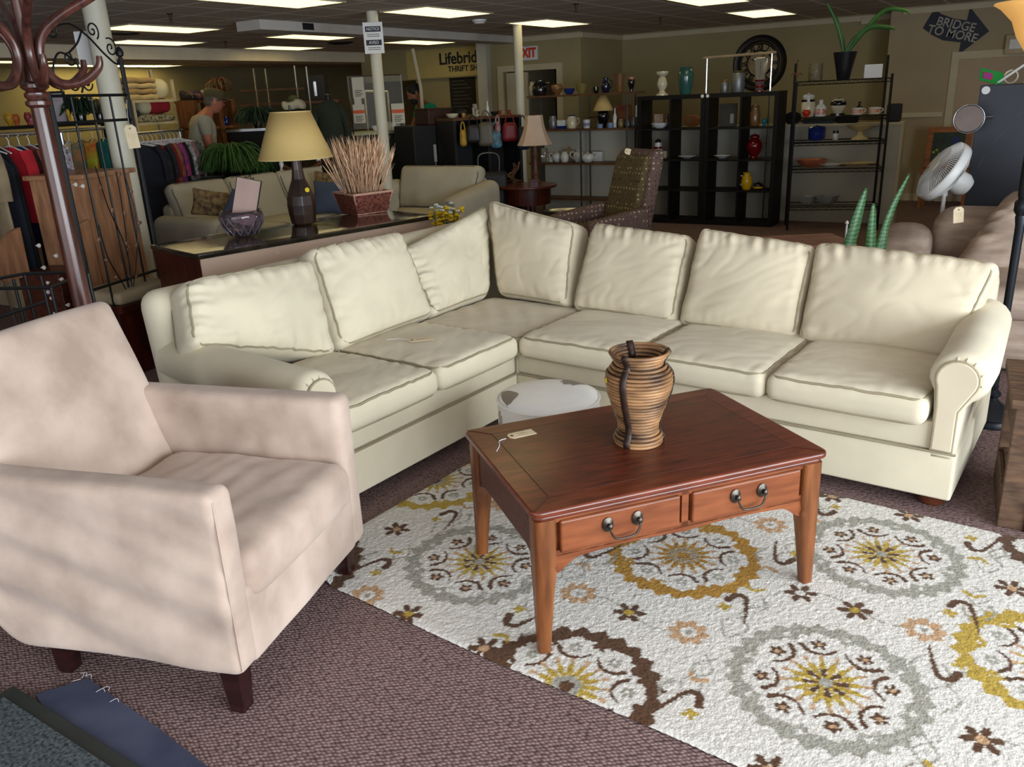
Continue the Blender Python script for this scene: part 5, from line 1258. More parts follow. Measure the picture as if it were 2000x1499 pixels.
item('vase', 'tall brown flared vase on the top board', 'vase', 1210, 179, 22, 34, ys, A, 'flare', M_brnz)
item('egg_cup_vase', 'small pink and black vase at the end of the top board', 'vase', 1233, 179, 14, 27, ys, A, 'urn', M_blk, parts=[('upper_part', 'mug', 0, 0.55, 0.9, 0.45, mat('dusty_pink_glaze', hx(180, 120, 110), 0.4))])
item('crock', 'grey stoneware crock behind the bell shaded lamp', 'crock', 1080, 248, 16, 24, ys, B_, 'jar', M_gal)
item('picture_box', 'white box printed with a blue landscape on the middle board', 'box', 1097, 248, 18, 16, ys, B_, 'can', M_wht, sq=0.6, seg=4, parts=[('blue_print', 'can', 0, 0.0, 1.02, 0.35, M_cob)])
item('crock', 'cream crock with blue lid on the middle board', 'crock', 1117, 248, 20, 23, ys, B_, 'jar', M_crm, handle=1, parts=[('lid', 'plate', 0, 0.95, 1.1, 0.15, M_cob)])
item('mug', 'white mug with lilac picture on the middle board', 'mug', 1146, 247, 14, 16, ys, B_, 'mug', M_wht, parts=[('picture', 'can', 0, 0.25, 1.0, 0.4, mat('lilac_print', hx(140, 130, 180), 0.5))])
lmp = item('table_lamp', 'small lamp with cream shade and black base on the middle board', 'lamp', 1178, 247, 26, 34, ys, B_, 'urn', M_blk)
kk = mpp(lmp.location); q = MB(); q.lathe([(20 * kk, 32 * kk), (7 * kk, 60 * kk)], 24, capb=False, capt=False); q.build('lamp_shade', M_shade, lmp, solid=0.002)
item('cup', 'pale blue cup in front of the small black lamp', 'cup', 1172, 249, 12, 8, ys - 0.1, B_, 'mug', mat('pale_blue_glaze', hx(120, 140, 180), 0.3))
item('cup', 'pale blue cup right of the small black lamp', 'cup', 1192, 248, 12, 10, ys - 0.1, B_, 'mug', MC['pale_blue_glaze'])
item('goose_figurine', 'slender white goose figurine on the middle board', 'figurine', 1201, 246, 8, 36, ys + 0.05, B_, 'bottle', M_wht)
for i, (x, w_, h_, m_, lab, nm) in enumerate(((1213, 12, 16, M_oliv, 'small green patterned cup near the right end of the middle board', 'cup'), (1226, 11, 14, M_gal, 'small grey jar near the right end of the middle board', 'jar'), (1238, 12, 18, M_gal, 'grey spice jar next to the left bookcase', 'jar'))):
    item(nm, lab, nm, x, 247, w_, h_, ys, B_, 'jar', m_)
item('candle', 'white taper candle in black holder beside the left bookcase', 'candle', 1243, 245, 5, 40, ys + 0.08, B_, 'can', M_wht, parts=[('holder', 'stick', 0, 0, 1.6, 0.45, M_blk)])
bb = boxthing('book', 'large book with yellow and red cover leaning at the back of the middle board', 'book', [('cover', [((-0.13, 0, 0), (0.13, 0.02, 0.28))], mat('mustard_cover', hx(120, 84, 30), 0.6, col2=hx(110, 30, 24), vscale=6)), ], M_crm, GY(1215, 244, ys + 0.12)); bb.location.z = B_
rd = GY(1160, 244, ys); q = MB(); q.tube([(rd.x - .15, ys + 0.12, 1.32), (rd.x + .15, ys + 0.12, 1.335)], 0.008, 6); q.tube([(rd.x, ys + 0.12, B_), (rd.x, ys + 0.12, 1.33)], 0.006, 6); single('towel_bar', q, M_chrome, 'white metal T-shaped bar standing on the middle board', 'stand')
item('mug', 'small white mug on the lowest visible board', 'mug', 1076, 313, 10, 9, ys, C3, 'mug', M_wht, handle=-1)
item('teapot', 'round white teapot, first of the row on the low board', 'teapot', 1088, 313, 20, 20, ys, C3, 'teapot', M_wht, handle=-1, group=None)
item('pitcher', 'white coffee pot, second in the row on the low board', 'pitcher', 1103, 314, 17, 20, ys - 0.06, C3, 'pitcher', M_wht)
item('coffee_pot', 'tan tall coffee pot behind the white pots', 'coffee pot', 1112, 310, 16, 30, ys + 0.08, C3, 'teapot', mat('tan_pewter', hx(150, 124, 96), 0.4), spout=1)
item('teapot', 'white teapot with knob lid, third in the row', 'teapot', 1130, 312, 22, 24, ys, C3, 'teapot', M_wht, handle=-1)
item('teapot', 'wide silver rimmed white teapot at the right of the row', 'teapot', 1148, 312, 27, 20, ys - 0.05, C3, 'teapot', M_wht, handle=-1, spout=1)
bx_ = boxthing('white_box', 'white box behind the row of teapots', 'box', [('body', [((-0.07, 0, 0), (0.07, 0.05, 0.13))], M_wht), ('black_edge', [((-0.07, -0.002, 0.13), (0.07, 0.05, 0.137))], M_blk)], M_wht, GY(1166, 312, ys + 0.1)); bx_.location.z = C3
item('glass_jar', 'clear glass jar left on the low board behind the bell lamp', 'jar', 1064, 312, 14, 26, ys, C3, 'can', M_glassclear)

# ================================================================== black wire shelving rack
q0, q1 = G(1537, 450), G(1709, 447)
WA = math.atan2(q1.y - q0.y, q1.x - q0.x) * 0.75
WR = thing('wire_rack', 'black wire shelving rack with five shelves in front of the grey half wall', 'shelf', (q0.x, q0.y, 0), WA)
WL, WD = (q1 - q0).length, 0.42
RZ = (1.655, 1.265, 1.0, 0.70, 0.27)
PH_ = (1.88, 1.80, 1.90, 1.76)
for (x, y), h_ in zip(((0, 0), (WL, 0), (WL, WD), (0, WD)), (1.66, 1.70, 1.90, 1.86)):
    MB().tube([(x, y, 0.0), (x, y, h_)], 0.014, 8).build('post', M_black, WR)
for z in RZ:
    s = MB()
    for a, b_ in (((0, 0), (WL, 0)), ((0, WD), (WL, WD)), ((0, 0), (0, WD)), ((WL, 0), (WL, WD))):
        s.tube([(a[0], a[1], z), (b_[0], b_[1], z)], 0.006, 5); s.tube([(a[0], a[1], z - 0.035), (b_[0], b_[1], z - 0.035)], 0.005, 5)
    nw = int(WL / 0.03)
    for i in range(1, nw): s.tube([(WL * i / nw, 0, z + 0.003), (WL * i / nw, WD, z + 0.003)], 0.002, 3)
    zz_ = []
    for i in range(25): zz_.append((WL * i / 24, 0, z - (0.0 if i % 2 else 0.035)))
    s.tube(zz_, 0.003, 4)
    s.build('wire_shelf', M_black, WR)
def wr(px, py, dd=0.2):  # a point in the rack's middle plane, in world space
    n = Vector((-math.sin(WA), math.cos(WA), 0)); o = q0 + n * dd; r = ray(px, py); t = (o - E0).dot(n) / r.dot(n); return E0 + r * t
def witem(name, label, cat, px, py, w_, h_, z, *a, dd=0.2, **k):
    P = wr(px, py, dd); return item(name, label, cat, px, py, w_, h_, P.y, z, *a, **k)
za, zb_, zc_, zd, ze = [z + 0.006 for z in RZ]
witem('crock', 'grey brown stoneware crock on the top wire shelf', 'crock', 1592, 154, 26, 32, za, 'can', mat('speckled_stoneware', hx(120, 110, 84), 0.5, var=0.2, vscale=40))
pt2 = witem('potted_plant', 'black plastic pot with long strappy green leaves on the top wire shelf', 'plant', 1647, 152, 44, 50, za, 'flare', mat('black_plastic', hx(26, 28, 34), 0.35))
M_leaf = mat('strappy_green_leaf', hx(60, 110, 50), 0.45, var=0.2, vscale=4)
kp = mpp(pt2.location)
def blade(pts, w0, parent, m, name='leaf', n=14):
    P_ = catmull(pts, 6); N_ = len(P_); vs = []; fs = []
    side = Vector((1, 0, 0))
    for i, p in enumerate(P_):
        t = (P_[min(i + 1, N_ - 1)] - P_[max(i - 1, 0)]).normalized(); sd = t.cross(Vector((0, 1, 0.2))).normalized(); w_ = w0 * math.sin(PI * min(0.96, 0.12 + 0.86 * i / (N_ - 1))) ** 0.7
        vs += [p - sd * w_, p + Vector((0, -0.15 * w_, 0)), p + sd * w_]
    for i in range(N_ - 1):
        a = 3 * i; fs += [(a, a + 1, a + 4, a + 3), (a + 1, a + 2, a + 5, a + 4)]
    mb = MB(); mb.add(vs, fs); return mb.build(name, m, parent, solid=0.002)
def lp_(dx, dy): return Vector((dx * kp, 0, dy * kp))   # pixels to local metres (x right, z up)
blade([lp_(-4, 48), lp_(-8, 70), lp_(-22, 105), lp_(-44, 140)], 0.030, pt2, M_leaf)
blade([lp_(2, 48), lp_(16, 72), lp_(45, 92), lp_(82, 90), lp_(92, 86)], 0.028, pt2, M_leaf)
blade([lp_(4, 48), lp_(30, 82), lp_(68, 120), lp_(105, 120), lp_(118, 112)], 0.026, pt2, M_leaf)
blade([lp_(0, 48), lp_(6, 60), lp_(18, 76), lp_(34, 88)], 0.024, pt2, M_leaf)
wb_ = boxthing('napkin_block', 'white square block with faint print on the top wire shelf', 'block', [('body', [((-0.095, -0.03, 0), (0.095, 0.03, 0.145))], M_white)], M_white, (wr(1704, 150).x, wr(1704, 150).y, za), YAW * 0.5)
witem('cookie_jar', 'glass cookie jar with red apple and white lid on the second wire shelf', 'jar', 1577, 223, 26, 36, zb_, 'jar', M_crm, parts=[('lid', 'teapot', 0, 0.88, 0.9, 0.35, M_wht), ('black_band', 'can', 0, 0.78, 0.97, 0.12, M_blk)])
witem('apple_ornament', 'small red apple ornament in front of the cookie jar', 'ornament', 1575, 224, 16, 14, zb_, 'urn', mat('apple_red', hx(190, 50, 24), 0.3), dd=0.06)
witem('milk_can_jar', 'white milk can jar with red lettering pattern on the second wire shelf', 'jar', 1602, 223, 22, 31, zb_, 'bottle', M_wht, parts=[('red_band', 'can', 0, 0.12, 1.02, 0.35, mat('red_white_print', hx(190, 60, 50), 0.4, col2=hx(220, 210, 200), vscale=40))])
witem('dog_cookie_jar', 'black and white dog shaped cookie jar on the second wire shelf', 'jar', 1636, 222, 29, 32, zb_, 'urn', M_crm, parts=[('black_hood', 'teapot', 0, 0.42, 1.05, 0.62, M_blk), ('black_spots', 'can', 0, 0.03, 0.95, 0.12, M_blk)])
for x, lab in ((1674, 'left'), (1708, 'right')):
    c_ = witem('cup_and_saucer', 'orange patterned soup cup on white saucer, ' + lab + ' of two on the wire rack', 'cup', x, 219, 22, 14, zb_, 'mug', M_wht, handle=1, group='orange cups on the second wire shelf', parts=[('orange_print', 'can', 0, 0.25, 1.01, 0.5, mat('orange_print', hx(200, 90, 50), 0.4, col2=hx(220, 200, 180), vscale=50)), ('saucer', 'plate', 0, 0, 1.6, 0.15, M_wht)])
witem('cat_figurine', 'black cat figurine behind the left orange cup', 'figurine', 1678, 214, 14, 24, zb_, 'bottle', M_blk, dd=0.33)
witem('dutch_oven', 'cobalt blue lidded pot on the third wire shelf', 'pot', 1594, 276, 32, 28, zc_, 'pot', M_cob, parts=[('lid', 'teapot', 0, 0.72, 1.0, 0.3, M_cob)])
witem('penguin_figurine', 'small black and white penguin figurine beside the blue pot', 'figurine', 1631, 275, 11, 18, zc_, 'jar', M_wht, parts=[('head', 'jar', 0, 0.55, 1.0, 0.5, M_blk)])
witem('cake_stand', 'cream pedestal cake stand with wavy rim on the third wire shelf', 'cake stand', 1679, 273, 54, 26, zc_, 'compote', mat('butter_cream_glaze', hx(222, 202, 150), 0.35))
witem('baking_dish', 'round terracotta dish on the fourth wire shelf', 'dish', 1585, 328, 58, 15, zd, 'bowl', M_terra)
witem('platter', 'white platter between the terracotta dish and the cream tray', 'plate', 1622, 328, 42, 8, zd, 'plate', M_wht, dd=0.08)
witem('serving_tray', 'long cream oval tray on the fourth wire shelf', 'tray', 1674, 327, 72, 7, zd, 'plate', mat('butter_cream_glaze', hx(222, 202, 150)), sq=0.6)
witem('glass_loaf_dish', 'clear glass loaf dish, left one on the lowest wire shelf', 'dish', 1577, 403, 40, 16, ze, 'bowl', mat('milky_glass', hx(150, 158, 156), 0.3), seg=4)
witem('glass_baking_dish', 'clear glass baking dish, right one on the lowest wire shelf', 'dish', 1615, 402, 46, 16, ze, 'bowl', MC['milky_glass'], seg=4)
ob = GY(1560, 232, HWY + 0.07)
for (px, w_, h_, lab, nm, m_) in ((1600, 60, 10, 'flat blue boxes', 'box', mat('slate_box', hx(50, 66, 80), 0.6)), (1655, 40, 14, 'dark wooden toy cart', 'toy', M_espresso), (1745, 26, 34, 'black handbag', 'bag', mat('black_bag', hx(18, 18, 26), 0.6))):
    P = GY(px, 236, HWY + 0.07); k = mpp(P)
    if P.x < HWX1 + 0.1: boxthing('flat_box' if nm == 'box' else ('toy_cart' if nm == 'toy' else 'handbag'), lab + ' lying on the white cap of the half wall', nm, [('body', [((-w_ * k / 2, -0.06, 0), (w_ * k / 2, 0.06, h_ * k))], m_)], m_, (min(P.x, HWX1 - w_ * k / 2), P.y, HWZ), 0, bevel=0.02)
# metal finial ornament beside the rack
fo = wr(1556, 155, 0.0); fn = thing('finial_ornament', 'rusty metal finial ornament at the left post of the wire rack', 'ornament', (fo.x, fo.y, 1.665), YAW)
q = MB(); q.tube([(0, 0, 0), (0, 0, 0.22)], 0.004, 6); q.lathe([(0.004, 0), (0.012, 0.015), (0.004, 0.03)], 8, (0, 0, 0.2)); q.build('rod', mat('rust', hx(110, 70, 40), 0.7), fn)
q = MB(); q.tube(catmull([(-0.07, 0, 0.06), (-0.03, 0, 0.09), (0, 0, 0.05), (0.03, 0, 0.09), (0.06, 0, 0.06)], 5), 0.007, 6); q.build('scroll', MC['rust'], fn)

# ================================================================== wall clock
ck_ = GY(1483, 124, YC - 0.03); rC = 52 * mpp(ck_)
clk = thing('wall_clock', 'large round black framed wall clock with roman numerals', 'clock', (ck_.x, YC - 0.004, ck_.z - rC), 0)
M_cf = mat('black_clock_frame', hx(26, 22, 20), 0.4)
Rk = rx(PI / 2)
q = MB(); q.lathe([(rC * 0.74, 0.0), (rC * 1.0, 0.0), (rC * 1.0, 0.02), (rC * 0.93, 0.05), (rC * 0.84, 0.035), (rC * 0.78, 0.04), (rC * 0.74, 0.02)], 64, (0, 0, rC), capb=False, capt=False, R=Rk); q.build('outer_frame', M_cf, clk)
q = MB(); q.tube([(rC * 0.70 * math.cos(a), -0.02, rC + rC * 0.70 * math.sin(a)) for a in [2 * PI * k / 48 for k in range(48)]], 0.012, 6, closed=True); q.tube([(rC * 0.46 * math.cos(a), -0.02, rC + rC * 0.46 * math.sin(a)) for a in [2 * PI * k / 48 for k in range(48)]], 0.012, 6, closed=True); q.build('inner_ring', M_cf, clk)
q = MB(); q.lathe([(rC * 0.78, 0.002), (rC * 0.78, 0.006)], 48, (0, 0, rC), R=Rk); q.build('dial', mat('dial_tan', hx(170, 150, 112), 0.7, var=0.1), clk)
for k, rn in enumerate(('XII', 'I', 'II', 'III', 'IIII', 'V', 'VI', 'VII', 'VIII', 'IX', 'X', 'XI')):
    a = PI / 2 - k * PI / 6
    text_obj(rn, rC * 0.27, M_cf, 'numeral', clk, (rC * 0.58 * math.cos(a), -0.02, rC + rC * 0.58 * math.sin(a)), (PI / 2, -(a - PI / 2), 0), 0.006, 0.004, sx=0.7)
for a, l in ((math.radians(150), 0.34), (math.radians(62), 0.42)):
    q = MB(); q.tube([(0, -0.028, rC), (rC * l * math.cos(a), -0.028, rC + rC * l * math.sin(a))], [0.012, 0.004], 6); q.build('hand', M_cf, clk)

# ================================================================== arrow sign on the right hand wall
def onD(px, py, off=0.0): return GY(px, py, YD - off)
ar_pts = [(1825, 18), (1803, 55), (1820, 68), (1842, 79), (1877, 83), (1872, 107), (1932, 61), (1895, 14), (1889, 40), (1862, 36), (1840, 28)]
c0 = onD(1860, 58); M_navyb = mat('navy_sign_board', hx(24, 28, 48), 0.6, var=0.05)
sg = thing('arrow_sign', 'navy arrow sign reading BRIDGE TO MORE on the right hand wall', 'sign', (c0.x, YD - 0.001, c0.z), 0)
q = MB(); pl2 = [(onD(*p).x - c0.x, onD(*p).z - c0.z) for p in ar_pts]; q.prism(pl2, 0.014, lambda x, y, z: Vector((x, -z, y))); q.build('board', M_navyb, sg, smooth=False)
M_let = mat('pale_grey_lettering', hx(176, 170, 160), 0.7)
k_ = mpp(c0)
e0, e1 = onD(1833, 42), onD(1902, 55); sl = math.atan2(e1.z - e0.z, e1.x - e0.x)
text_obj('BRIDGE', 22 * k_, M_let, 'lettering', sg, ((e0.x + e1.x) / 2 - c0.x, -0.016, (e0.z + e1.z) / 2 - c0.z), (PI / 2, -sl, 0), 0.003, 0.0018, sx=0.95)
e0, e1 = onD(1818, 58), onD(1903, 75); sl = math.atan2(e1.z - e0.z, e1.x - e0.x)
text_obj('TO MORE', 22 * k_, M_let, 'lettering', sg, ((e0.x + e1.x) / 2 - c0.x, -0.016, (e0.z + e1.z) / 2 - c0.z), (PI / 2, -sl, 0), 0.003, 0.0018, sx=0.95)

# exit sign
ex = GY(1030, 105, YE - 0.02); ke = mpp(ex); es = thing('exit_sign', 'white exit sign with red letters above the doorway', 'sign', (ex.x + 0.02, YE - 0.003, ex.z - 0.1), 0)
MB().span((-0.19, -0.05, 0.0), (0.17, 0.0, 0.21)).build('housing', M_white, es, smooth=False, bevel=0.006)
text_obj('EXIT', 0.19, mat('exit_red', hx(225, 60, 30), 0.5), 'lettering', es, (-0.01, -0.053, 0.105), (PI / 2, 0, 0), 0.002, 0.008, sx=0.85)

# shop name on the header wall
hs = GY(905, 118, 12.9); hdr = thing('shop_sign', 'cream board with the shop name in dark letters above the counter', 'sign', (-9.15, 12.895, 2.02), 0)
MB().span((-0.95, -0.01, 0.0), (0.95, 0.0, 0.48)).build('board', mat('cream_sign_board', hx(190, 172, 110), 0.7, var=0.03), hdr, smooth=False)
f0 = GY(857, 117, 12.88)
text_obj('Lifebridge', 0.27, mat('dark_navy_letter', hx(26, 28, 40), 0.6), 'lettering', hdr, (f0.x + 9.15, -0.014, f0.z - 2.02 + 0.0), (PI / 2, 0, 0), 0.003, 0.006, 'LEFT')
f1 = GY(875, 136, 12.88)
text_obj('THRIFT SHOP', 0.135, MC['dark_navy_letter'], 'lettering', hdr, (f1.x + 9.15, -0.014, f1.z - 2.02), (PI / 2, 0, 0), 0.003, 0.003, 'LEFT')
cbp0, cbp1 = GY(877, 148, 12.97), GY(930, 222, 12.97)
cbd = thing('chalkboard', 'dark menu board with faint writing under the shop sign', 'board', ((cbp0.x + cbp1.x) / 2, 12.99, cbp1.z), 0)
W2, H2 = (cbp1.x - cbp0.x), (cbp0.z - cbp1.z); H2 = min(H2, 2.0 - cbp1.z)
MB().span((-W2 / 2, -0.02, 0), (W2 / 2, 0, H2)).build('panel', mat('chalkboard_black', hx(30, 28, 24), 0.8), cbd, smooth=False)
for i in range(8):
    q = MB(); q.span((-W2 * 0.4, -0.022, H2 * (0.9 - i * 0.1)), (W2 * (0.1 + 0.25 * ((i * 7) % 3) / 2), -0.0201, H2 * (0.9 - i * 0.1) + 0.012)); q.build('chalk_line', mat('chalk', hx(90, 86, 76), 0.9), cbd, smooth=False)

# notice sign on the middle column
ncol = G(726, 22.5, CEIL); dn_ = math.hypot(ncol.x, ncol.y) - 0.10
s0, s1 = GD(711, 46, dn_), GD(748, 103, dn_); sc3 = (s0 + s1) / 2; kn = mpp(sc3)
ns = thing('notice_sign', 'white notice sign with navy bands fixed to the middle column', 'sign', (sc3.x, sc3.y, sc3.z - 28 * kn), YAW + 0.08)
MB().span((-19 * kn, -0.004, 0), (19 * kn, 0.004, 57 * kn)).build('board', M_white, ns, smooth=False, bevel=0.002)
for z, tx in ((44.5, 'NOTICE'), (20, 'AVISO')):
    MB().span((-15 * kn, -0.006, (z - 5) * kn), (15 * kn, -0.004, (z + 5) * kn)).build('navy_band', M_navyb, ns, smooth=False)
    text_obj(tx, 8.0 * kn, M_white, 'lettering', ns, (0, -0.007, z * kn), (PI / 2, 0, 0), 0.0005, 0.0, sx=0.85)
for z in (35, 31.5, 11, 7.5):
    q = MB(); q.tube([(-12 * kn + 24 * kn * i / 16, -0.0048, z * kn + 0.6 * kn * math.sin(i * 2.1)) for i in range(17)], 0.5 * kn, 4); q.build('small_print', M_flag, ns)

# ================================================================== things behind the sofa on the right
# low brown table with snake plant
sp0 = GD(1605, 474, 5.35)
lt = thing('side_table', 'low brown wooden side table behind the cream sofa', 'table', (-1.18, 5.30, 0), YAW)
mb = MB(); 
for i in range(6): mb = MB(); mb.span((-0.27, -0.20 + 0.068 * i, sp0.z - 0.02), (0.27, -0.136 + 0.068 * i, sp0.z)); mb.build('top_slat', mat('red_brown_slat', hx(150, 104, 84), 0.6, var=0.15, vscale=3, stretch=(1, 12, 12)), lt, smooth=False, bevel=0.003)
for x in (-0.24, 0.24):
    for y in (-0.17, 0.17): MB().span((x - .02, y - .02, 0), (x + .02, y + .02, sp0.z - 0.02)).build('leg', M_reddark, lt, smooth=False)
spb = GD(1690, 470, 5.05); spd = 5.05
sn = thing('snake_plant', 'snake plant with upright striped leaves behind the cream sofa', 'plant', (spb.x, spb.y, 0.0), YAW)
q = MB(); q.lathe([(0.09, 0), (0.13, 0.28), (0.14, 0.30), (0.125, 0.30), (0.12, 0.27)], 24); q.build('pot', M_terra, sn)
ksn = mpp(spb)
M_snake = bpy.data.materials.new('snake_leaf'); M_snake.use_nodes = True
_n = M_snake.node_tree.nodes; _l = M_snake.node_tree.links; _w = _n.new('ShaderNodeTexWave'); _w.bands_direction = 'Z'; _w.inputs['Scale'].default_value = 14; _w.inputs['Distortion'].default_value = 6; _w.inputs['Detail'].default_value = 3
_tc = _n.new('ShaderNodeTexCoord'); _l.new(_tc.outputs['Object'], _w.inputs['Vector']); _c = _n.new('ShaderNodeValToRGB'); _c.color_ramp.elements[0].color = (*hx(44, 84, 50), 1); _c.color_ramp.elements[1].color = (*hx(78, 122, 76), 1); _l.new(_w.outputs['Color'], _c.inputs[0]); _l.new(_c.outputs[0], _n['Principled BSDF'].inputs['Base Color']); _n['Principled BSDF'].inputs['Roughness'].default_value = 0.4
def snl(x0, x1, ytop, w_, bend=0, m=M_snake):
    tz = GD(x1, ytop, spd).z; ax = (x0 - 1690) * ksn; bx = (x1 - 1690) * ksn
    blade([(ax * 0.5, 0, 0.28), (ax, 0, 0.28 + (tz - 0.28) * 0.4), ((ax + bx) / 2 + bend, 0, 0.28 + (tz - 0.28) * 0.75), (bx, 0, tz)], w_, sn, m)
snl(1652, 1682, 368, 0.036); snl(1702, 1699, 398, 0.032); snl(1712, 1762, 343, 0.022, -0.012); snl(1718, 1730, 432, 0.030)
rod = GD(1654, 440, 5.2); q = MB(); q.tube([(rod.x, rod.y, 0.0), (rod.x, rod.y, rod.z)], 0.006, 6); q.lathe([(0.004, 0), (0.012, 0.012), (0.004, 0.026)], 8, (rod.x, rod.y, rod.z)); single('plant_stake', q, M_white, 'thin white stake with ball tip beside the snake plant', 'stake')

# taupe knit sofa
M_knit = mat('taupe_corduroy', hx(192, 172, 156), 0.95, col2=hx(146, 126, 112), vscale=3, bump=0.4, bscale=120, stretch=(1, 1, 5))
KS = thing('sofa', 'taupe overstuffed sofa behind the right end of the cream sofa', 'sofa', (-0.80, 5.30, 0), math.radians(2))
mb = MB(); mb.softbox((0.15, 0.50, 0.34), (0.17, 0.55, 0.33), 0.13, (4, 10, 6), lambda p: Vector((p.x, p.y, p.z + (0.05 * math.sin(p.y * 4) if p.z > 0 else 0)))); mb.build('arm', M_knit, KS)
mb = MB(); mb.softbox((1.2, 0.98, 0.43), (0.90, 0.16, 0.40), 0.15, (12, 4, 6)); mb.build('back_frame', M_knit, KS)
mb = MB(); mb.softbox((1.15, 0.45, 0.22), (0.86, 0.45, 0.20), 0.05, (10, 6, 3)); mb.build('seat_base', M_knit, KS)
cushion(KS, 'seat_cushion', [(0.33, -0.06, 0.50), (1.15, -0.06, 0.50), (1.15, 0.75, 0.50), (0.33, 0.75, 0.50)], 0.16, 0.06, 0.04, M_knit, piping=False, n=(14, 12, 3), seed=71)
cushion(KS, 'seat_cushion', [(1.16, -0.06, 0.50), (1.98, -0.06, 0.50), (1.98, 0.75, 0.50), (1.16, 0.75, 0.50)], 0.16, 0.06, 0.04, M_knit, piping=False, n=(14, 12, 3), seed=72)
cushion(KS, 'back_cushion', [(0.44, 0.42, 0.52), (1.10, 0.42, 0.52), (1.20, 0.70, 1.06), (0.72, 0.70, 1.00)], 0.26, 0.10, 0.09, M_knit, gather=(0.02, 0.02, 0.03, 0.02), fold=0.02, seed=73, piping=False, n=(24, 22, 4))
cushion(KS, 'back_cushion', [(1.20, 0.42, 0.52), (1.90, 0.42, 0.52), (1.90, 0.70, 1.02), (1.25, 0.70, 1.04)], 0.26, 0.10, 0.09, M_knit, gather=(0.02, 0.02, 0.03, 0.02), fold=0.02, seed=74, piping=False, n=(24, 22, 4))
tgp = GD(1872, 420, 6.0); tg = price_tag('white price tag hanging on the back of the taupe sofa', tgp, Vector((0.1, 0, -1)), L=0.10, W=0.065, up=Vector((0.5, -0.85, 0.1)))

# white pedestal fan
FD = 6.6; fb = GD(1838, 430, FD)
fan = thing('pedestal_fan', 'white pedestal fan turned sideways behind the taupe sofa', 'fan', (fb.x, fb.y, 0), YAW)
fc = GD(1832, 335, FD); fz = fc.z; fxo = (1828 - 1838) * mpp(fc)
Rf = 0.215; FR = Vector((-0.80, 0.15, 0.55)).to_track_quat('Z', 'Y').to_matrix()
q = MB(); q.lathe([(0.2, 0), (0.2, 0.015), (0.05, 0.04), (0.02, 0.06)], 28); q.build('base', M_white, fan)
q = MB(); q.tube([(0, 0, 0.05), (0, 0, fz - 0.16)], 0.014, 8); q.tube([(0, 0, fz - 0.17), (0.01, 0.02, fz - 0.06)], 0.022, 8); q.build('pole', M_white, fan)
gc = Vector((fxo, -0.02, fz))
q = MB()
q.lathe([(Rf * 0.98, -0.032), (Rf, -0.015), (Rf, 0.015), (Rf * 0.98, 0.032)], 40, gc, R=FR, capb=False, capt=False); q.build('grille_rim', M_white, fan, solid=0.004)
q = MB()
for s in (-1, 1):
    for k in range(84):
        a = 2 * PI * k / 84
        q.tube([gc + FR @ Vector((Rf * rr * math.cos(a + tw), Rf * rr * math.sin(a + tw), s * zz)) for rr, zz, tw in ((0.98, 0.032, 0), (0.7, 0.068, 0.08), (0.35, 0.075, 0.2), (0.15, 0.076, 0.3))], 0.0034, 3, caps=False)
q.build('grille', M_white, fan)
q = MB(); q.lathe([(0, 0.074), (0.05, 0.077), (0.05, 0.083), (0, 0.085)], 20, gc, R=FR, capb=False, capt=False); q.build('badge', M_white, fan)
q = MB()
for k in range(3):
    a = 2 * PI * k / 3; q.add([gc + FR @ Vector(v) for v in [(0.03 * math.cos(a), 0.03 * math.sin(a), 0), (0.19 * math.cos(a - .3), 0.19 * math.sin(a - .3), 0.02), (0.20 * math.cos(a + .35), 0.20 * math.sin(a + .35), -0.02), (0.04 * math.cos(a + .8), 0.04 * math.sin(a + .8), -0.01)]], [(0, 1, 2, 3)])
    q.build('blade', M_white, fan, solid=0.003); q = MB()
q = MB(); q.lathe([(0.03, -0.075), (0.075, -0.08), (0.08, -0.16), (0.06, -0.20), (0.0, -0.205)], 20, gc, R=FR, capt=False, capb=False); q.build('motor', M_white, fan)

# dark cabinet with lamp and things on top
cbt = GD(1915, 167, 7.3); CBx, CBy, CBz = cbt.x, cbt.y, cbt.z
DC = thing('tall_cabinet', 'tall dark slate cabinet with scratched side at the right edge', 'cabinet', (CBx, CBy, 0), math.radians(-4))
M_slate = mat('dark_slate_laminate', hx(46, 50, 60), 0.45, var=0.08, vscale=2)
MB().span((0, 0, 0), (0.50, 0.42, CBz)).build('body', M_slate, DC, smooth=False, bevel=0.004)
MB().span((0.505, -0.02, 0.02), (1.0, 0.42, CBz - 0.01)).build('door', M_slate, DC, smooth=False, bevel=0.004)
q = MB(); q.lathe([(0.028, 0), (0.028, 0.002)], 18, (0.04, -0.001, CBz - 0.035), R=rx(PI / 2)); q.build('price_sticker', M_white, DC)
for (a, b_) in (((0.14, 1.18), (0.20, 1.25)), ((0.06, 1.0), (0.09, 1.08)), ((0.26, 1.36), (0.33, 1.4))):
    q = MB(); q.tube([(a[0], -0.001, a[1]), (b_[0], -0.001, b_[1])], 0.0015, 4); q.build('scratch', mat('scratch_grey', hx(120, 116, 110), 0.8), DC)
lc = GD(1892, 232, 7.1); cl = thing('clamp_lamp', 'round metal reflector lamp clamped to the side of the dark cabinet', 'lamp', (lc.x, lc.y, lc.z), YAW + math.radians(-25))
q = MB(); q.lathe([(0.098, -0.045), (0.10, -0.04), (0.094, -0.02), (0.06, 0.05), (0.03, 0.075)], 32, R=rx(-PI / 2), capt=True, capb=False); q.build('reflector', M_chrome, cl, solid=0.003)
q = MB(); q.lathe([(0.0, -0.03), (0.09, -0.03)], 32, R=rx(-PI / 2), capt=False, capb=False); q.build('lens', mat('dull_lens', hx(110, 92, 84), 0.5), cl)
q = MB(); q.tube([(0.02, 0.07, 0), (0.06, 0.12, 0.0), (0.16, 0.16, 0.0)], 0.014, 8); q.build('clamp_arm', M_chrome, cl)
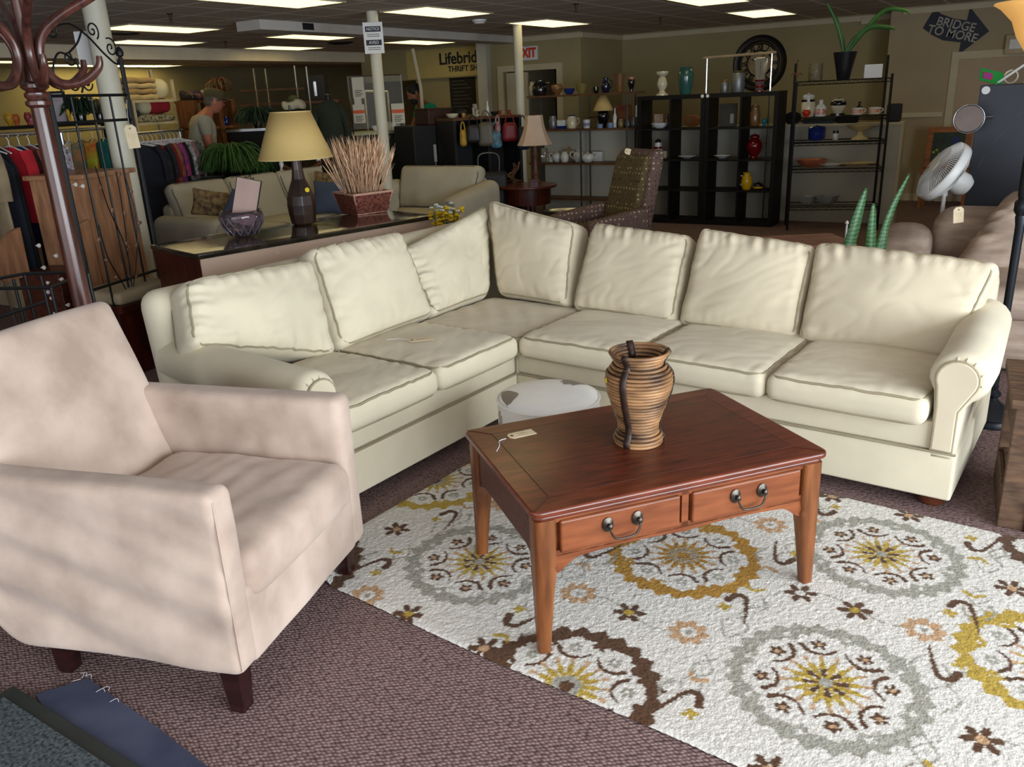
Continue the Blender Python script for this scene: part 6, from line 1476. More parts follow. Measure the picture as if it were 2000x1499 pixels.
cdp = GD(1935, 156, 7.4); gcd = thing('greeting_card', 'green card with purple and red pattern on top of the dark cabinet', 'card', (cdp.x, cdp.y + 0.05, CBz + 0.002), YAW)
Rg = rx(math.radians(-30)) @ ry(math.radians(18))
q = MB(); q.box((0, 0, 0.055), (0.17, 0.004, 0.10), Rg); q.build('card', mat('green_card', hx(30, 150, 60), 0.6), gcd, smooth=False)
q = MB(); q.box(Vector((-0.03, -0.003, 0.062)), (0.07, 0.004, 0.055), Rg); q.build('purple_patch', mat('purple_print', hx(120, 70, 160), 0.6, col2=hx(200, 50, 60), vscale=30), gcd, smooth=False)
stp = thing('metal_stand', 'white slanted wire stand on top of the dark cabinet', 'stand', (CBx + 0.17, CBy + 0.2, CBz), YAW)
for pts in (((-0.10, 0, 0.0), (0.16, 0, 0.17)), ((0.12, 0, 0.0), (0.18, 0, 0.36)), ((0.16, 0.05, 0.0), (0.16, 0.05, 0.2))):
    q = MB(); q.tube(pts, 0.009, 6); q.build('rod', M_white, stp)
q = MB(); q.tube([(0.03 + 0.05 * math.cos(a), 0.03, 0.05 + 0.045 * math.sin(a)) for a in [2 * PI * k / 20 for k in range(20)]], 0.007, 6, closed=True); q.build('loop', M_crm, stp)
# easel picture in front of the right hand wall
ea = thing('framed_painting', 'wooden framed green painting with blue flower standing on a small stool', 'painting', (-1.0, 12.55, 0.50), math.radians(-4))
Re = rx(math.radians(-9))
q = MB(); q.box((0, 0, 0.26), (0.52, 0.03, 0.52), Re); q.build('frame', wood('orange_pine', hx(120, 66, 24), hx(170, 100, 50), 0.5), ea, smooth=False, bevel=0.006)
q = MB(); q.box(Re @ Vector((0, -0.018, 0)) + Vector((0, 0, 0.26)), (0.38, 0.006, 0.38), Re); q.build('canvas', mat('green_canvas', hx(34, 60, 48), 0.6, col2=hx(24, 34, 30), vscale=8), ea, smooth=False)
q = MB()
for k in range(6): q = MB(); a = 2 * PI * k / 6; q.lathe([(0.0, 0), (0.022, 0.001), (0.0, 0.002)], 8, Re @ Vector((0.08 + 0.028 * math.cos(a), -0.023, 0.09 + 0.028 * math.sin(a))) + Vector((0, 0, 0.26)), R=Re @ rx(PI / 2)); q.build('blue_petal', mat('painted_blue', hx(30, 36, 110), 0.6), ea)
q = MB()
for k in range(9): q.lathe([(0.0, 0), (0.018, 0.001), (0.0, 0.002)], 7, Re @ Vector((-0.16 + 0.035 * k, -0.023, -0.06 + 0.03 * math.sin(k * 1.9))) + Vector((0, 0, 0.26)), R=Re @ rx(PI / 2))
yp = q.build('yellow_flowers', mat('painted_yellow', hx(150, 150, 30), 0.6), ea); yp['kind'] = 'stuff'
stl = thing('stool', 'orange brown wooden stool holding the framed painting', 'stool', (-0.98, 12.5, 0), math.radians(-4))
MB().span((-0.30, -0.18, 0.46), (0.30, 0.18, 0.498)).build('seat', MC['orange_pine'], stl, smooth=False, bevel=0.005)
for x in (-0.26, 0.26):
    for y in (-0.14, 0.14): MB().span((x - .02, y - .02, 0), (x + .02, y + .02, 0.46)).build('leg', MC['orange_pine'], stl, smooth=False)

# ================================================================== torchiere floor lamp
FLp = G(1932, 822, 0.0); FLx, FLy = FLp.x, FLp.y
FL = thing('floor_lamp', 'black floor lamp with amber glass bowl shade at the right edge', 'lamp', (FLx, FLy, 0), 0)
dF = math.hypot(FLx, FLy); zbowl = GD(1985, 88, dF).z
M_bmet = mat('satin_black_metal', hx(28, 32, 40), 0.35, metal=0.4, var=0.05)
q = MB(); q.lathe([(0.135, 0.0), (0.135, 0.025), (0.128, 0.035), (0.132, 0.042), (0.12, 0.055), (0.08, 0.075), (0.05, 0.10), (0.028, 0.115), (0.02, 0.125), (0.034, 0.14), (0.034, 0.155), (0.018, 0.17), (0.02, 0.19)], 40); q.build('base', M_bmet, FL)
zk = GD(1979, 403, dF).z
q = MB(); q.lathe([(0.017, 0.18), (0.02, zk - 0.09), (0.026, zk - 0.05), (0.024, zk - 0.04), (0.036, zk - 0.02), (0.036, zk + 0.02), (0.024, zk + 0.035), (0.028, zk + 0.05), (0.030, zk + 0.09), (0.026, zbowl - 0.15), (0.018, zbowl - 0.08), (0.03, zbowl - 0.06), (0.04, zbowl - 0.04)], 24); q.build('pole', M_bmet, FL)
M_amber = bpy.data.materials.new('lit_amber_glass'); M_amber.use_nodes = True; _b = M_amber.node_tree.nodes['Principled BSDF']
_b.inputs['Base Color'].default_value = (*hx(230, 180, 110), 1); _b.inputs['Roughness'].default_value = 0.3; _b.inputs['Emission Color'].default_value = (1.0, 0.52, 0.14, 1); _b.inputs['Emission Strength'].default_value = 0.45
q = MB(); q.lathe([(r_ * 1.22, z_ * 1.28) for r_, z_ in [(0.03, -0.06), (0.075, -0.035), (0.105, 0.01), (0.125, 0.06), (0.165, 0.10), (0.19, 0.115), (0.185, 0.12), (0.16, 0.105), (0.12, 0.066), (0.10, 0.015), (0.07, -0.028), (0.0, -0.05)]], 40, (0, 0, zbowl + 0.02), capb=False, capt=False); q.build('lamp_shade', M_amber, FL, ang=0)

# reclaimed wooden crate table at the right edge
cr0 = G(1940, 1028); CT = thing('wooden_crate', 'rough reclaimed wood crate at the right edge of the picture', 'crate', (cr0.x + 0.01, cr0.y, 0), math.radians(4))
M_pallet = wood('weathered_pine', hx(62, 42, 30), hx(108, 80, 58), 0.75, 3, (3, 14, 14))
zc0 = 0.53
for nm, sp in (('top_board', ((-0.02, -0.03, zc0 - 0.035), (0.62, 0.14, zc0))), ('top_board', ((-0.02, 0.15, zc0 - 0.035), (0.62, 0.32, zc0 + 0.002))), ('top_board', ((-0.02, 0.33, zc0 - 0.035), (0.62, 0.50, zc0))),
               ('corner_post', ((0, 0, 0), (0.09, 0.035, zc0 - 0.035))), ('corner_post', ((0, 0.44, 0), (0.09, 0.475, zc0 - 0.035))), ('corner_post', ((0.5, 0, 0), (0.59, 0.035, zc0 - 0.035))), ('corner_post', ((0.5, 0.44, 0), (0.59, 0.475, zc0 - 0.035))),
               ('side_board', ((0.0, 0.036, 0.0), (0.02, 0.439, 0.14))), ('side_board', ((0.0, 0.036, 0.36), (0.02, 0.439, 0.48))), ('front_board', ((0.09, -0.015, 0.0), (0.50, 0.01, 0.13))), ('front_board', ((0.09, -0.012, 0.36), (0.50, 0.012, 0.44))), ('shelf_board', ((0.02, 0.036, 0.14), (0.58, 0.44, 0.16)))):
    MB().span(*sp).build(nm, M_pallet, CT, smooth=False, bevel=0.004)
# ================================================================== bentwood coat rack
CRd = 3.55
c0_ = GD(165, 610, CRd); CRK = thing('coat_rack', 'glossy brown bentwood coat rack with curled hooks standing behind the pink armchair', 'coat rack', (c0_.x, c0_.y, 0), YAW)
M_bent = wood('bentwood_brown', hx(44, 20, 16), hx(86, 46, 38), 0.3, 3, (12, 12, 2), coat=0.25)
kc = mpp(GD(110, 300, CRd))
zcol = GD(70, 182, CRd).z
q = MB(); q.lathe([(0.034, 0.25), (0.036, 0.6), (0.033, 1.2), (0.030, zcol - 0.10), (0.029, zcol - 0.04)], 24); q.build('pole', M_bent, CRK)
q = MB(); q.lathe([(0.03, zcol - 0.05), (0.042, zcol - 0.04), (0.042, zcol - 0.028), (0.032, zcol - 0.022), (0.040, zcol - 0.012), (0.040, zcol), (0.031, zcol + 0.006), (0.046, zcol + 0.018), (0.046, zcol + 0.03), (0.02, zcol + 0.04)], 28); q.build('turned_collar', M_bent, CRK)
q = MB(); q.lathe([(0.018, zcol + 0.03), (0.016, zcol + 0.55)], 16); q.build('upper_spindle', M_bent, CRK)
for k in range(6):
    a = math.radians(60 * k + 8); ca, sa = math.cos(a), math.sin(a)
    prof = [(0.235, 0.115), (0.225, 0.075), (0.165, 0.032), (0.095, 0.028), (0.052, 0.07), (0.040, 0.135), (0.070, 0.20), (0.145, 0.255), (0.235, 0.30), (0.315, 0.35), (0.36, 0.43), (0.365, 0.50)]
    q = MB(); P_ = catmull([(r * ca, r * sa, zcol + z) for r, z in prof], 6); n_ = len(P_)
    q.tube(P_, [0.0155 * (0.55 + 0.45 * min(1, 6 * min(i, n_ - 1 - i) / n_ + 0.15)) for i in range(n_)], 10); h = q.build('hook', M_bent, CRK)
    s_ = MB(); s_.lathe([(0.005, 0), (0.004, 0.002), (0.0, 0.003)], 8, ((0.026 + 0.016) * ca, (0.026 + 0.016) * sa, zcol + 0.17), R=rz(a) @ ry(PI / 2)); s_.build('screw', M_chrome, h)
q = MB(); q.tube([(0.15 * math.cos(a), 0.15 * math.sin(a), zcol + 0.345) for a in [2 * PI * k / 48 for k in range(48)]], 0.018, 8, closed=True); q.build('ring', M_bent, CRK)
for k in range(4):
    a = math.radians(90 * k + 45); q = MB(); q.tube(catmull([(0.03 * math.cos(a), 0.03 * math.sin(a), 0.42), (0.06 * math.cos(a), 0.06 * math.sin(a), 0.22), (0.16 * math.cos(a), 0.16 * math.sin(a), 0.16), (0.24 * math.cos(a), 0.24 * math.sin(a), 0.02)], 6), 0.017, 8); q.build('leg', M_bent, CRK)

# ================================================================== wrought iron trellis
tp = [GD(235, 112, 6.2), GD(95, 185, 5.7)]
TX0, TX1 = Vector((tp[1].x, tp[1].y, 0)), Vector((tp[0].x, tp[0].y, 0)); tl_ = (TX1 - TX0).length; ta = math.atan2((TX1 - TX0).y, (TX1 - TX0).x)
TR = thing('metal_trellis', 'black wrought iron trellis with scrolls and leaf vines in front of the wooden desk', 'trellis', TX0, ta)
zr = GD(165, 187, 5.95).z; zr2 = GD(165, 238, 5.95).z; zr3 = 0.62
for x, zt_ in ((0, zr + 0.02), (tl_, tp[0].z)): MB().tube([(x, 0, 0), (x, 0, zt_)], 0.014, 8).build('post', M_black, TR)
for i, f_ in enumerate((0.25, 0.5, 0.75)): MB().tube([(tl_ * f_, 0, zr3 - 0.25), (tl_ * f_, 0, zr)], 0.007, 6).build('bar', M_black, TR)
for z in (zr, zr2, zr3): MB().tube([(0, 0, z), (tl_, 0, z)], 0.010, 6).build('rail', M_black, TR)
q = MB(); q.lathe([(0.004, 0), (0.022, 0.01), (0.026, 0.03), (0.018, 0.05), (0.003, 0.065)], 10, (tl_, 0, tp[0].z)); q.build('finial', M_black, TR)
def spiral(cx, cz, r0, turns, s=1, a0=0):
    return [(cx + r0 * (1 - t) * math.cos(a0 + s * t * turns * 2 * PI), 0, cz + r0 * (1 - t) * math.sin(a0 + s * t * turns * 2 * PI)) for t in [i / 26 for i in range(25)]]
for cx, cz, r, s, a0 in ((0.30, 0.08, 0.045, 1, PI), (0.44, 0.08, 0.045, -1, 0), (0.62, 0.44, 0.055, 1, -1.0), (0.80, 0.33, 0.06, -1, 2.0), (0.18, 0.42, 0.05, 1, 2), (0.30, 0.25, 0.05, -1, 0)):
    MB().tube(spiral(cx * tl_ / 0.9, zr + cz * 0.85, r, 1.6, s, a0), 0.005, 6).build('scroll', M_black, TR)
for pts in (((0.15, 0.02), (0.10, 0.16), (0.20, 0.28), (0.36, 0.22), (0.40, 0.10), (0.36, 0.02)), ((0.22, 0.45), (0.38, 0.47), (0.55, 0.40), (0.72, 0.28), (0.85, 0.22), (0.9, 0.32)), ((0.3, 0.28), (0.42, 0.35), (0.5, 0.44))):
    MB().tube(catmull([(x * tl_ / 0.9, 0, zr + z * 0.85) for x, z in pts], 6), 0.006, 6).build('scroll', M_black, TR)
M_rustleaf = mat('rusty_leaf', hx(140, 104, 84), 0.7, var=0.2)
random.seed(8)
for vx, pts in enumerate((((0.5, 0.45), (0.55, 0.8), (0.42, 1.1), (0.36, 1.35)), ((0.5, 0.5), (0.68, 0.75), (0.78, 1.0), (0.74, 1.25)), ((0.5, 0.45), (0.4, 0.62), (0.28, 0.8), (0.25, 1.0)), ((0.52, 0.6), (0.6, 1.0), (0.62, 1.3)))):
    P_ = catmull([(x * tl_, -0.01, z) for x, z in pts], 6); v_ = MB().tube(P_, 0.004, 5).build('vine', M_black, TR)
    for i in range(3, len(P_), 4):
        l_ = MB(); d = random.uniform(0, 2 * PI); c = P_[i]; l_.add([c, c + Vector((0.03 * math.cos(d + .5), -0.004, 0.03 * math.sin(d + .5))), c + Vector((0.05 * math.cos(d), 0, 0.05 * math.sin(d))), c + Vector((0.03 * math.cos(d - .5), -0.004, 0.03 * math.sin(d - .5)))], [(0, 1, 2, 3)]); l_.build('leaf', M_rustleaf, v_, solid=0.002)
tgp = GD(258, 267, 6.05)
price_tag('manila price tag hanging by string from the trellis post before the thick column', tgp, Vector((0.06, 0.04, -1)), L=0.145, W=0.078, up=Vector((0.5, -0.85, 0)), string=[GD(254, 250, 6.05), GD(250, 230, 6.1), GD(247, 195, 6.15)])
# wire plant stand at the left edge
PSd = 4.3
for nm, pts, r in (): pass
WS = thing('wire_stand', 'low black wire stand with crossed rods at the left edge behind the armchair', 'stand', (GD(60, 560, PSd).x, GD(60, 560, PSd).y, 0), YAW)
kz = mpp(GD(60, 560, PSd)); z_top = GD(60, 548, PSd).z
for a, b_ in (((-0.34, -0.12, z_top), (0.19, -0.18, z_top)), ((-0.12, 0.18, z_top), (0.19, 0.16, z_top)), ((-0.34, -0.12, z_top), (-0.12, 0.18, z_top)), ((0.19, -0.18, z_top), (0.19, 0.16, z_top)), ((-0.34, -0.12, z_top - 0.2), (0.0, 0.1, z_top - 0.12)), ((-0.30, -0.10, z_top - 0.42), (0.02, 0.1, z_top - 0.3))): MB().tube([a, b_], 0.008, 6).build('rail', M_black, WS)
for x, y in ((-0.34, -0.12), (-0.2, -0.02), (-0.12, 0.18), (-0.1, 0.05), (0.0, 0.1), (0.19, -0.18), (0.19, 0.16)): MB().tube([(x, y, 0), (x, y, z_top)], 0.007, 6).build('leg', M_black, WS)
ctp = GD(30, 262, 6.0)

# ================================================================== wooden secretary desk and bench
M_pine = wood('honey_pine', hx(130, 90, 64), hx(180, 132, 98), 0.4, 2, (10, 10, 2), coat=0.15)
M_dpine = wood('dark_drawer_front', hx(60, 28, 18), hx(88, 44, 30), 0.35, 2, (2, 14, 14))
M_knob = mat('white_knob', hx(230, 222, 214), 0.25, var=0.02)
dka, dkb = GD(155, 350, 6.7), GD(250, 350, 7.1)
DK = thing('secretary_desk', 'honey brown wooden desk with curved side and small white knobs behind the trellis', 'desk', (dka.x, dka.y, 0), math.atan2(dkb.y - dka.y, dkb.x - dka.x))
DW = (dkb - dka).length; zdt = GD(190, 335, 6.9).z
MB().span((-0.03, -0.06, zdt - 0.035), (DW + 0.03, 0.45, zdt)).build('desktop', M_pine, DK, smooth=False, bevel=0.008)
MB().span((0, -0.02, 0.0), (DW, 0.0, zdt - 0.035)).build('side_panel', M_pine, DK, smooth=False)
MB().span((0, 0, 0.0), (DW, 0.42, zdt - 0.036)).build('carcass', M_pine, DK, smooth=False)
MB().span((-0.32, 0.06, 0.0), (-0.02, 0.40, 0.62)).build('drawer_pedestal', M_dpine, DK, smooth=False, bevel=0.005)
# curved apron of the fold down front, seen from the side
cs = [(-0.02, 0.0), (-0.02, 0.95), (-0.12, 0.93), (-0.22, 0.86), (-0.28, 0.74), (-0.29, 0.64), (-0.24, 0.60), (-0.26, 0.50), (-0.22, 0.42), (-0.20, 0.0)]
q = MB(); q.prism(cs, 0.03, lambda x, y, z: Vector((x, z - 0.03, y))); q.build('curved_side', M_pine, DK, smooth=False, bevel=0.004)
q = MB(); q.prism([(x - 0.22, y * 0.98) for x, y in cs[1:7]] + [(-0.25, 0.6)], 0.03, lambda x, y, z: Vector((x, z + 0.36, y))); q.build('curved_side', M_pine, DK, smooth=False)
for i in range(5):
    dr_o = MB().span((-0.335, 0.05, 0.08 + 0.11 * i), (-0.318, 0.21, 0.17 + 0.11 * i)).build('drawer', M_dpine, DK, smooth=False, bevel=0.004)
    q = MB(); q.lathe([(0.004, 0), (0.004, 0.012), (0.012, 0.018), (0.012, 0.026), (0.004, 0.03)], 10, (-0.336, 0.13, 0.125 + 0.11 * i), R=ry(-PI / 2)); q.build('knob', M_knob, dr_o)
dr_o = MB().span((-0.30, -0.05, 0.09), (-0.06, -0.035, 0.30)).build('drawer', M_dpine, DK, smooth=False, bevel=0.004)
for px, py in ((142, 361), (156, 364), (104, 500), (115, 546), (128, 596), (80, 523), (88, 571), (70, 480)):
    p = GD(px, py, 6.45 if py < 400 else 6.3); l = DK.matrix_world
    loc = rz(-DK.rotation_euler[2]) @ (p - DK.location)
    q = MB(); q.lathe([(0.004, 0), (0.004, 0.014), (0.014, 0.02), (0.014, 0.028), (0.004, 0.032)], 10, loc, R=rx(PI / 2)); q.build('knob', M_knob, DK)
bc0, bc1 = GD(172, 520, 5.95), GD(286, 512, 6.25)
BN = thing('bench', 'dark wooden bench with beige cushion beside the dresser end', 'bench', (bc0.x, bc0.y, 0), math.atan2(bc1.y - bc0.y, bc1.x - bc0.x)); bl_ = (bc1 - bc0).length; zbn = 0.56
cushion(BN, 'seat_cushion', [(0, -0.22, zbn), (bl_, -0.22, zbn), (bl_, 0.18, zbn), (0, 0.18, zbn)], 0.08, 0.03, 0.01, mat('beige_cushion', hx(168, 152, 124), 0.95, var=0.05), n=(8, 6, 2), piping=False)
MB().span((-0.02, -0.24, zbn - 0.13), (bl_ + 0.02, 0.20, zbn - 0.082)).build('seat_board', M_reddark, BN, smooth=False, bevel=0.004)
MB().span((0.0, -0.20, 0.0), (bl_, -0.17, zbn - 0.13)).build('front_panel', M_reddark, BN, smooth=False)
MB().span((0.0, 0.15, 0.0), (bl_, 0.18, zbn - 0.13)).build('back_panel', M_reddark, BN, smooth=False)

# ================================================================== clothes racks
def garment(name, label, cat, P, ang, cols, w_=0.42, L=0.75, sleeves=True, group=None, seed=0, hang=True):
    m = mat('fabric_' + name + str(seed), cols[0], 0.9, col2=cols[1], vscale=cols[2] if len(cols) > 2 else 6)
    t = thing(name, label, cat, P, ang, group); ztop = -0.09
    def f(u, v):
        a = 2 * PI * u; z = ztop - L * v
        hw = w_ / 2 * (0.25 + 0.75 * min(1, (v * L / 0.06)) ** 0.5) * (1 + 0.06 * v); dp = 0.028 + 0.03 * v
        fold = 1 + 0.22 * v * math.sin(a * 7 + seed * 2 + v * 3)
        return Vector((hw * math.cos(a), dp * math.sin(a) * fold, z))
    q = MB(); q.grid(f, 28, 9, closeu=True); q.build('cloth', m, t, ang=0)
    if sleeves:
        for s in (-1, 1):
            q = MB(); q.tube(catmull([(s * w_ * 0.44, 0, ztop - 0.03), (s * (w_ * 0.54), 0.0, ztop - 0.16), (s * (w_ * 0.56), 0.01, ztop - 0.36)], 4), [0.05] * 3 + [0.045] * 6, 8, flat=0.6); q.build('sleeve', m, t)
    if hang:
        q = MB(); q.tube(catmull([(0.0, 0, ztop + 0.0), (0, 0, -0.04), (0.018, 0, -0.012), (0.0, 0, 0.006), (-0.016, 0, -0.012)], 5), 0.003, 5); q.tube([(-w_ * 0.42, 0, ztop - 0.035), (0, 0, ztop + 0.012), (w_ * 0.42, 0, ztop - 0.035)], 0.006, 6); q.build('hanger', M_white, t)
    return t
def rail_rack(a, b_, label, ztopex=0.0):
    A2, B2 = Vector((a.x, a.y, 0)), Vector((b_.x, b_.y, 0)); t = thing('clothes_rack', label, 'clothes rack', A2, math.atan2((B2 - A2).y, (B2 - A2).x)); L = (B2 - A2).length; z = (a.z + b_.z) / 2
    MB().tube([(-0.05, 0, z), (L + 0.05, 0, z)], 0.016, 10).build('rail', M_chrome, t)
    for x in (0, L):
        MB().tube([(x, 0, 0.02), (x, 0, z + ztopex)], 0.014, 8).build('post', M_chrome, t); MB().tube([(x, -0.25, 0.02), (x, 0.25, 0.02)], 0.014, 8).build('foot', M_chrome, t)
    return t, A2, B2, z
def hang_row(a, b_, z, items, turn=PI / 2, jitter=0.15, group=None):
    base = math.atan2((b_ - a).y, (b_ - a).x); random.seed(len(items))
    for i, (nm, lab, cat, cols, w_, L) in enumerate(items):
        P = a + (b_ - a) * ((i + 0.5) / len(items)); P.z = z - 0.001
        garment(nm, lab, cat, P, base + turn + random.uniform(-jitter, jitter), cols, w_, L, sleeves=(cat in ('shirt', 'jacket')), seed=i + int(abs(z * 100)) % 7 + len(items) * 3, group=group)
r1a, r1b = GD(-60, 268, 7.3), GD(100, 258, 7.6)
_, A2, B2, z_ = rail_rack(r1a, r1b, 'chrome clothes rack at the left edge behind the wire stand')
N_ = hx
hang_row(A2, B2, z_, [('coat', 'beige coat at the left edge of the picture', 'jacket', (N_(150, 132, 104), N_(120, 104, 80)), 0.5, 1.15),
    ('dress', 'dark navy dress with white button tag at the left edge', 'dress', (N_(24, 30, 44), N_(14, 18, 28)), 0.42, 1.1),
    ('dress', 'black dress next to the red top', 'dress', (N_(16, 16, 22), N_(10, 10, 14)), 0.42, 1.1),
    ('shirt', 'bright red top on a white hanger at the left', 'shirt', (N_(190, 24, 40), N_(140, 16, 30)), 0.40, 0.55),
    ('dress', 'navy blue dress right of the red top', 'dress', (N_(30, 40, 80), N_(20, 26, 56)), 0.42, 0.7),
    ('blouse', 'red and olive patterned blouse left of the coat rack pole', 'shirt', (N_(150, 50, 56), N_(60, 60, 40), 25), 0.42, 0.75),
    ('dress', 'long black dress left of the coat rack pole', 'dress', (N_(14, 14, 18), N_(8, 8, 10)), 0.44, 1.1),
    ('shirt', 'black and white speckled shirt behind the coat rack pole', 'shirt', (N_(190, 180, 190), N_(18, 18, 22), 40), 0.42, 0.8)], group=None)
r2a, r2b = GD(118, 252, 8.3), GD(232, 252, 8.9)
_, A2, B2, z_ = rail_rack(r2a, r2b, 'chrome clothes rack above the wooden desk')
hang_row(A2, B2, z_, [('blouse', 'orange, cream and teal print blouse above the desk', 'shirt', (N_(200, 110, 60), N_(150, 190, 160), 12), 0.46, 0.55),
    ('shirt', 'teal shirt with orange print above the desk', 'shirt', (N_(30, 110, 100), N_(190, 120, 70), 10), 0.46, 0.5),
    ('blouse', 'coral and lime green print blouse above the desk', 'shirt', (N_(200, 70, 50), N_(190, 200, 60), 9), 0.44, 0.55),
    ('shirt', 'plain teal shirt above the right end of the desk', 'shirt', (N_(16, 100, 96), N_(10, 76, 74)), 0.46, 0.5),
    ('jacket', 'dark slate jacket above the right end of the desk', 'jacket', (N_(40, 48, 62), N_(26, 32, 44)), 0.46, 0.55)], turn=0.35, jitter=0.2)
r3a, r3b = GD(252, 256, 9.3), GD(352, 261, 10.0)
_, A2, B2, z_ = rail_rack(r3a, r3b, 'chrome clothes rack packed with tops between the thick column and the man in grey')
hang_row(A2, B2, z_, [('jacket', 'dark navy jacket right beside the thick column', 'jacket', (N_(30, 34, 48), N_(20, 22, 34)), 0.5, 1.0),
    ('dress', 'teal hemmed black dress beside the thick column', 'dress', (N_(20, 20, 26), N_(16, 84, 84), 3), 0.46, 1.0),
    ('jacket', 'charcoal patterned jacket near the thick column', 'jacket', (N_(50, 48, 56), N_(24, 24, 30), 20), 0.5, 0.9),
    ('shirt', 'crimson red top on the packed rack', 'shirt', (N_(150, 20, 36), N_(110, 12, 26)), 0.48, 0.85),
    ('blouse', 'tan and orange blouse behind the crimson top', 'shirt', (N_(150, 110, 80), N_(120, 60, 40), 14), 0.46, 0.8),
    ('blouse', 'pink and purple floral blouse on the packed rack', 'shirt', (N_(190, 60, 110), N_(90, 50, 120), 16), 0.48, 0.85),
    ('shirt', 'black shirt after the floral blouse', 'shirt', (N_(18, 18, 22), N_(12, 12, 14)), 0.48, 0.85),
    ('shirt', 'black and white striped shirt on the packed rack', 'shirt', (N_(200, 200, 205), N_(24, 24, 28), 30), 0.48, 0.8),
    ('cardigan', 'dusty mauve cardigan on the packed rack', 'jacket', (N_(150, 104, 112), N_(120, 80, 90)), 0.48, 0.85),
    ('shirt', 'black and green print shirt near the man in grey', 'shirt', (N_(20, 24, 24), N_(80, 110, 90), 18), 0.48, 0.8),
    ('blouse', 'grey and white print blouse at the right end of the packed rack', 'shirt', (N_(170, 160, 150), N_(60, 54, 50), 22), 0.48, 0.75)], turn=PI / 2 + 0.25)
# items over the racks: framed certificate, dark plants
fc_ = GD(113, 208, 9.85); kf = mpp(fc_)
sh_ = thing('plank_shelf', 'dark shelf rail over the clothes racks', 'shelf', (GD(-20, 246, 9.6).x, GD(-20, 246, 9.6).y, 0), math.atan2((GD(240, 236, 10.2) - GD(-20, 246, 9.6)).y, (GD(240, 236, 10.2) - GD(-20, 246, 9.6)).x))
shl = (GD(240, 236, 10.2) - GD(-20, 246, 9.6)).xy.length; zsh = GD(110, 238, 9.7).z - 0.02
MB().span((0, -0.15, zsh - 0.03), (shl, 0.35, zsh)).build('board', M_espresso, sh_, smooth=False)
for x in (0.05, shl / 2, shl - 0.05): MB().span((x - .02, 0.30, 0), (x + .02, 0.34, zsh - 0.03)).build('post', M_espresso, sh_, smooth=False)
cf = boxthing('certificate', 'black framed white printed page standing on the dark shelf behind the trellis', 'picture frame', [('frame', [((-17 * kf, 0, 0), (17 * kf, 0.02, 60 * kf))], M_black), ('page', [((-12.5 * kf, -0.004, 4 * kf), (12.5 * kf, 0.0, 56 * kf))], mat('lilac_paper', hx(186, 176, 184), 0.7)), ('print', [((-8 * kf, -0.006, (10 + 7 * i) * kf), (8 * kf, -0.004, (11 + 7 * i) * kf)) for i in range(6)], M_wallgrey)], M_black, (fc_.x, fc_.y, zsh), YAW, bevel=0)
def bush(name, label, P, r, h, n, m, group=None, droop=0.5, pot=None, w=0.006, seed=1, flat=1.0):
    t = thing(name, label, 'plant', P, 0, group); random.seed(seed); q = MB()
    for i in range(n):
        a = random.uniform(0, 2 * PI); rr = r * random.uniform(0.35, 1.0); hh = h * random.uniform(0.5, 1.0)
        pts = [(0.02 * math.cos(a), 0.02 * math.sin(a), 0.02), (rr * 0.35 * math.cos(a), rr * 0.35 * math.sin(a) * flat, hh * 0.8), (rr * 0.75 * math.cos(a), rr * 0.75 * math.sin(a) * flat, hh * (1 - droop * 0.35)), (rr * math.cos(a), rr * math.sin(a) * flat, hh * (1 - droop))]
        q.tube(catmull(pts, 3), [w * 0.8, w, w, w, w, w, w, w, w * .8, w * .3], 3, flat=0.35)
    f = q.build('foliage', m, t, ang=0); f['kind'] = 'stuff'
    if pot: 
        q = MB(); q.lathe([(pot * 0.7, 0), (pot, 0.12), (pot * 0.95, 0.125)], 16); q.build('pot', M_blk, t)
    return t
M_grass = mat('fern_green', hx(70, 112, 50), 0.6, var=0.25, vscale=10)
M_dkgreen = mat('dark_foliage', hx(30, 56, 34), 0.6, var=0.25, vscale=10)
P = GD(160, 236, 9.9); P.z = zsh; bush('artificial_plant', 'dense dark green plant on the dark shelf right of the framed page', P, 0.22, 0.28, 160, M_dkgreen, seed=4, pot=0.06, w=0.012)
P = GD(196, 232, 10.1); P.z = zsh; bush('artificial_flowers', 'dark plant with pale blossoms on the dark shelf near the thick column', P, 0.14, 0.26, 90, mat('pale_blossom', hx(150, 130, 90), 0.6, col2=hx(40, 54, 34), vscale=12), seed=5, pot=0.05, w=0.012)
for px, w_, h_, c, lab in ((20, 18, 24, hx(200, 150, 40), 'yellow and orange vase'), (33, 14, 22, hx(190, 90, 40), 'orange candle jar'), (57, 14, 24, hx(150, 50, 54), 'red painted tin'), (62, 12, 16, hx(190, 110, 120), 'pink cup'), (137, 8, 26, hx(210, 160, 40), 'slim yellow figurine')):
    item('ornament', lab + ' on the dark shelf over the clothes racks', 'ornament', px, 240, w_, h_, 0, zsh, 'urn', mat('orn%d' % px, c, 0.4, var=0.2, vscale=20), d=9.75)
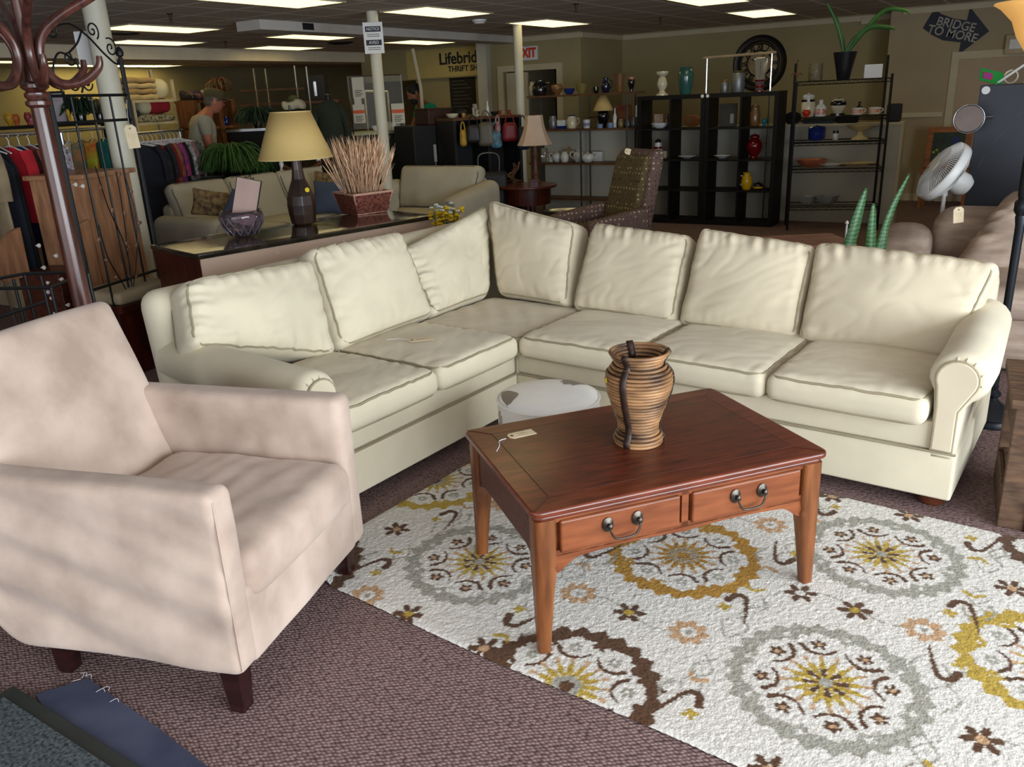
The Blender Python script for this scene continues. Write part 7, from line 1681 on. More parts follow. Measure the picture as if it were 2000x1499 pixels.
# big fern on a blue topped table
fp_ = GD(455, 345, 9.75)
FT = thing('display_table', 'low table with blue edge under the large fern', 'table', (fp_.x, fp_.y, 0), YAW)
MB().span((-0.38, -0.22, fp_.z - 0.03), (0.38, 0.22, fp_.z)).build('tabletop', mat('blue_edge', hx(60, 84, 100), 0.5), FT, smooth=False)
for x in (-0.34, 0.34):
    for y in (-0.18, 0.18): MB().span((x - .025, y - .025, 0), (x + .025, y + .025, fp_.z - 0.03)).build('leg', M_espresso, FT, smooth=False)
P = fp_.copy(); bush('fern', 'large bright green grassy fern behind the grey sofa', P, 0.42, 0.42, 420, M_grass, droop=0.75, pot=0.12, w=0.009, seed=9)
P = GD(505, 250, 11.2); SB = thing('display_stand', 'black draped display stand with mirrored top behind the desk lamp', 'stand', (P.x, P.y, 0), YAW)
MB().span((-0.30, -0.2, 0), (0.35, 0.2, P.z - 0.03)).build('base', M_espresso, SB, smooth=False); MB().span((-0.34, -0.24, P.z - 0.03), (0.37, 0.24, P.z)).build('mirror_top', M_chrome, SB, smooth=False)
bush('fern', 'dark green grassy plant on the mirrored display stand', P, 0.30, 0.30, 220, M_dkgreen, droop=0.7, pot=0.08, w=0.010, seed=10)
P = GD(505, 300, 10.3); P.z = 0.75; PSt = boxthing('plant_stand', 'small dark stand carrying a trailing plant left of the desk lamp', 'stand', [('top', [((-0.15, -0.15, 0.72), (0.15, 0.15, 0.75))], M_espresso), ('post', [((-0.03, -0.03, 0), (0.03, 0.03, 0.72))], M_espresso)], M_espresso, (P.x, P.y, 0), YAW)
bush('ivy', 'leafy green trailing plant left of the desk lamp base', P, 0.22, 0.40, 160, mat('ivy_green', hx(36, 90, 40), 0.5, var=0.2), droop=0.6, pot=0.07, w=0.012, seed=12)
# brown shelves with shoes and bric-a-brac
b0, b1_ = GD(398, 330, 11.0), GD(478, 330, 11.4)
BS = thing('wooden_shelf', 'brown wooden shelves stacked with small goods behind the man in grey', 'shelf', (b0.x, b0.y, 0), math.atan2(b1_.y - b0.y, b1_.x - b0.x)); bl = (b1_ - b0).xy.length
M_oak = wood('orange_oak', hx(84, 48, 20), hx(134, 82, 40), 0.5, 2, (10, 10, 2))
zs1, zs2 = GD(430, 194, 11.2).z, GD(430, 246, 11.2).z
for z in (zs1, zs2, 0.45): MB().span((0, -0.02, z - 0.03), (bl, 0.34, z)).build('shelf_board', M_oak, BS, smooth=False)
for x in (0.03, bl * 0.62, bl - 0.03): MB().span((x - .03, 0, 0), (x + .03, 0.32, zs1 - 0.03)).build('upright', M_oak, BS, smooth=False)
random.seed(6)
shoe_m = [mat('shoe%d' % i, c, 0.4, var=0.1) for i, c in enumerate((hx(30, 24, 26), hx(90, 60, 60), hx(60, 40, 70), hx(160, 150, 140), hx(40, 44, 60)))]
def shoe(label, P, ang, m, group):
    t = thing('shoe', label, 'shoe', P, ang, group); q = MB()
    q.softbox((0, 0, 0.035), (0.045, 0.12, 0.035), 0.03, (3, 8, 3), lambda p: Vector((p.x * (1 - 0.3 * max(0, -p.y / 0.12)), p.y, p.z * (1 + 0.9 * max(0, p.y / 0.12)) + (0.03 * max(0, p.y / 0.12))))); q.build('upper', m, t)
    q = MB(); q.softbox((0, 0, 0.006), (0.046, 0.122, 0.006), 0.005, (3, 6, 1)); q.build('sole', M_blk, t)
lx = Vector((math.cos(BS.rotation_euler[2]), math.sin(BS.rotation_euler[2]), 0)); ly = Vector((-lx.y, lx.x, 0))
nsh = int(bl / 0.105)
for i in range(nsh):
    shoe(('first', 'second', 'third', 'fourth', 'fifth', 'sixth', 'seventh', 'eighth', 'ninth')[i % 9] + ' small shoe from the left on top of the brown wooden shelves', b0 * 1 + lx * (0.06 + i * 0.104) + ly * 0.15 + Vector((0, 0, zs1 - b0.z + 0.001)), BS.rotation_euler[2], shoe_m[i % 5], 'shoes in a row on the brown shelves')
for i, (f_, z, w_, h_, pf, m_, lab) in enumerate(((0.15, zs2, 10, 16, 'bottle', M_brnz, 'brown bottle'), (0.3, zs2, 9, 20, 'bottle', M_crm, 'cream bottle'), (0.42, zs2, 12, 14, 'urn', M_redg, 'red vase'), (0.52, zs2, 9, 18, 'stick', M_oliv, 'olive candlestick'), (0.75, zs2, 14, 12, 'teapot', M_wht, 'white teapot'), (0.88, zs2, 10, 16, 'jar', M_cob, 'blue jar'), (0.3, 0.45, 14, 14, 'bowl', M_wht, 'white bowl'), (0.6, 0.45, 16, 12, 'jar', M_terra, 'terracotta jar'))):
    P = b0 + lx * bl * f_ + ly * 0.12; pr = P.copy()
    t = item(lab.split()[-1], lab + (' on the middle board of the brown shelves' if z == zs2 else ' on the lowest board of the brown shelves'), lab.split()[-1], 440, 246, w_, h_, 0, z + 0.001, pf, m_, d=11.2); t.location = (P.x, P.y, z + 0.001)
P = GD(462, 190, 11.6); P.z = zs1; bush('flower_arrangement', 'orange and green silk flower arrangement above the brown shelves', Vector((b1_.x, b1_.y, zs1)) - lx * 0.1 + ly * 0.15, 0.18, 0.30, 90, mat('autumn_leaf', hx(150, 60, 30), 0.6, col2=hx(60, 80, 40), vscale=8), seed=14, pot=0.06, w=0.012)
# white shelf of folded linens
l0, l1 = GD(268, 248, 11.0), GD(350, 248, 11.3)
LS = thing('linen_shelf', 'white metal shelf unit with folded linens left of the man in grey', 'shelf', (l0.x, l0.y, 0), math.atan2(l1.y - l0.y, l1.x - l0.x)); ll = (l1 - l0).xy.length
M_cmet = mat('cream_metal', hx(190, 176, 140), 0.5)
zl1, zl2 = GD(310, 194, 11.1).z, GD(310, 238, 11.1).z
for z in (zl1, zl2, 0.8): MB().span((0, 0, z - 0.03), (ll, 0.4, z)).build('shelf_board', M_cmet, LS, smooth=False)
for x in (0.0, ll): 
    for y in (0.0, 0.4): MB().span((x - .015, y - .015, 0), (x + .015, y + .015, zl1 + (0.35 if (y > 0) else 0.22 if x > 0 else 0))).build('post', M_cmet, LS, smooth=False)
lx2 = Vector((math.cos(LS.rotation_euler[2]), math.sin(LS.rotation_euler[2]), 0)); ly2 = Vector((-lx2.y, lx2.x, 0))
def folded(name, label, f_, z, w_, d_, h_, m, group=None):
    P = Vector((l0.x, l0.y, 0)) + lx2 * ll * f_ + ly2 * 0.2; P.z = z + 0.001
    t = thing(name, label, 'linen', P, LS.rotation_euler[2], group); q = MB(); q.softbox((0, 0, h_ / 2), (w_ / 2, d_ / 2, h_ / 2), h_ * 0.45, (6, 5, 2), lambda p: p + Vector((0, 0, 0.012 * noise.noise(p * 9)))); q.build('cloth', m, t, ang=0)
M_lin = [mat('linen_cream', hx(190, 166, 116), 0.95, var=0.08), mat('linen_tan', hx(166, 136, 90), 0.95, var=0.08), mat('linen_white', hx(206, 196, 160), 0.95, var=0.05), mat('linen_red', hx(150, 26, 40), 0.9, var=0.08), mat('linen_check', hx(190, 180, 140), 0.9, col2=hx(30, 30, 34), vscale=40), mat('linen_navy', hx(30, 34, 54), 0.9)]
for i in range(4): folded('folded_blanket', ('lowest', 'second', 'third', 'topmost')[i] + ' cream blanket in the stack on the white shelf', 0.28, zl1 + 0.062 * i, 0.42, 0.36, 0.06, M_lin[i % 2])
folded('folded_sheet', 'white slumped sheet bundle on top of the white shelf', 0.78, zl1, 0.30, 0.30, 0.24, M_lin[2])
folded('red_cushion', 'red cushion on the lower board of the white shelf', 0.75, zl2 + 0.09, 0.30, 0.26, 0.18, M_lin[3])
folded('white_cushion', 'round white cushion next to the red cushion', 0.45, zl2 + 0.09, 0.18, 0.22, 0.18, M_lin[2])
folded('checked_blanket', 'black and cream checked blanket under the cushions', 0.55, zl2, 0.5, 0.32, 0.085, M_lin[4])
folded('navy_towel', 'navy towels at the left of the checked blanket', 0.12, zl2, 0.14, 0.3, 0.16, M_lin[5])

# ================================================================== people
def skinmesh(name, verts, edges, radii, m, parent, sub=2, root=0):
    me = bpy.data.meshes.new(name); me.from_pydata([tuple(v) for v in verts], edges, []); me.update()
    o = bpy.data.objects.new(name, me); COL.objects.link(o); me.materials.append(m)
    if parent: o.parent = parent
    md = o.modifiers.new('skin', 'SKIN'); md.use_smooth_shade = True
    for i, d in enumerate(me.skin_vertices[0].data):
        r = radii[i]; d.radius = r if isinstance(r, tuple) else (r, r); d.use_root = (i == root)
    s = o.modifiers.new('sub', 'SUBSURF'); s.levels = sub; s.render_levels = sub
    return o
def head_mesh(mb, c, s, R):
    """a head with brow, nose, chin and ears; faces +y"""
    nu_, nv_ = 28, 22; vs = []
    for j in range(nv_):
        ph = PI * (j + 0.5) / nv_ - PI / 2
        for i in range(nu_):
            th = 2 * PI * i / nu_; x, y, z = math.cos(ph) * math.sin(th), math.cos(ph) * math.cos(th), math.sin(ph)
            X, Y_, Z = x * 0.076, y * 0.095, z * 0.118
            if z < 0: X *= 1 + 0.30 * z; Y_ *= 1 + 0.12 * z
            if y > 0.3:
                f = (y - 0.3) / 0.7
                Y_ -= 0.012 * f * math.exp(-((z - 0.12) / 0.12) ** 2) * (math.exp(-((abs(x) - 0.35) / 0.18) ** 2))     # eye sockets
                Y_ += 0.024 * math.exp(-(x / 0.13) ** 2) * math.exp(-((z + 0.12) / 0.16) ** 2)                            # nose
                Y_ += 0.007 * math.exp(-(x / 0.3) ** 2) * math.exp(-((z + 0.45) / 0.07) ** 2)                             # lips
                Y_ += 0.010 * math.exp(-(x / 0.35) ** 2) * math.exp(-((z + 0.78) / 0.16) ** 2)                            # chin
            vs.append(c + R @ (Vector((X, Y_, Z)) * s))
    fs = [(j * nu_ + i, (j + 1) * nu_ + i, (j + 1) * nu_ + (i + 1) % nu_, j * nu_ + (i + 1) % nu_) for j in range(nv_ - 1) for i in range(nu_)]
    fs.append(tuple(range(nu_))); fs.append(tuple(reversed([(nv_ - 1) * nu_ + i for i in range(nu_)])))
    mb.add(vs, fs)
    for sx in (-1, 1):
        mb.softbox(c + R @ (Vector((sx * 0.078, -0.008, 0.0)) * s), (0.008 * s, 0.018 * s, 0.032 * s), 0.007, (2, 3, 3), None, R)
def person(label, P, ang, hgt, J, skin, shirt, pants, hair, hat=None, beard=None, sleeve=0.6, tilt=(0, 0)):
    """J: joint positions in body heights (x right, y forward, z up)"""
    t = thing('person', label, 'person', P, ang); S = hgt
    Ms = mat('skin' + label[:9], skin, 0.6, var=0.05); Mh = mat('hair' + label[:9], hair, 0.8, var=0.1); Mt = mat('shirt' + label[:9], shirt, 0.9, var=0.05, vscale=5); Mp = mat('pants' + label[:9], pants, 0.9, var=0.08)
    names = ['pelvis', 'waist', 'chest', 'neck', 'head', 'shL', 'elL', 'wrL', 'shR', 'elR', 'wrR', 'hipL', 'knL', 'anL', 'toL', 'hipR', 'knR', 'anR', 'toR']
    ix = {n_: i for i, n_ in enumerate(names)}; V_ = [Vector(J[n_]) * S for n_ in names]
    E_ = [('pelvis', 'waist'), ('waist', 'chest'), ('chest', 'neck'), ('neck', 'head'), ('chest', 'shL'), ('shL', 'elL'), ('elL', 'wrL'), ('chest', 'shR'), ('shR', 'elR'), ('elR', 'wrR'), ('pelvis', 'hipL'), ('hipL', 'knL'), ('knL', 'anL'), ('anL', 'toL'), ('pelvis', 'hipR'), ('hipR', 'knR'), ('knR', 'anR'), ('anR', 'toR')]
    rad = {'pelvis': .075, 'waist': .072, 'chest': .082, 'neck': .032, 'head': .03, 'shL': .034, 'elL': .025, 'wrL': .016, 'hipL': .05, 'knL': .034, 'anL': .024, 'toL': .02}
    R_ = [rad.get(n_, rad.get(n_[:-1] + 'L')) * S for n_ in names]
    edges = [(ix[a], ix[b_]) for a, b_ in E_]
    # hands: palm, four fingers and a thumb as short chains, joined to the same body mesh
    for sd in ('L', 'R'):
        w_ = Vector(J['wr' + sd]) * S; e_ = Vector(J['el' + sd]) * S; d = (w_ - e_).normalized(); sx = -1 if sd == 'L' else 1
        side = d.cross(Vector((1, 0, 0))).normalized(); palm = w_ + d * 0.045 * S
        V_.append(palm); R_.append(0.018 * S); pi = len(V_) - 1; edges.append((ix['wr' + sd], pi))
        for k in range(4):
            off = side * (k - 1.5) * 0.011 * S; f1 = palm + d * 0.02 * S + off; f2 = f1 + (d * 0.9 + Vector((-sx * 0.25, 0, 0))) * (0.022 + 0.004 * (1.5 - abs(k - 1.5))) * S; f3 = f2 + (d * 0.6 + Vector((-sx * 0.7, 0, 0))) * 0.016 * S
            for i_, (q_, r_) in enumerate(((f1, .0052), (f2, .0048), (f3, .004))):
                V_.append(q_); R_.append(r_ * S); edges.append((pi if i_ == 0 else len(V_) - 2, len(V_) - 1))
        th = palm - d * 0.005 * S + side * 0.020 * S; V_.append(th); R_.append(0.0058 * S); edges.append((pi, len(V_) - 1)); V_.append(th + (d * 0.8 + side * 0.6) * 0.022 * S); R_.append(0.005 * S); edges.append((len(V_) - 2, len(V_) - 1))
    skinmesh('body', V_, edges, R_, Ms, t, 1)
    # shirt and trousers a little outside the body
    def sub(names_, mult, m, nm, extra=None, cut=None):
        vs_ = []; rr = []; id_ = {}
        for n_ in names_: id_[n_] = len(vs_); vs_.append(Vector(J[n_]) * S); rr.append(rad.get(n_, rad.get(n_[:-1] + 'L')) * S * mult)
        ed = [(id_[a], id_[b_]) for a, b_ in E_ if a in id_ and b_ in id_]
        if cut:
            for sh_, el_ in cut:
                k2 = Vector(J[sh_]) * S * (1 - sleeve) + Vector(J[el_]) * S * sleeve; vs_.append(k2); rr.append(0.036 * S); ed.append((id_[sh_], len(vs_) - 1))
        if extra:
            for a, p_, r_ in extra: vs_.append(Vector(p_) * S); rr.append(r_ * S); ed.append((id_[a], len(vs_) - 1))
        return skinmesh(nm, vs_, ed, rr, m, t, 1)
    nk = tuple(Vector(J['chest']) * 0.45 + Vector(J['neck']) * 0.55)
    hem = tuple(Vector(J['pelvis']) * 0.9 + Vector(J['waist']) * 0.1)
    sub(['waist', 'chest', 'shL', 'shR'], 1.3, Mt, 'shirt', extra=(('chest', nk, 0.05), ('waist', hem, 0.092)), cut=(('shL', 'elL'), ('shR', 'elR')))
    sub(['pelvis', 'hipL', 'knL', 'anL', 'hipR', 'knR', 'anR'], 1.2, Mp, 'trousers')
    for a in ('L', 'R'):
        q = MB(); q.softbox(Vector(J['an' + a]) * S * 0.5 + Vector(J['to' + a]) * S * 0.5 + Vector((0, 0.01, -0.004)), (0.045, 0.13, 0.036), 0.03, (3, 6, 3)); q.build('shoe', M_blk, t)
    hc = Vector(J['head']) * S + Vector((0, 0.012, 0.03)); Rh = rx(tilt[0]) @ rz(tilt[1]); sc_ = hgt / 1.78
    q = MB(); head_mesh(q, hc, sc_ * 1.05, Rh); hd = q.build('head', Ms, t, ang=0)
    q = MB(); q.softbox(hc + Rh @ Vector((0, -0.016, 0.045)) * sc_, (0.088 * sc_, 0.098 * sc_, 0.085 * sc_), 0.078 * sc_, (8, 8, 6), lambda p: p + p.normalized() * 0.006 * noise.noise(p * 40), Rh); q.build('hair', Mh, t, ang=0)
    q = MB(); q.softbox(hc + Rh @ Vector((0, -0.060, 0.0)) * sc_, (0.07 * sc_, 0.04 * sc_, 0.06 * sc_), 0.035, (4, 4, 4), None, Rh); q.build('hair', Mh, t, ang=0)
    for sx in (-1, 1):
        q = MB(); q.lathe([(0.0, 0), (0.011, 0.002), (0.0, 0.006)], 8, hc + Rh @ Vector((sx * 0.030, 0.086, 0.015)) * sc_, R=Rh @ rx(-PI / 2)); q.build('eye', mat('eye_dark', hx(40, 30, 26), 0.3), t)
    if beard:
        q = MB(); q.softbox(hc + Rh @ Vector((0, 0.052, -0.072)) * sc_, (0.055 * sc_, 0.046 * sc_, 0.05 * sc_), 0.04, (6, 5, 5), None, Rh); q.build('beard', Mh, t, ang=0)
    if hat:
        Mc = mat('cap_fabric', hat, 0.9, var=0.1)
        q = MB(); q.softbox(hc + Rh @ Vector((0, -0.008, 0.072)) * sc_, (0.094 * sc_, 0.105 * sc_, 0.062 * sc_), 0.058 * sc_, (8, 8, 5), None, Rh); c_ = q.build('cap', Mc, t, ang=0)
        q = MB(); q.softbox(hc + Rh @ Vector((0, 0.125, 0.045)) * sc_, (0.07 * sc_, 0.055 * sc_, 0.006), 0.005, (6, 6, 1), None, Rh @ rx(-0.12)); q.build('visor', Mc, c_, ang=0)
    return t
JS = {'pelvis': (0, 0, .53), 'waist': (0, 0.005, .61), 'chest': (0, 0.0, .745), 'neck': (0, 0.012, .85), 'head': (0, 0.03, .90), 'shL': (-.115, 0, .80), 'elL': (-.135, 0.0, .62), 'wrL': (-.125, 0.06, .48), 'shR': (.115, 0, .80), 'elR': (.135, 0.0, .62), 'wrR': (.125, 0.06, .48),
      'hipL': (-.05, 0, .50), 'knL': (-.055, 0.01, .28), 'anL': (-.055, 0, .045), 'toL': (-.06, .07, .02), 'hipR': (.05, 0, .50), 'knR': (.055, 0.01, .28), 'anR': (.055, 0, .045), 'toR': (.06, .07, .02)}
J1 = dict(JS); J1.update({'chest': (0, 0.03, .745), 'neck': (0, 0.075, .84), 'head': (0, 0.115, .885), 'shL': (-.115, 0.03, .795), 'shR': (.115, 0.03, .795), 'elR': (.145, 0.03, .63), 'wrR': (.13, 0.13, .50), 'elL': (-.14, 0.05, .63), 'wrL': (-.10, 0.16, .52)})
p1 = GD(382, 230, 10.75)
person('man in grey t-shirt and olive cap seen from the side browsing at the brown shelves', (p1.x, p1.y, 0), YAW + math.radians(-62), 1.93, J1, hx(170, 104, 78), hx(158, 152, 134), hx(30, 34, 48), hx(90, 84, 76), hat=hx(84, 74, 46), tilt=(math.radians(-14), 0))
J2 = dict(JS); J2.update({'neck': (0, 0.04, .845), 'head': (0, 0.075, .885), 'elL': (-.15, 0.06, .65), 'wrL': (-.07, 0.17, .58), 'elR': (.15, 0.06, .65), 'wrR': (.07, 0.17, .58)})
p2 = GD(832, 220, 12.9)
person('man with black hair and beard in a teal t-shirt looking down behind the counter', (p2.x, p2.y, 0), YAW + math.radians(115), 1.93, J2, hx(140, 92, 68), hx(20, 140, 110), hx(24, 26, 34), hx(16, 14, 16), beard=True, tilt=(math.radians(-24), 0))

# ================================================================== counter area
c0_, c1_ = GD(652, 262, 11.6), GD(806, 257, 12.0)
CN = thing('counter', 'service counter with pale top behind the wheat basket', 'counter', (c0_.x, c0_.y, 0), math.atan2(c1_.y - c0_.y, c1_.x - c0_.x)); cl_ = (c1_ - c0_).xy.length; zcn = c0_.z
MB().span((0, 0, zcn - 0.04), (cl_, 0.5, zcn)).build('countertop', mat('pale_laminate', hx(190, 190, 150), 0.4), CN, smooth=False, bevel=0.004)
MB().span((0.02, 0.03, 0), (cl_ - 0.02, 0.48, zcn - 0.04)).build('cabinet', mat('dark_green_front', hx(44, 50, 44), 0.6), CN, smooth=False)
MB().span((0.05, 0.02, zcn - 0.18), (0.12, 0.03, zcn - 0.06)).build('small_notice', M_white, CN, smooth=False)
cx_ = Vector((math.cos(CN.rotation_euler[2]), math.sin(CN.rotation_euler[2]), 0))
def paper(label, px0, py0, px1, py1, d, band=False, lines=4, txt=None):
    a, b_ = GD(px0, py0, d), GD(px1, py1, d); k = mpp(a); W_, H_ = (px1 - px0) * k, (py1 - py0) * k; c = (a + b_) / 2
    t = thing('paper_notice', label, 'sign', (c.x, c.y, c.z - H_ / 2), YAW)
    MB().span((-W_ / 2, -0.003, 0), (W_ / 2, 0.003, H_)).build('sheet', mat('notice_paper', hx(206, 200, 184), 0.8, var=0.02), t, smooth=False)
    if band: MB().span((-W_ / 2 * 0.98, -0.005, H_ * 0.52), (W_ / 2 * 0.98, -0.003, H_ * 0.70)).build('orange_band', mat('orange_band', hx(220, 96, 50), 0.6), t, smooth=False)
    for i in range(lines): MB().span((-W_ * 0.32, -0.0045, H_ * (0.10 + 0.085 * i)), (W_ * (0.2 + 0.12 * (i % 2)), -0.003, H_ * (0.13 + 0.085 * i))).build('print_line', M_flag, t, smooth=False)
    return t, W_, H_
dS = 11.3
screen0, screen1 = GD(690, 258, dS + 0.12), GD(792, 258, dS + 0.26)
SCN = thing('counter_screen', 'clear screen on the service counter with notices taped to it', 'screen', (screen0.x, screen0.y, 0), math.atan2(screen1.y - screen0.y, screen1.x - screen0.x)); sl_ = (screen1 - screen0).xy.length
zst = GD(700, 148, dS).z
for x in (0.0, sl_): MB().tube([(x, 0, 0.0), (x, 0, zst)], 0.012, 6).build('post', M_chrome, SCN)
MB().tube([(0, 0, zst), (sl_, 0, zst)], 0.008, 6).build('top_rail', M_chrome, SCN)
MB().span((0, -0.003, zcn + 0.05), (sl_, 0.003, zst)).build('pane', mat('clear_screen', (0.9, 0.95, 0.95), 0.05, alpha=0.05, var=0, spec=0.1), SCN, smooth=False)
paper('white notice with black print, topmost on the counter screen', 688, 152, 711, 191, dS); paper('small blank white notice under the black printed one', 692, 192, 706, 204, dS, lines=0)
paper('white notice with an orange band left of the column', 690, 205, 713, 240, dS, True, 4); paper('white notice with an orange band right of the column', 765, 203, 790, 240, dS + 0.1, True, 4)
# shelf line on the counter back wall
MBs = MB(); a = GD(712, 178, 14.3); b_ = GD(757, 179, 14.5); MBs.tube([a, b_], 0.02, 6); MBs.tube([(a.x, a.y, 0), a], 0.015, 6); MBs.tube([(b_.x, b_.y, 0), b_], 0.015, 6); single('rail_stand', MBs, M_crm, 'cream rail crossing behind the notice column', 'rail')
# dark jacket on a mannequin
jp = GD(642, 205, 11.0); jt = thing('mannequin', 'mannequin torso wearing a dark green jacket right of the desk lamp', 'mannequin', (jp.x, jp.y, 0), YAW)
zj = GD(640, 195, 10.9).z
q = MB(); q.lathe([(0.16, zj - 0.62), (0.165, zj - 0.4), (0.15, zj - 0.25), (0.17, zj - 0.10), (0.10, zj - 0.03), (0.05, zj + 0.0)], 20, sc=(1, 0.65)); q.build('jacket', mat('dark_green_cloth', hx(44, 52, 40), 0.9, var=0.1), jt)
for s in (-1, 1): q = MB(); q.tube(catmull([(s * 0.13, 0, zj - 0.09), (s * 0.20, 0, zj - 0.3), (s * 0.19, 0.02, zj - 0.56)], 5), 0.045, 8); q.build('sleeve', MC['dark_green_cloth'], jt)
q = MB(); q.lathe([(0.04, zj - 0.02), (0.035, zj + 0.06), (0.0, zj + 0.07)], 12); q.build('neck_block', M_black, jt); q = MB(); q.lathe([(0.18, 0), (0.18, 0.02), (0.02, 0.03), (0.02, zj - 0.6)], 16); q.build('stand', M_black, jt)
# little mannequin bust with a white wrap behind the lampshade
wp = GD(575, 214, 10.9); wt = thing('hat_display', 'green hat with white scarf on a dark stand peeking over the desk lamp shade', 'hat', (wp.x, wp.y, 0), YAW)
q = MB(); q.lathe([(0.15, 0), (0.15, 0.02), (0.025, 0.04), (0.025, wp.z - 0.05), (0.11, wp.z - 0.02), (0.12, wp.z)], 16); q.build('stand', M_espresso, wt)
q = MB(); q.softbox((0, 0, wp.z + 0.05), (0.135, 0.10, 0.055), 0.05, (8, 6, 4), lambda p: p + Vector((0, 0, 0.015 * math.sin(p.x * 30)))); q.build('scarf', mat('white_knit', hx(196, 188, 160), 0.9), wt)
q = MB(); q.lathe([(0.10, wp.z + 0.10), (0.06, wp.z + 0.115), (0.045, wp.z + 0.16), (0.0, wp.z + 0.17)], 16); q.build('hat', mat('olive_hat', hx(84, 86, 50), 0.9), wt)
# big black clothes cabinets and suitcases beside the counter
k0, k1 = GD(806, 247, 11.0), GD(882, 246, 11.3)
BC = thing('black_cabinet', 'black low cabinet with a white tassel handle right of the service counter', 'cabinet', (k0.x, k0.y, 0), math.atan2(k1.y - k0.y, k1.x - k0.x)); kl = (k1 - k0).xy.length
M_bl2 = mat('matte_black', hx(16, 17, 22), 0.6, var=0.05)
MB().span((0, 0, 0), (kl, 0.5, k0.z)).build('body', M_bl2, BC, smooth=False, bevel=0.01)
q = MB(); q.tube([(kl * 0.5, -0.02, k0.z * 0.82), (kl * 0.5, -0.02, k0.z * 0.66)], 0.022, 8); q.tube([(kl * 0.5, -0.02, k0.z * 0.66), (kl * 0.47, -0.02, k0.z * 0.5)], 0.006, 5); q.build('tassel', mat('pale_grey_tag', hx(150, 150, 156), 0.6), BC)
bk0 = GD(815, 246, 11.15); wbk = thing('wicker_basket', 'dark red brown rectangular wicker basket on the black cabinet', 'basket', (BC.location.x, BC.location.y, k0.z + 0.002), BC.rotation_euler[2])
q = MB(); q.span((kl * 0.44, 0.03, 0), (kl * 1.06, 0.38, 0.19)); q.build('body', mat('dark_wicker', hx(70, 34, 26), 0.7, col2=hx(36, 18, 16), vscale=50, bump=0.6, bscale=90), wbk, smooth=False, bevel=0.015)
q = MB(); q.tube([(kl * 0.44, 0.03, 0.19), (kl * 1.06, 0.03, 0.19), (kl * 1.06, 0.38, 0.19), (kl * 0.44, 0.38, 0.19)], 0.014, 6, closed=True); q.build('rim', MC['dark_wicker'], wbk)
# tall table with glassware, handbags hanging below
g0, g1 = GD(884, 226, 10.7), GD(1018, 229, 11.2)
GT = thing('display_rack', 'tall dark display rack topped with glassware left of the bell shaded lamp', 'shelf', (g0.x, g0.y, 0), math.atan2(g1.y - g0.y, g1.x - g0.x)); gl_ = (g1 - g0).xy.length; gz_ = (g0.z + g1.z) / 2
MB().span((0, 0, gz_ - 0.03), (gl_, 0.45, gz_)).build('tabletop', M_sh, GT, smooth=False)
MB().span((0.0, 0.42, 0), (gl_, 0.45, gz_ - 0.03)).build('back_panel', M_bl2, GT, smooth=False)
for x in (0.02, gl_ * 0.5, gl_ - 0.02): MB().span((x - .02, 0, 0), (x + .02, 0.40, gz_ - 0.03)).build('upright', M_bl2, GT, smooth=False)
gx_ = Vector((math.cos(GT.rotation_euler[2]), math.sin(GT.rotation_euler[2]), 0)); gy_ = Vector((-gx_.y, gx_.x, 0))
def gitem(f_, dy, nm, lab, w_, h_, pf, m_, dz=0.0, **k):
    P = Vector((g0.x, g0.y, 0)) + gx_ * gl_ * f_ + gy_ * dy
    t = item(nm, lab, nm.replace('_', ' '), 950, 228, w_, h_, 0, gz_ + 0.002 + dz, pf, m_, d=10.9, **k); t.location = (P.x, P.y, gz_ + 0.002 + dz)
gitem(0.10, .2, 'dish', 'white oval dish stack at the left end of the glassware rack', 26, 8, 'bowl', M_crm)
gitem(0.28, .28, 'hat', 'black felt hat on the glassware rack', 22, 18, 'teapot', M_bl2)
gitem(0.22, .12, 'votive', 'small amber votive glass on the glassware rack', 8, 8, 'mug', mat('amber_votive', hx(180, 130, 70), 0.2))
for i, (f_, w_, h_) in enumerate(((0.36, 8, 18), (0.43, 8, 24), (0.50, 8, 20), (0.40, 7, 12), (0.47, 7, 14))):
    gitem(f_, 0.1 + 0.1 * (i % 3), 'glass', ('shortest', 'tallest', 'middle height', 'small front', 'small rear')[i] + ' clear drinking glass on the glassware rack', w_, h_, 'flare', M_glassclear)
gitem(0.62, .2, 'bottle', 'white bottle standing on the glassware rack', 6, 28, 'bottle', M_wht)
gitem(0.66, .1, 'bowl', 'dark spiky bowl on the glassware rack', 16, 8, 'bowl', M_bl2)
gitem(0.80, .2, 'ornament', 'left one of two small copper cones on the glassware rack', 10, 9, 'stick', mat('copper', hx(190, 110, 60), 0.3, metal=0.7)); gitem(0.94, .2, 'ornament', 'right one of two small copper cones on the glassware rack', 10, 9, 'stick', MC['copper'])
def bag(lab, px, py, w_, h_, c, d=10.6, c2=None):
    P = GD(px, py, d); k = mpp(P); W_, H_ = w_ * k, h_ * k; m_ = mat('bag_' + str(px), c, 0.5, col2=c2 or tuple(q * .6 for q in c), vscale=14 if c2 else 5)
    t = thing('handbag', lab, 'bag', (P.x, P.y, P.z - H_ / 2), YAW)
    q = MB(); q.softbox((0, 0, H_ / 2), (W_ / 2, 0.06, H_ / 2), 0.05, (6, 3, 6), lambda p: Vector((p.x * (1 - 0.12 * p.z / (H_ / 2)), p.y, p.z))); q.build('body', m_, t)
    q = MB(); q.tube(catmull([(-W_ * 0.3, 0, H_ * 0.92), (-W_ * 0.2, 0, H_ * 1.3), (0, 0, H_ * 1.45), (W_ * 0.2, 0, H_ * 1.3), (W_ * 0.3, 0, H_ * 0.92)], 5), 0.009, 6); q.build('handle', m_, t)
bag('red handbag hanging under the glassware rack', 996, 258, 30, 36, hx(130, 22, 30)); bag('teal and silver patterned bag hanging under the glassware rack', 969, 272, 22, 34, hx(90, 150, 170), c2=hx(40, 50, 70))
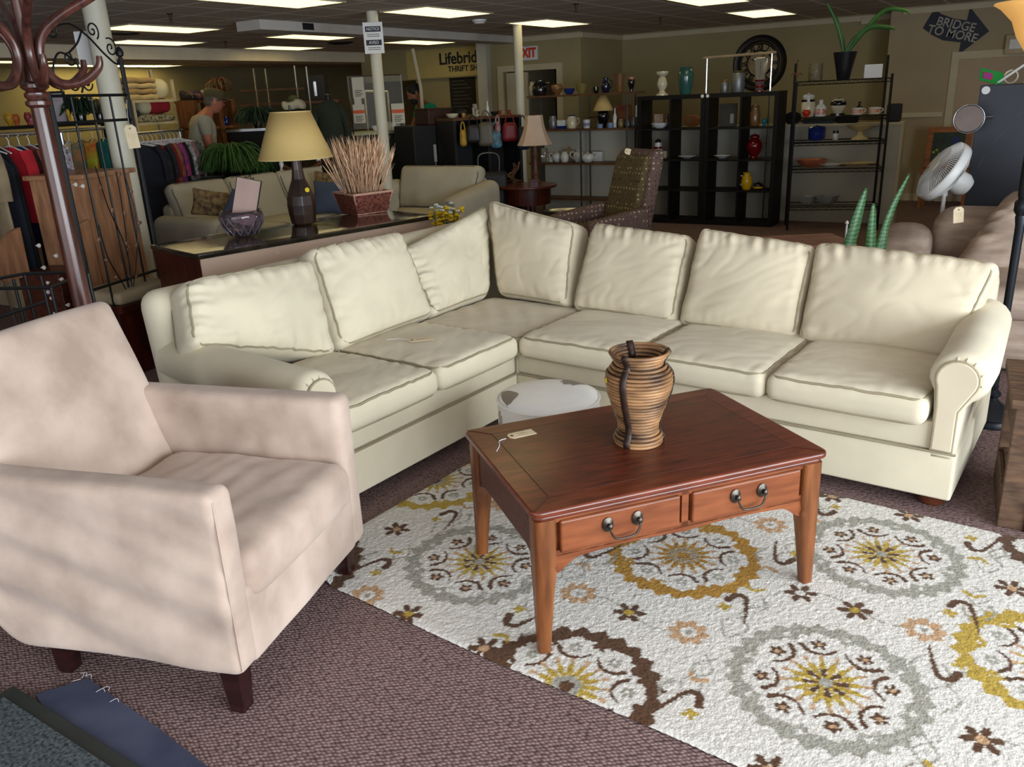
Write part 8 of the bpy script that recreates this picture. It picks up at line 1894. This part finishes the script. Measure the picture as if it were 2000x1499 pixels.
bag('grey brown round bag hanging under the glassware rack', 950, 262, 32, 46, hx(96, 90, 76)); bag('navy bag hanging behind the bell shaded lamp', 1022, 270, 24, 44, hx(26, 42, 70)); bag('black slouchy handbag at the left below the glassware rack', 925, 262, 30, 36, hx(26, 24, 26))
bag('yellow folder like bag at the left of the hanging handbags', 905, 270, 14, 32, hx(190, 150, 50)); bag('white and red figured bag above the teal bag', 972, 248, 12, 22, hx(180, 160, 160), c2=hx(120, 40, 60))
sc0 = GD(955, 330, 10.2); SCs = thing('suitcase', 'black wheeled suitcase behind the grey armchair', 'suitcase', (sc0.x, sc0.y, 0), YAW)
q = MB(); q.softbox((0, 0, 0.42), (0.22, 0.13, 0.38), 0.05, (4, 3, 5)); q.build('shell', M_bl2, SCs)
q = MB(); q.tube(catmull([(-0.12, 0, 0.78), (-0.12, 0, 0.98), (0.0, 0, 1.02), (0.12, 0, 0.98), (0.12, 0, 0.78)], 4), 0.008, 6); q.build('handle', M_gal, SCs)
for s in (-1, 1): q = MB(); q.lathe([(0.03, -0.012), (0.03, 0.012)], 14, (s * 0.17, 0.06, 0.03), R=ry(PI / 2)); q.build('wheel', M_black, SCs)
# white spindle headboard behind the grey sofa
h0, h1 = GD(552, 340, 9.75), GD(625, 336, 10.1)
HB = thing('headboard', 'white spindle headboard with brown arch behind the grey sofa', 'headboard', (h0.x, h0.y, 0), math.atan2(h1.y - h0.y, h1.x - h0.x)); hl = (h1 - h0).xy.length; zh = GD(552, 311, 9.75).z
for x in (0, hl): q = MB(); q.lathe([(0.03, 0), (0.03, zh - 0.2), (0.018, zh - 0.17), (0.03, zh - 0.13), (0.018, zh - 0.09), (0.028, zh - 0.05), (0.012, zh)], 14, (x, 0, 0)); q.build('post', M_wht, HB)
vsx = [(hl * i / 20, zh - 0.22 + 0.08 * (2 * abs(i / 20 - .5)) ** 2) for i in range(21)]
q = MB(); q.prism([(0, zh - 0.5)] + vsx + [(hl, zh - 0.5)], 0.03, lambda x, y, z: Vector((x, z - 0.015, y))); q.build('panel', M_wht, HB, smooth=False)
q = MB(); q.tube([(x, -0.02, z + 0.06) for x, z in vsx], 0.03, 8); q.build('arch', M_foot, HB)
# black sound cabinet on a dark wall shelf, chrome rack poles, pipes
s0_ = GD(622, 196, 13.6); ks = mpp(s0_)
SPK = thing('black_speaker', 'tall black case with bright metal strip on the shelf at the back', 'speaker', (s0_.x, s0_.y, s0_.z), YAW)
MB().span((-19 * ks, -0.15, 0), (19 * ks, 0.15, 46 * ks)).build('case', M_bl2, SPK, smooth=False, bevel=0.01); MB().span((-2 * ks, -0.16, 8 * ks), (3 * ks, -0.15, 34 * ks)).build('metal_strip', M_chrome, SPK, smooth=False)
WSH = thing('plank_shelf', 'dark shelving run at the far back under the cream beam', 'shelf', (s0_.x, s0_.y, 0), YAW); x0_, x1_ = (475 - 622) * ks, (665 - 622) * ks
MB().span((x0_, -0.2, s0_.z - 0.04), (x1_, 0.2, s0_.z - 0.001)).build('board', M_sh, WSH, smooth=False); zq = GD(560, 172, 13.6).z; MB().span((x0_, -0.1, zq - 0.03), (x1_ - 0.45, 0.2, zq)).build('board', M_sh, WSH, smooth=False)
for x in (x0_ + 0.05, x1_ - 0.05): MB().span((x - .03, 0.1, 0), (x + .03, 0.2, s0_.z - 0.04)).build('upright', M_sh, WSH, smooth=False)
for (a, b_, c_, d_, lab) in ((495, 134, 507, 208, 'left'), (518, 134, 527, 200, 'second'), (575, 128, 585, 196, 'third'), (598, 130, 601, 150, 'right')):
    top_ = GD(a, b_, 12.9); q = MB(); q.tube([(top_.x, top_.y, 0), (top_.x, top_.y, top_.z)], 0.012, 6); single('metal_pole', q, M_chrome, lab + ' one of four thin chrome poles behind the desk lamp shade', 'pole')
pipe_a, pipe_b = GD(806, 95, 12.6), GD(822, 172, 12.6)
q = MB(); q.tube([pipe_a, pipe_b, (pipe_b.x, pipe_b.y, 0)], 0.025, 8); single('white_pipe', q, M_trim, 'pale slanted pipe above the man in the teal shirt', 'pipe')
# foliage at the right of counter, far small goods on counter
for i, (px, w_, h_, pf, m_, lab, nm) in enumerate(((672, 12, 30, 'stick', M_brnz, 'brown jewelry tree on the service counter', 'jewelry_tree'), (684, 10, 22, 'stick', M_redg, 'dark red jewelry stand on the service counter', 'jewelry_stand'), (770, 26, 16, 'can', M_crm, 'cream box of cards on the service counter', 'card_box'), (735, 16, 10, 'bowl', M_wht, 'white bowl on the service counter before the column', 'bowl'))):
    P = GD(px, 258, 11.9); item(nm, lab, nm.replace('_', ' '), px, 258, w_, h_, 0, zcn + 0.001, pf, m_, d=math.hypot(P.x, P.y))

# white sheet fixed behind the thick column
wsp = GD(163, 95, 7.75)
MBw = MB(); kw = mpp(wsp); MBw.box((wsp.x, wsp.y, wsp.z), (26 * kw, 0.006, 62 * kw), rz(YAW)); single('paper_notice', MBw, M_white, 'white paper sheet sticking out beside the thick column near the ceiling', 'sign', smooth=False)
# small fixtures on the right hand wall
def wallbox(name, label, cat, x0, y0, x1, y1, dp, m, extra=None):
    a, b_ = GY(x0, y0, YD - dp), GY(x1, y1, YD - dp); t = thing(name, label, cat, ((a.x + b_.x) / 2, YD - 0.001, b_.z), 0)
    W_, H_ = b_.x - a.x, a.z - b_.z
    MB().span((-W_ / 2, -dp, 0), (W_ / 2, 0, H_)).build('housing', m, t, smooth=False, bevel=0.008)
    MB().span((-W_ * 0.3, -dp - 0.006, H_ * 0.25), (W_ * 0.3, -dp, H_ * 0.75)).build('cover_plate', M_white, t, smooth=False, bevel=0.003)
wallbox('wall_fixture', 'beige boxy fixture on the wall under the amber lamp bowl', 'fixture', 1966, 68, 2003, 104, 0.10, mat('beige_housing', hx(190, 170, 140), 0.6))
a, b_ = GY(1683, 36, YC - 0.05), GY(1700, 46, YC - 0.05); t = thing('junction_box', 'small pale box high on the wall between the long green leaves', 'box', ((a.x + b_.x) / 2, YC - 0.001, b_.z), 0)
MB().span((-0.07, -0.05, 0), (0.07, 0, 0.09)).build('housing', M_trim, t, smooth=False, bevel=0.004)
MB().tube([(0, -0.02, 0.09), (0, -0.02, CEIL - 0.1 - b_.z)], 0.01, 6).build('conduit', M_trim, t)
# groups for things that come in numbers
GR = {'price_tag': 'manila price tags', 'throw_pillow': 'scatter pillows on the grey sofa', 'glass': 'drinking glasses on the glassware rack', 'teapot': 'teapots on the shop shelves', 'handbag': 'handbags on show',
      'metal_pole': 'thin chrome poles at the back', 'paper_notice': 'paper notices', 'folded_blanket': 'folded blankets on the white shelf', 'column': 'round cream columns', 'sprinkler': 'ceiling sprinklers',
      'shirt': 'clothes hanging on the racks', 'blouse': 'clothes hanging on the racks', 'dress': 'clothes hanging on the racks', 'jacket': 'clothes hanging on the racks', 'cardigan': 'clothes hanging on the racks', 'coat': 'clothes hanging on the racks', 'cup': 'small cups on the wooden shelf unit', 'clothes_rack': 'chrome clothes racks', 'ornament': 'small ornaments on show'}
for o in bpy.data.objects:
    if o.parent is None and 'label' in o and 'group' not in o:
        b0_ = o.name.split('.')[0]
        if b0_ in GR: o['group'] = GR[b0_]
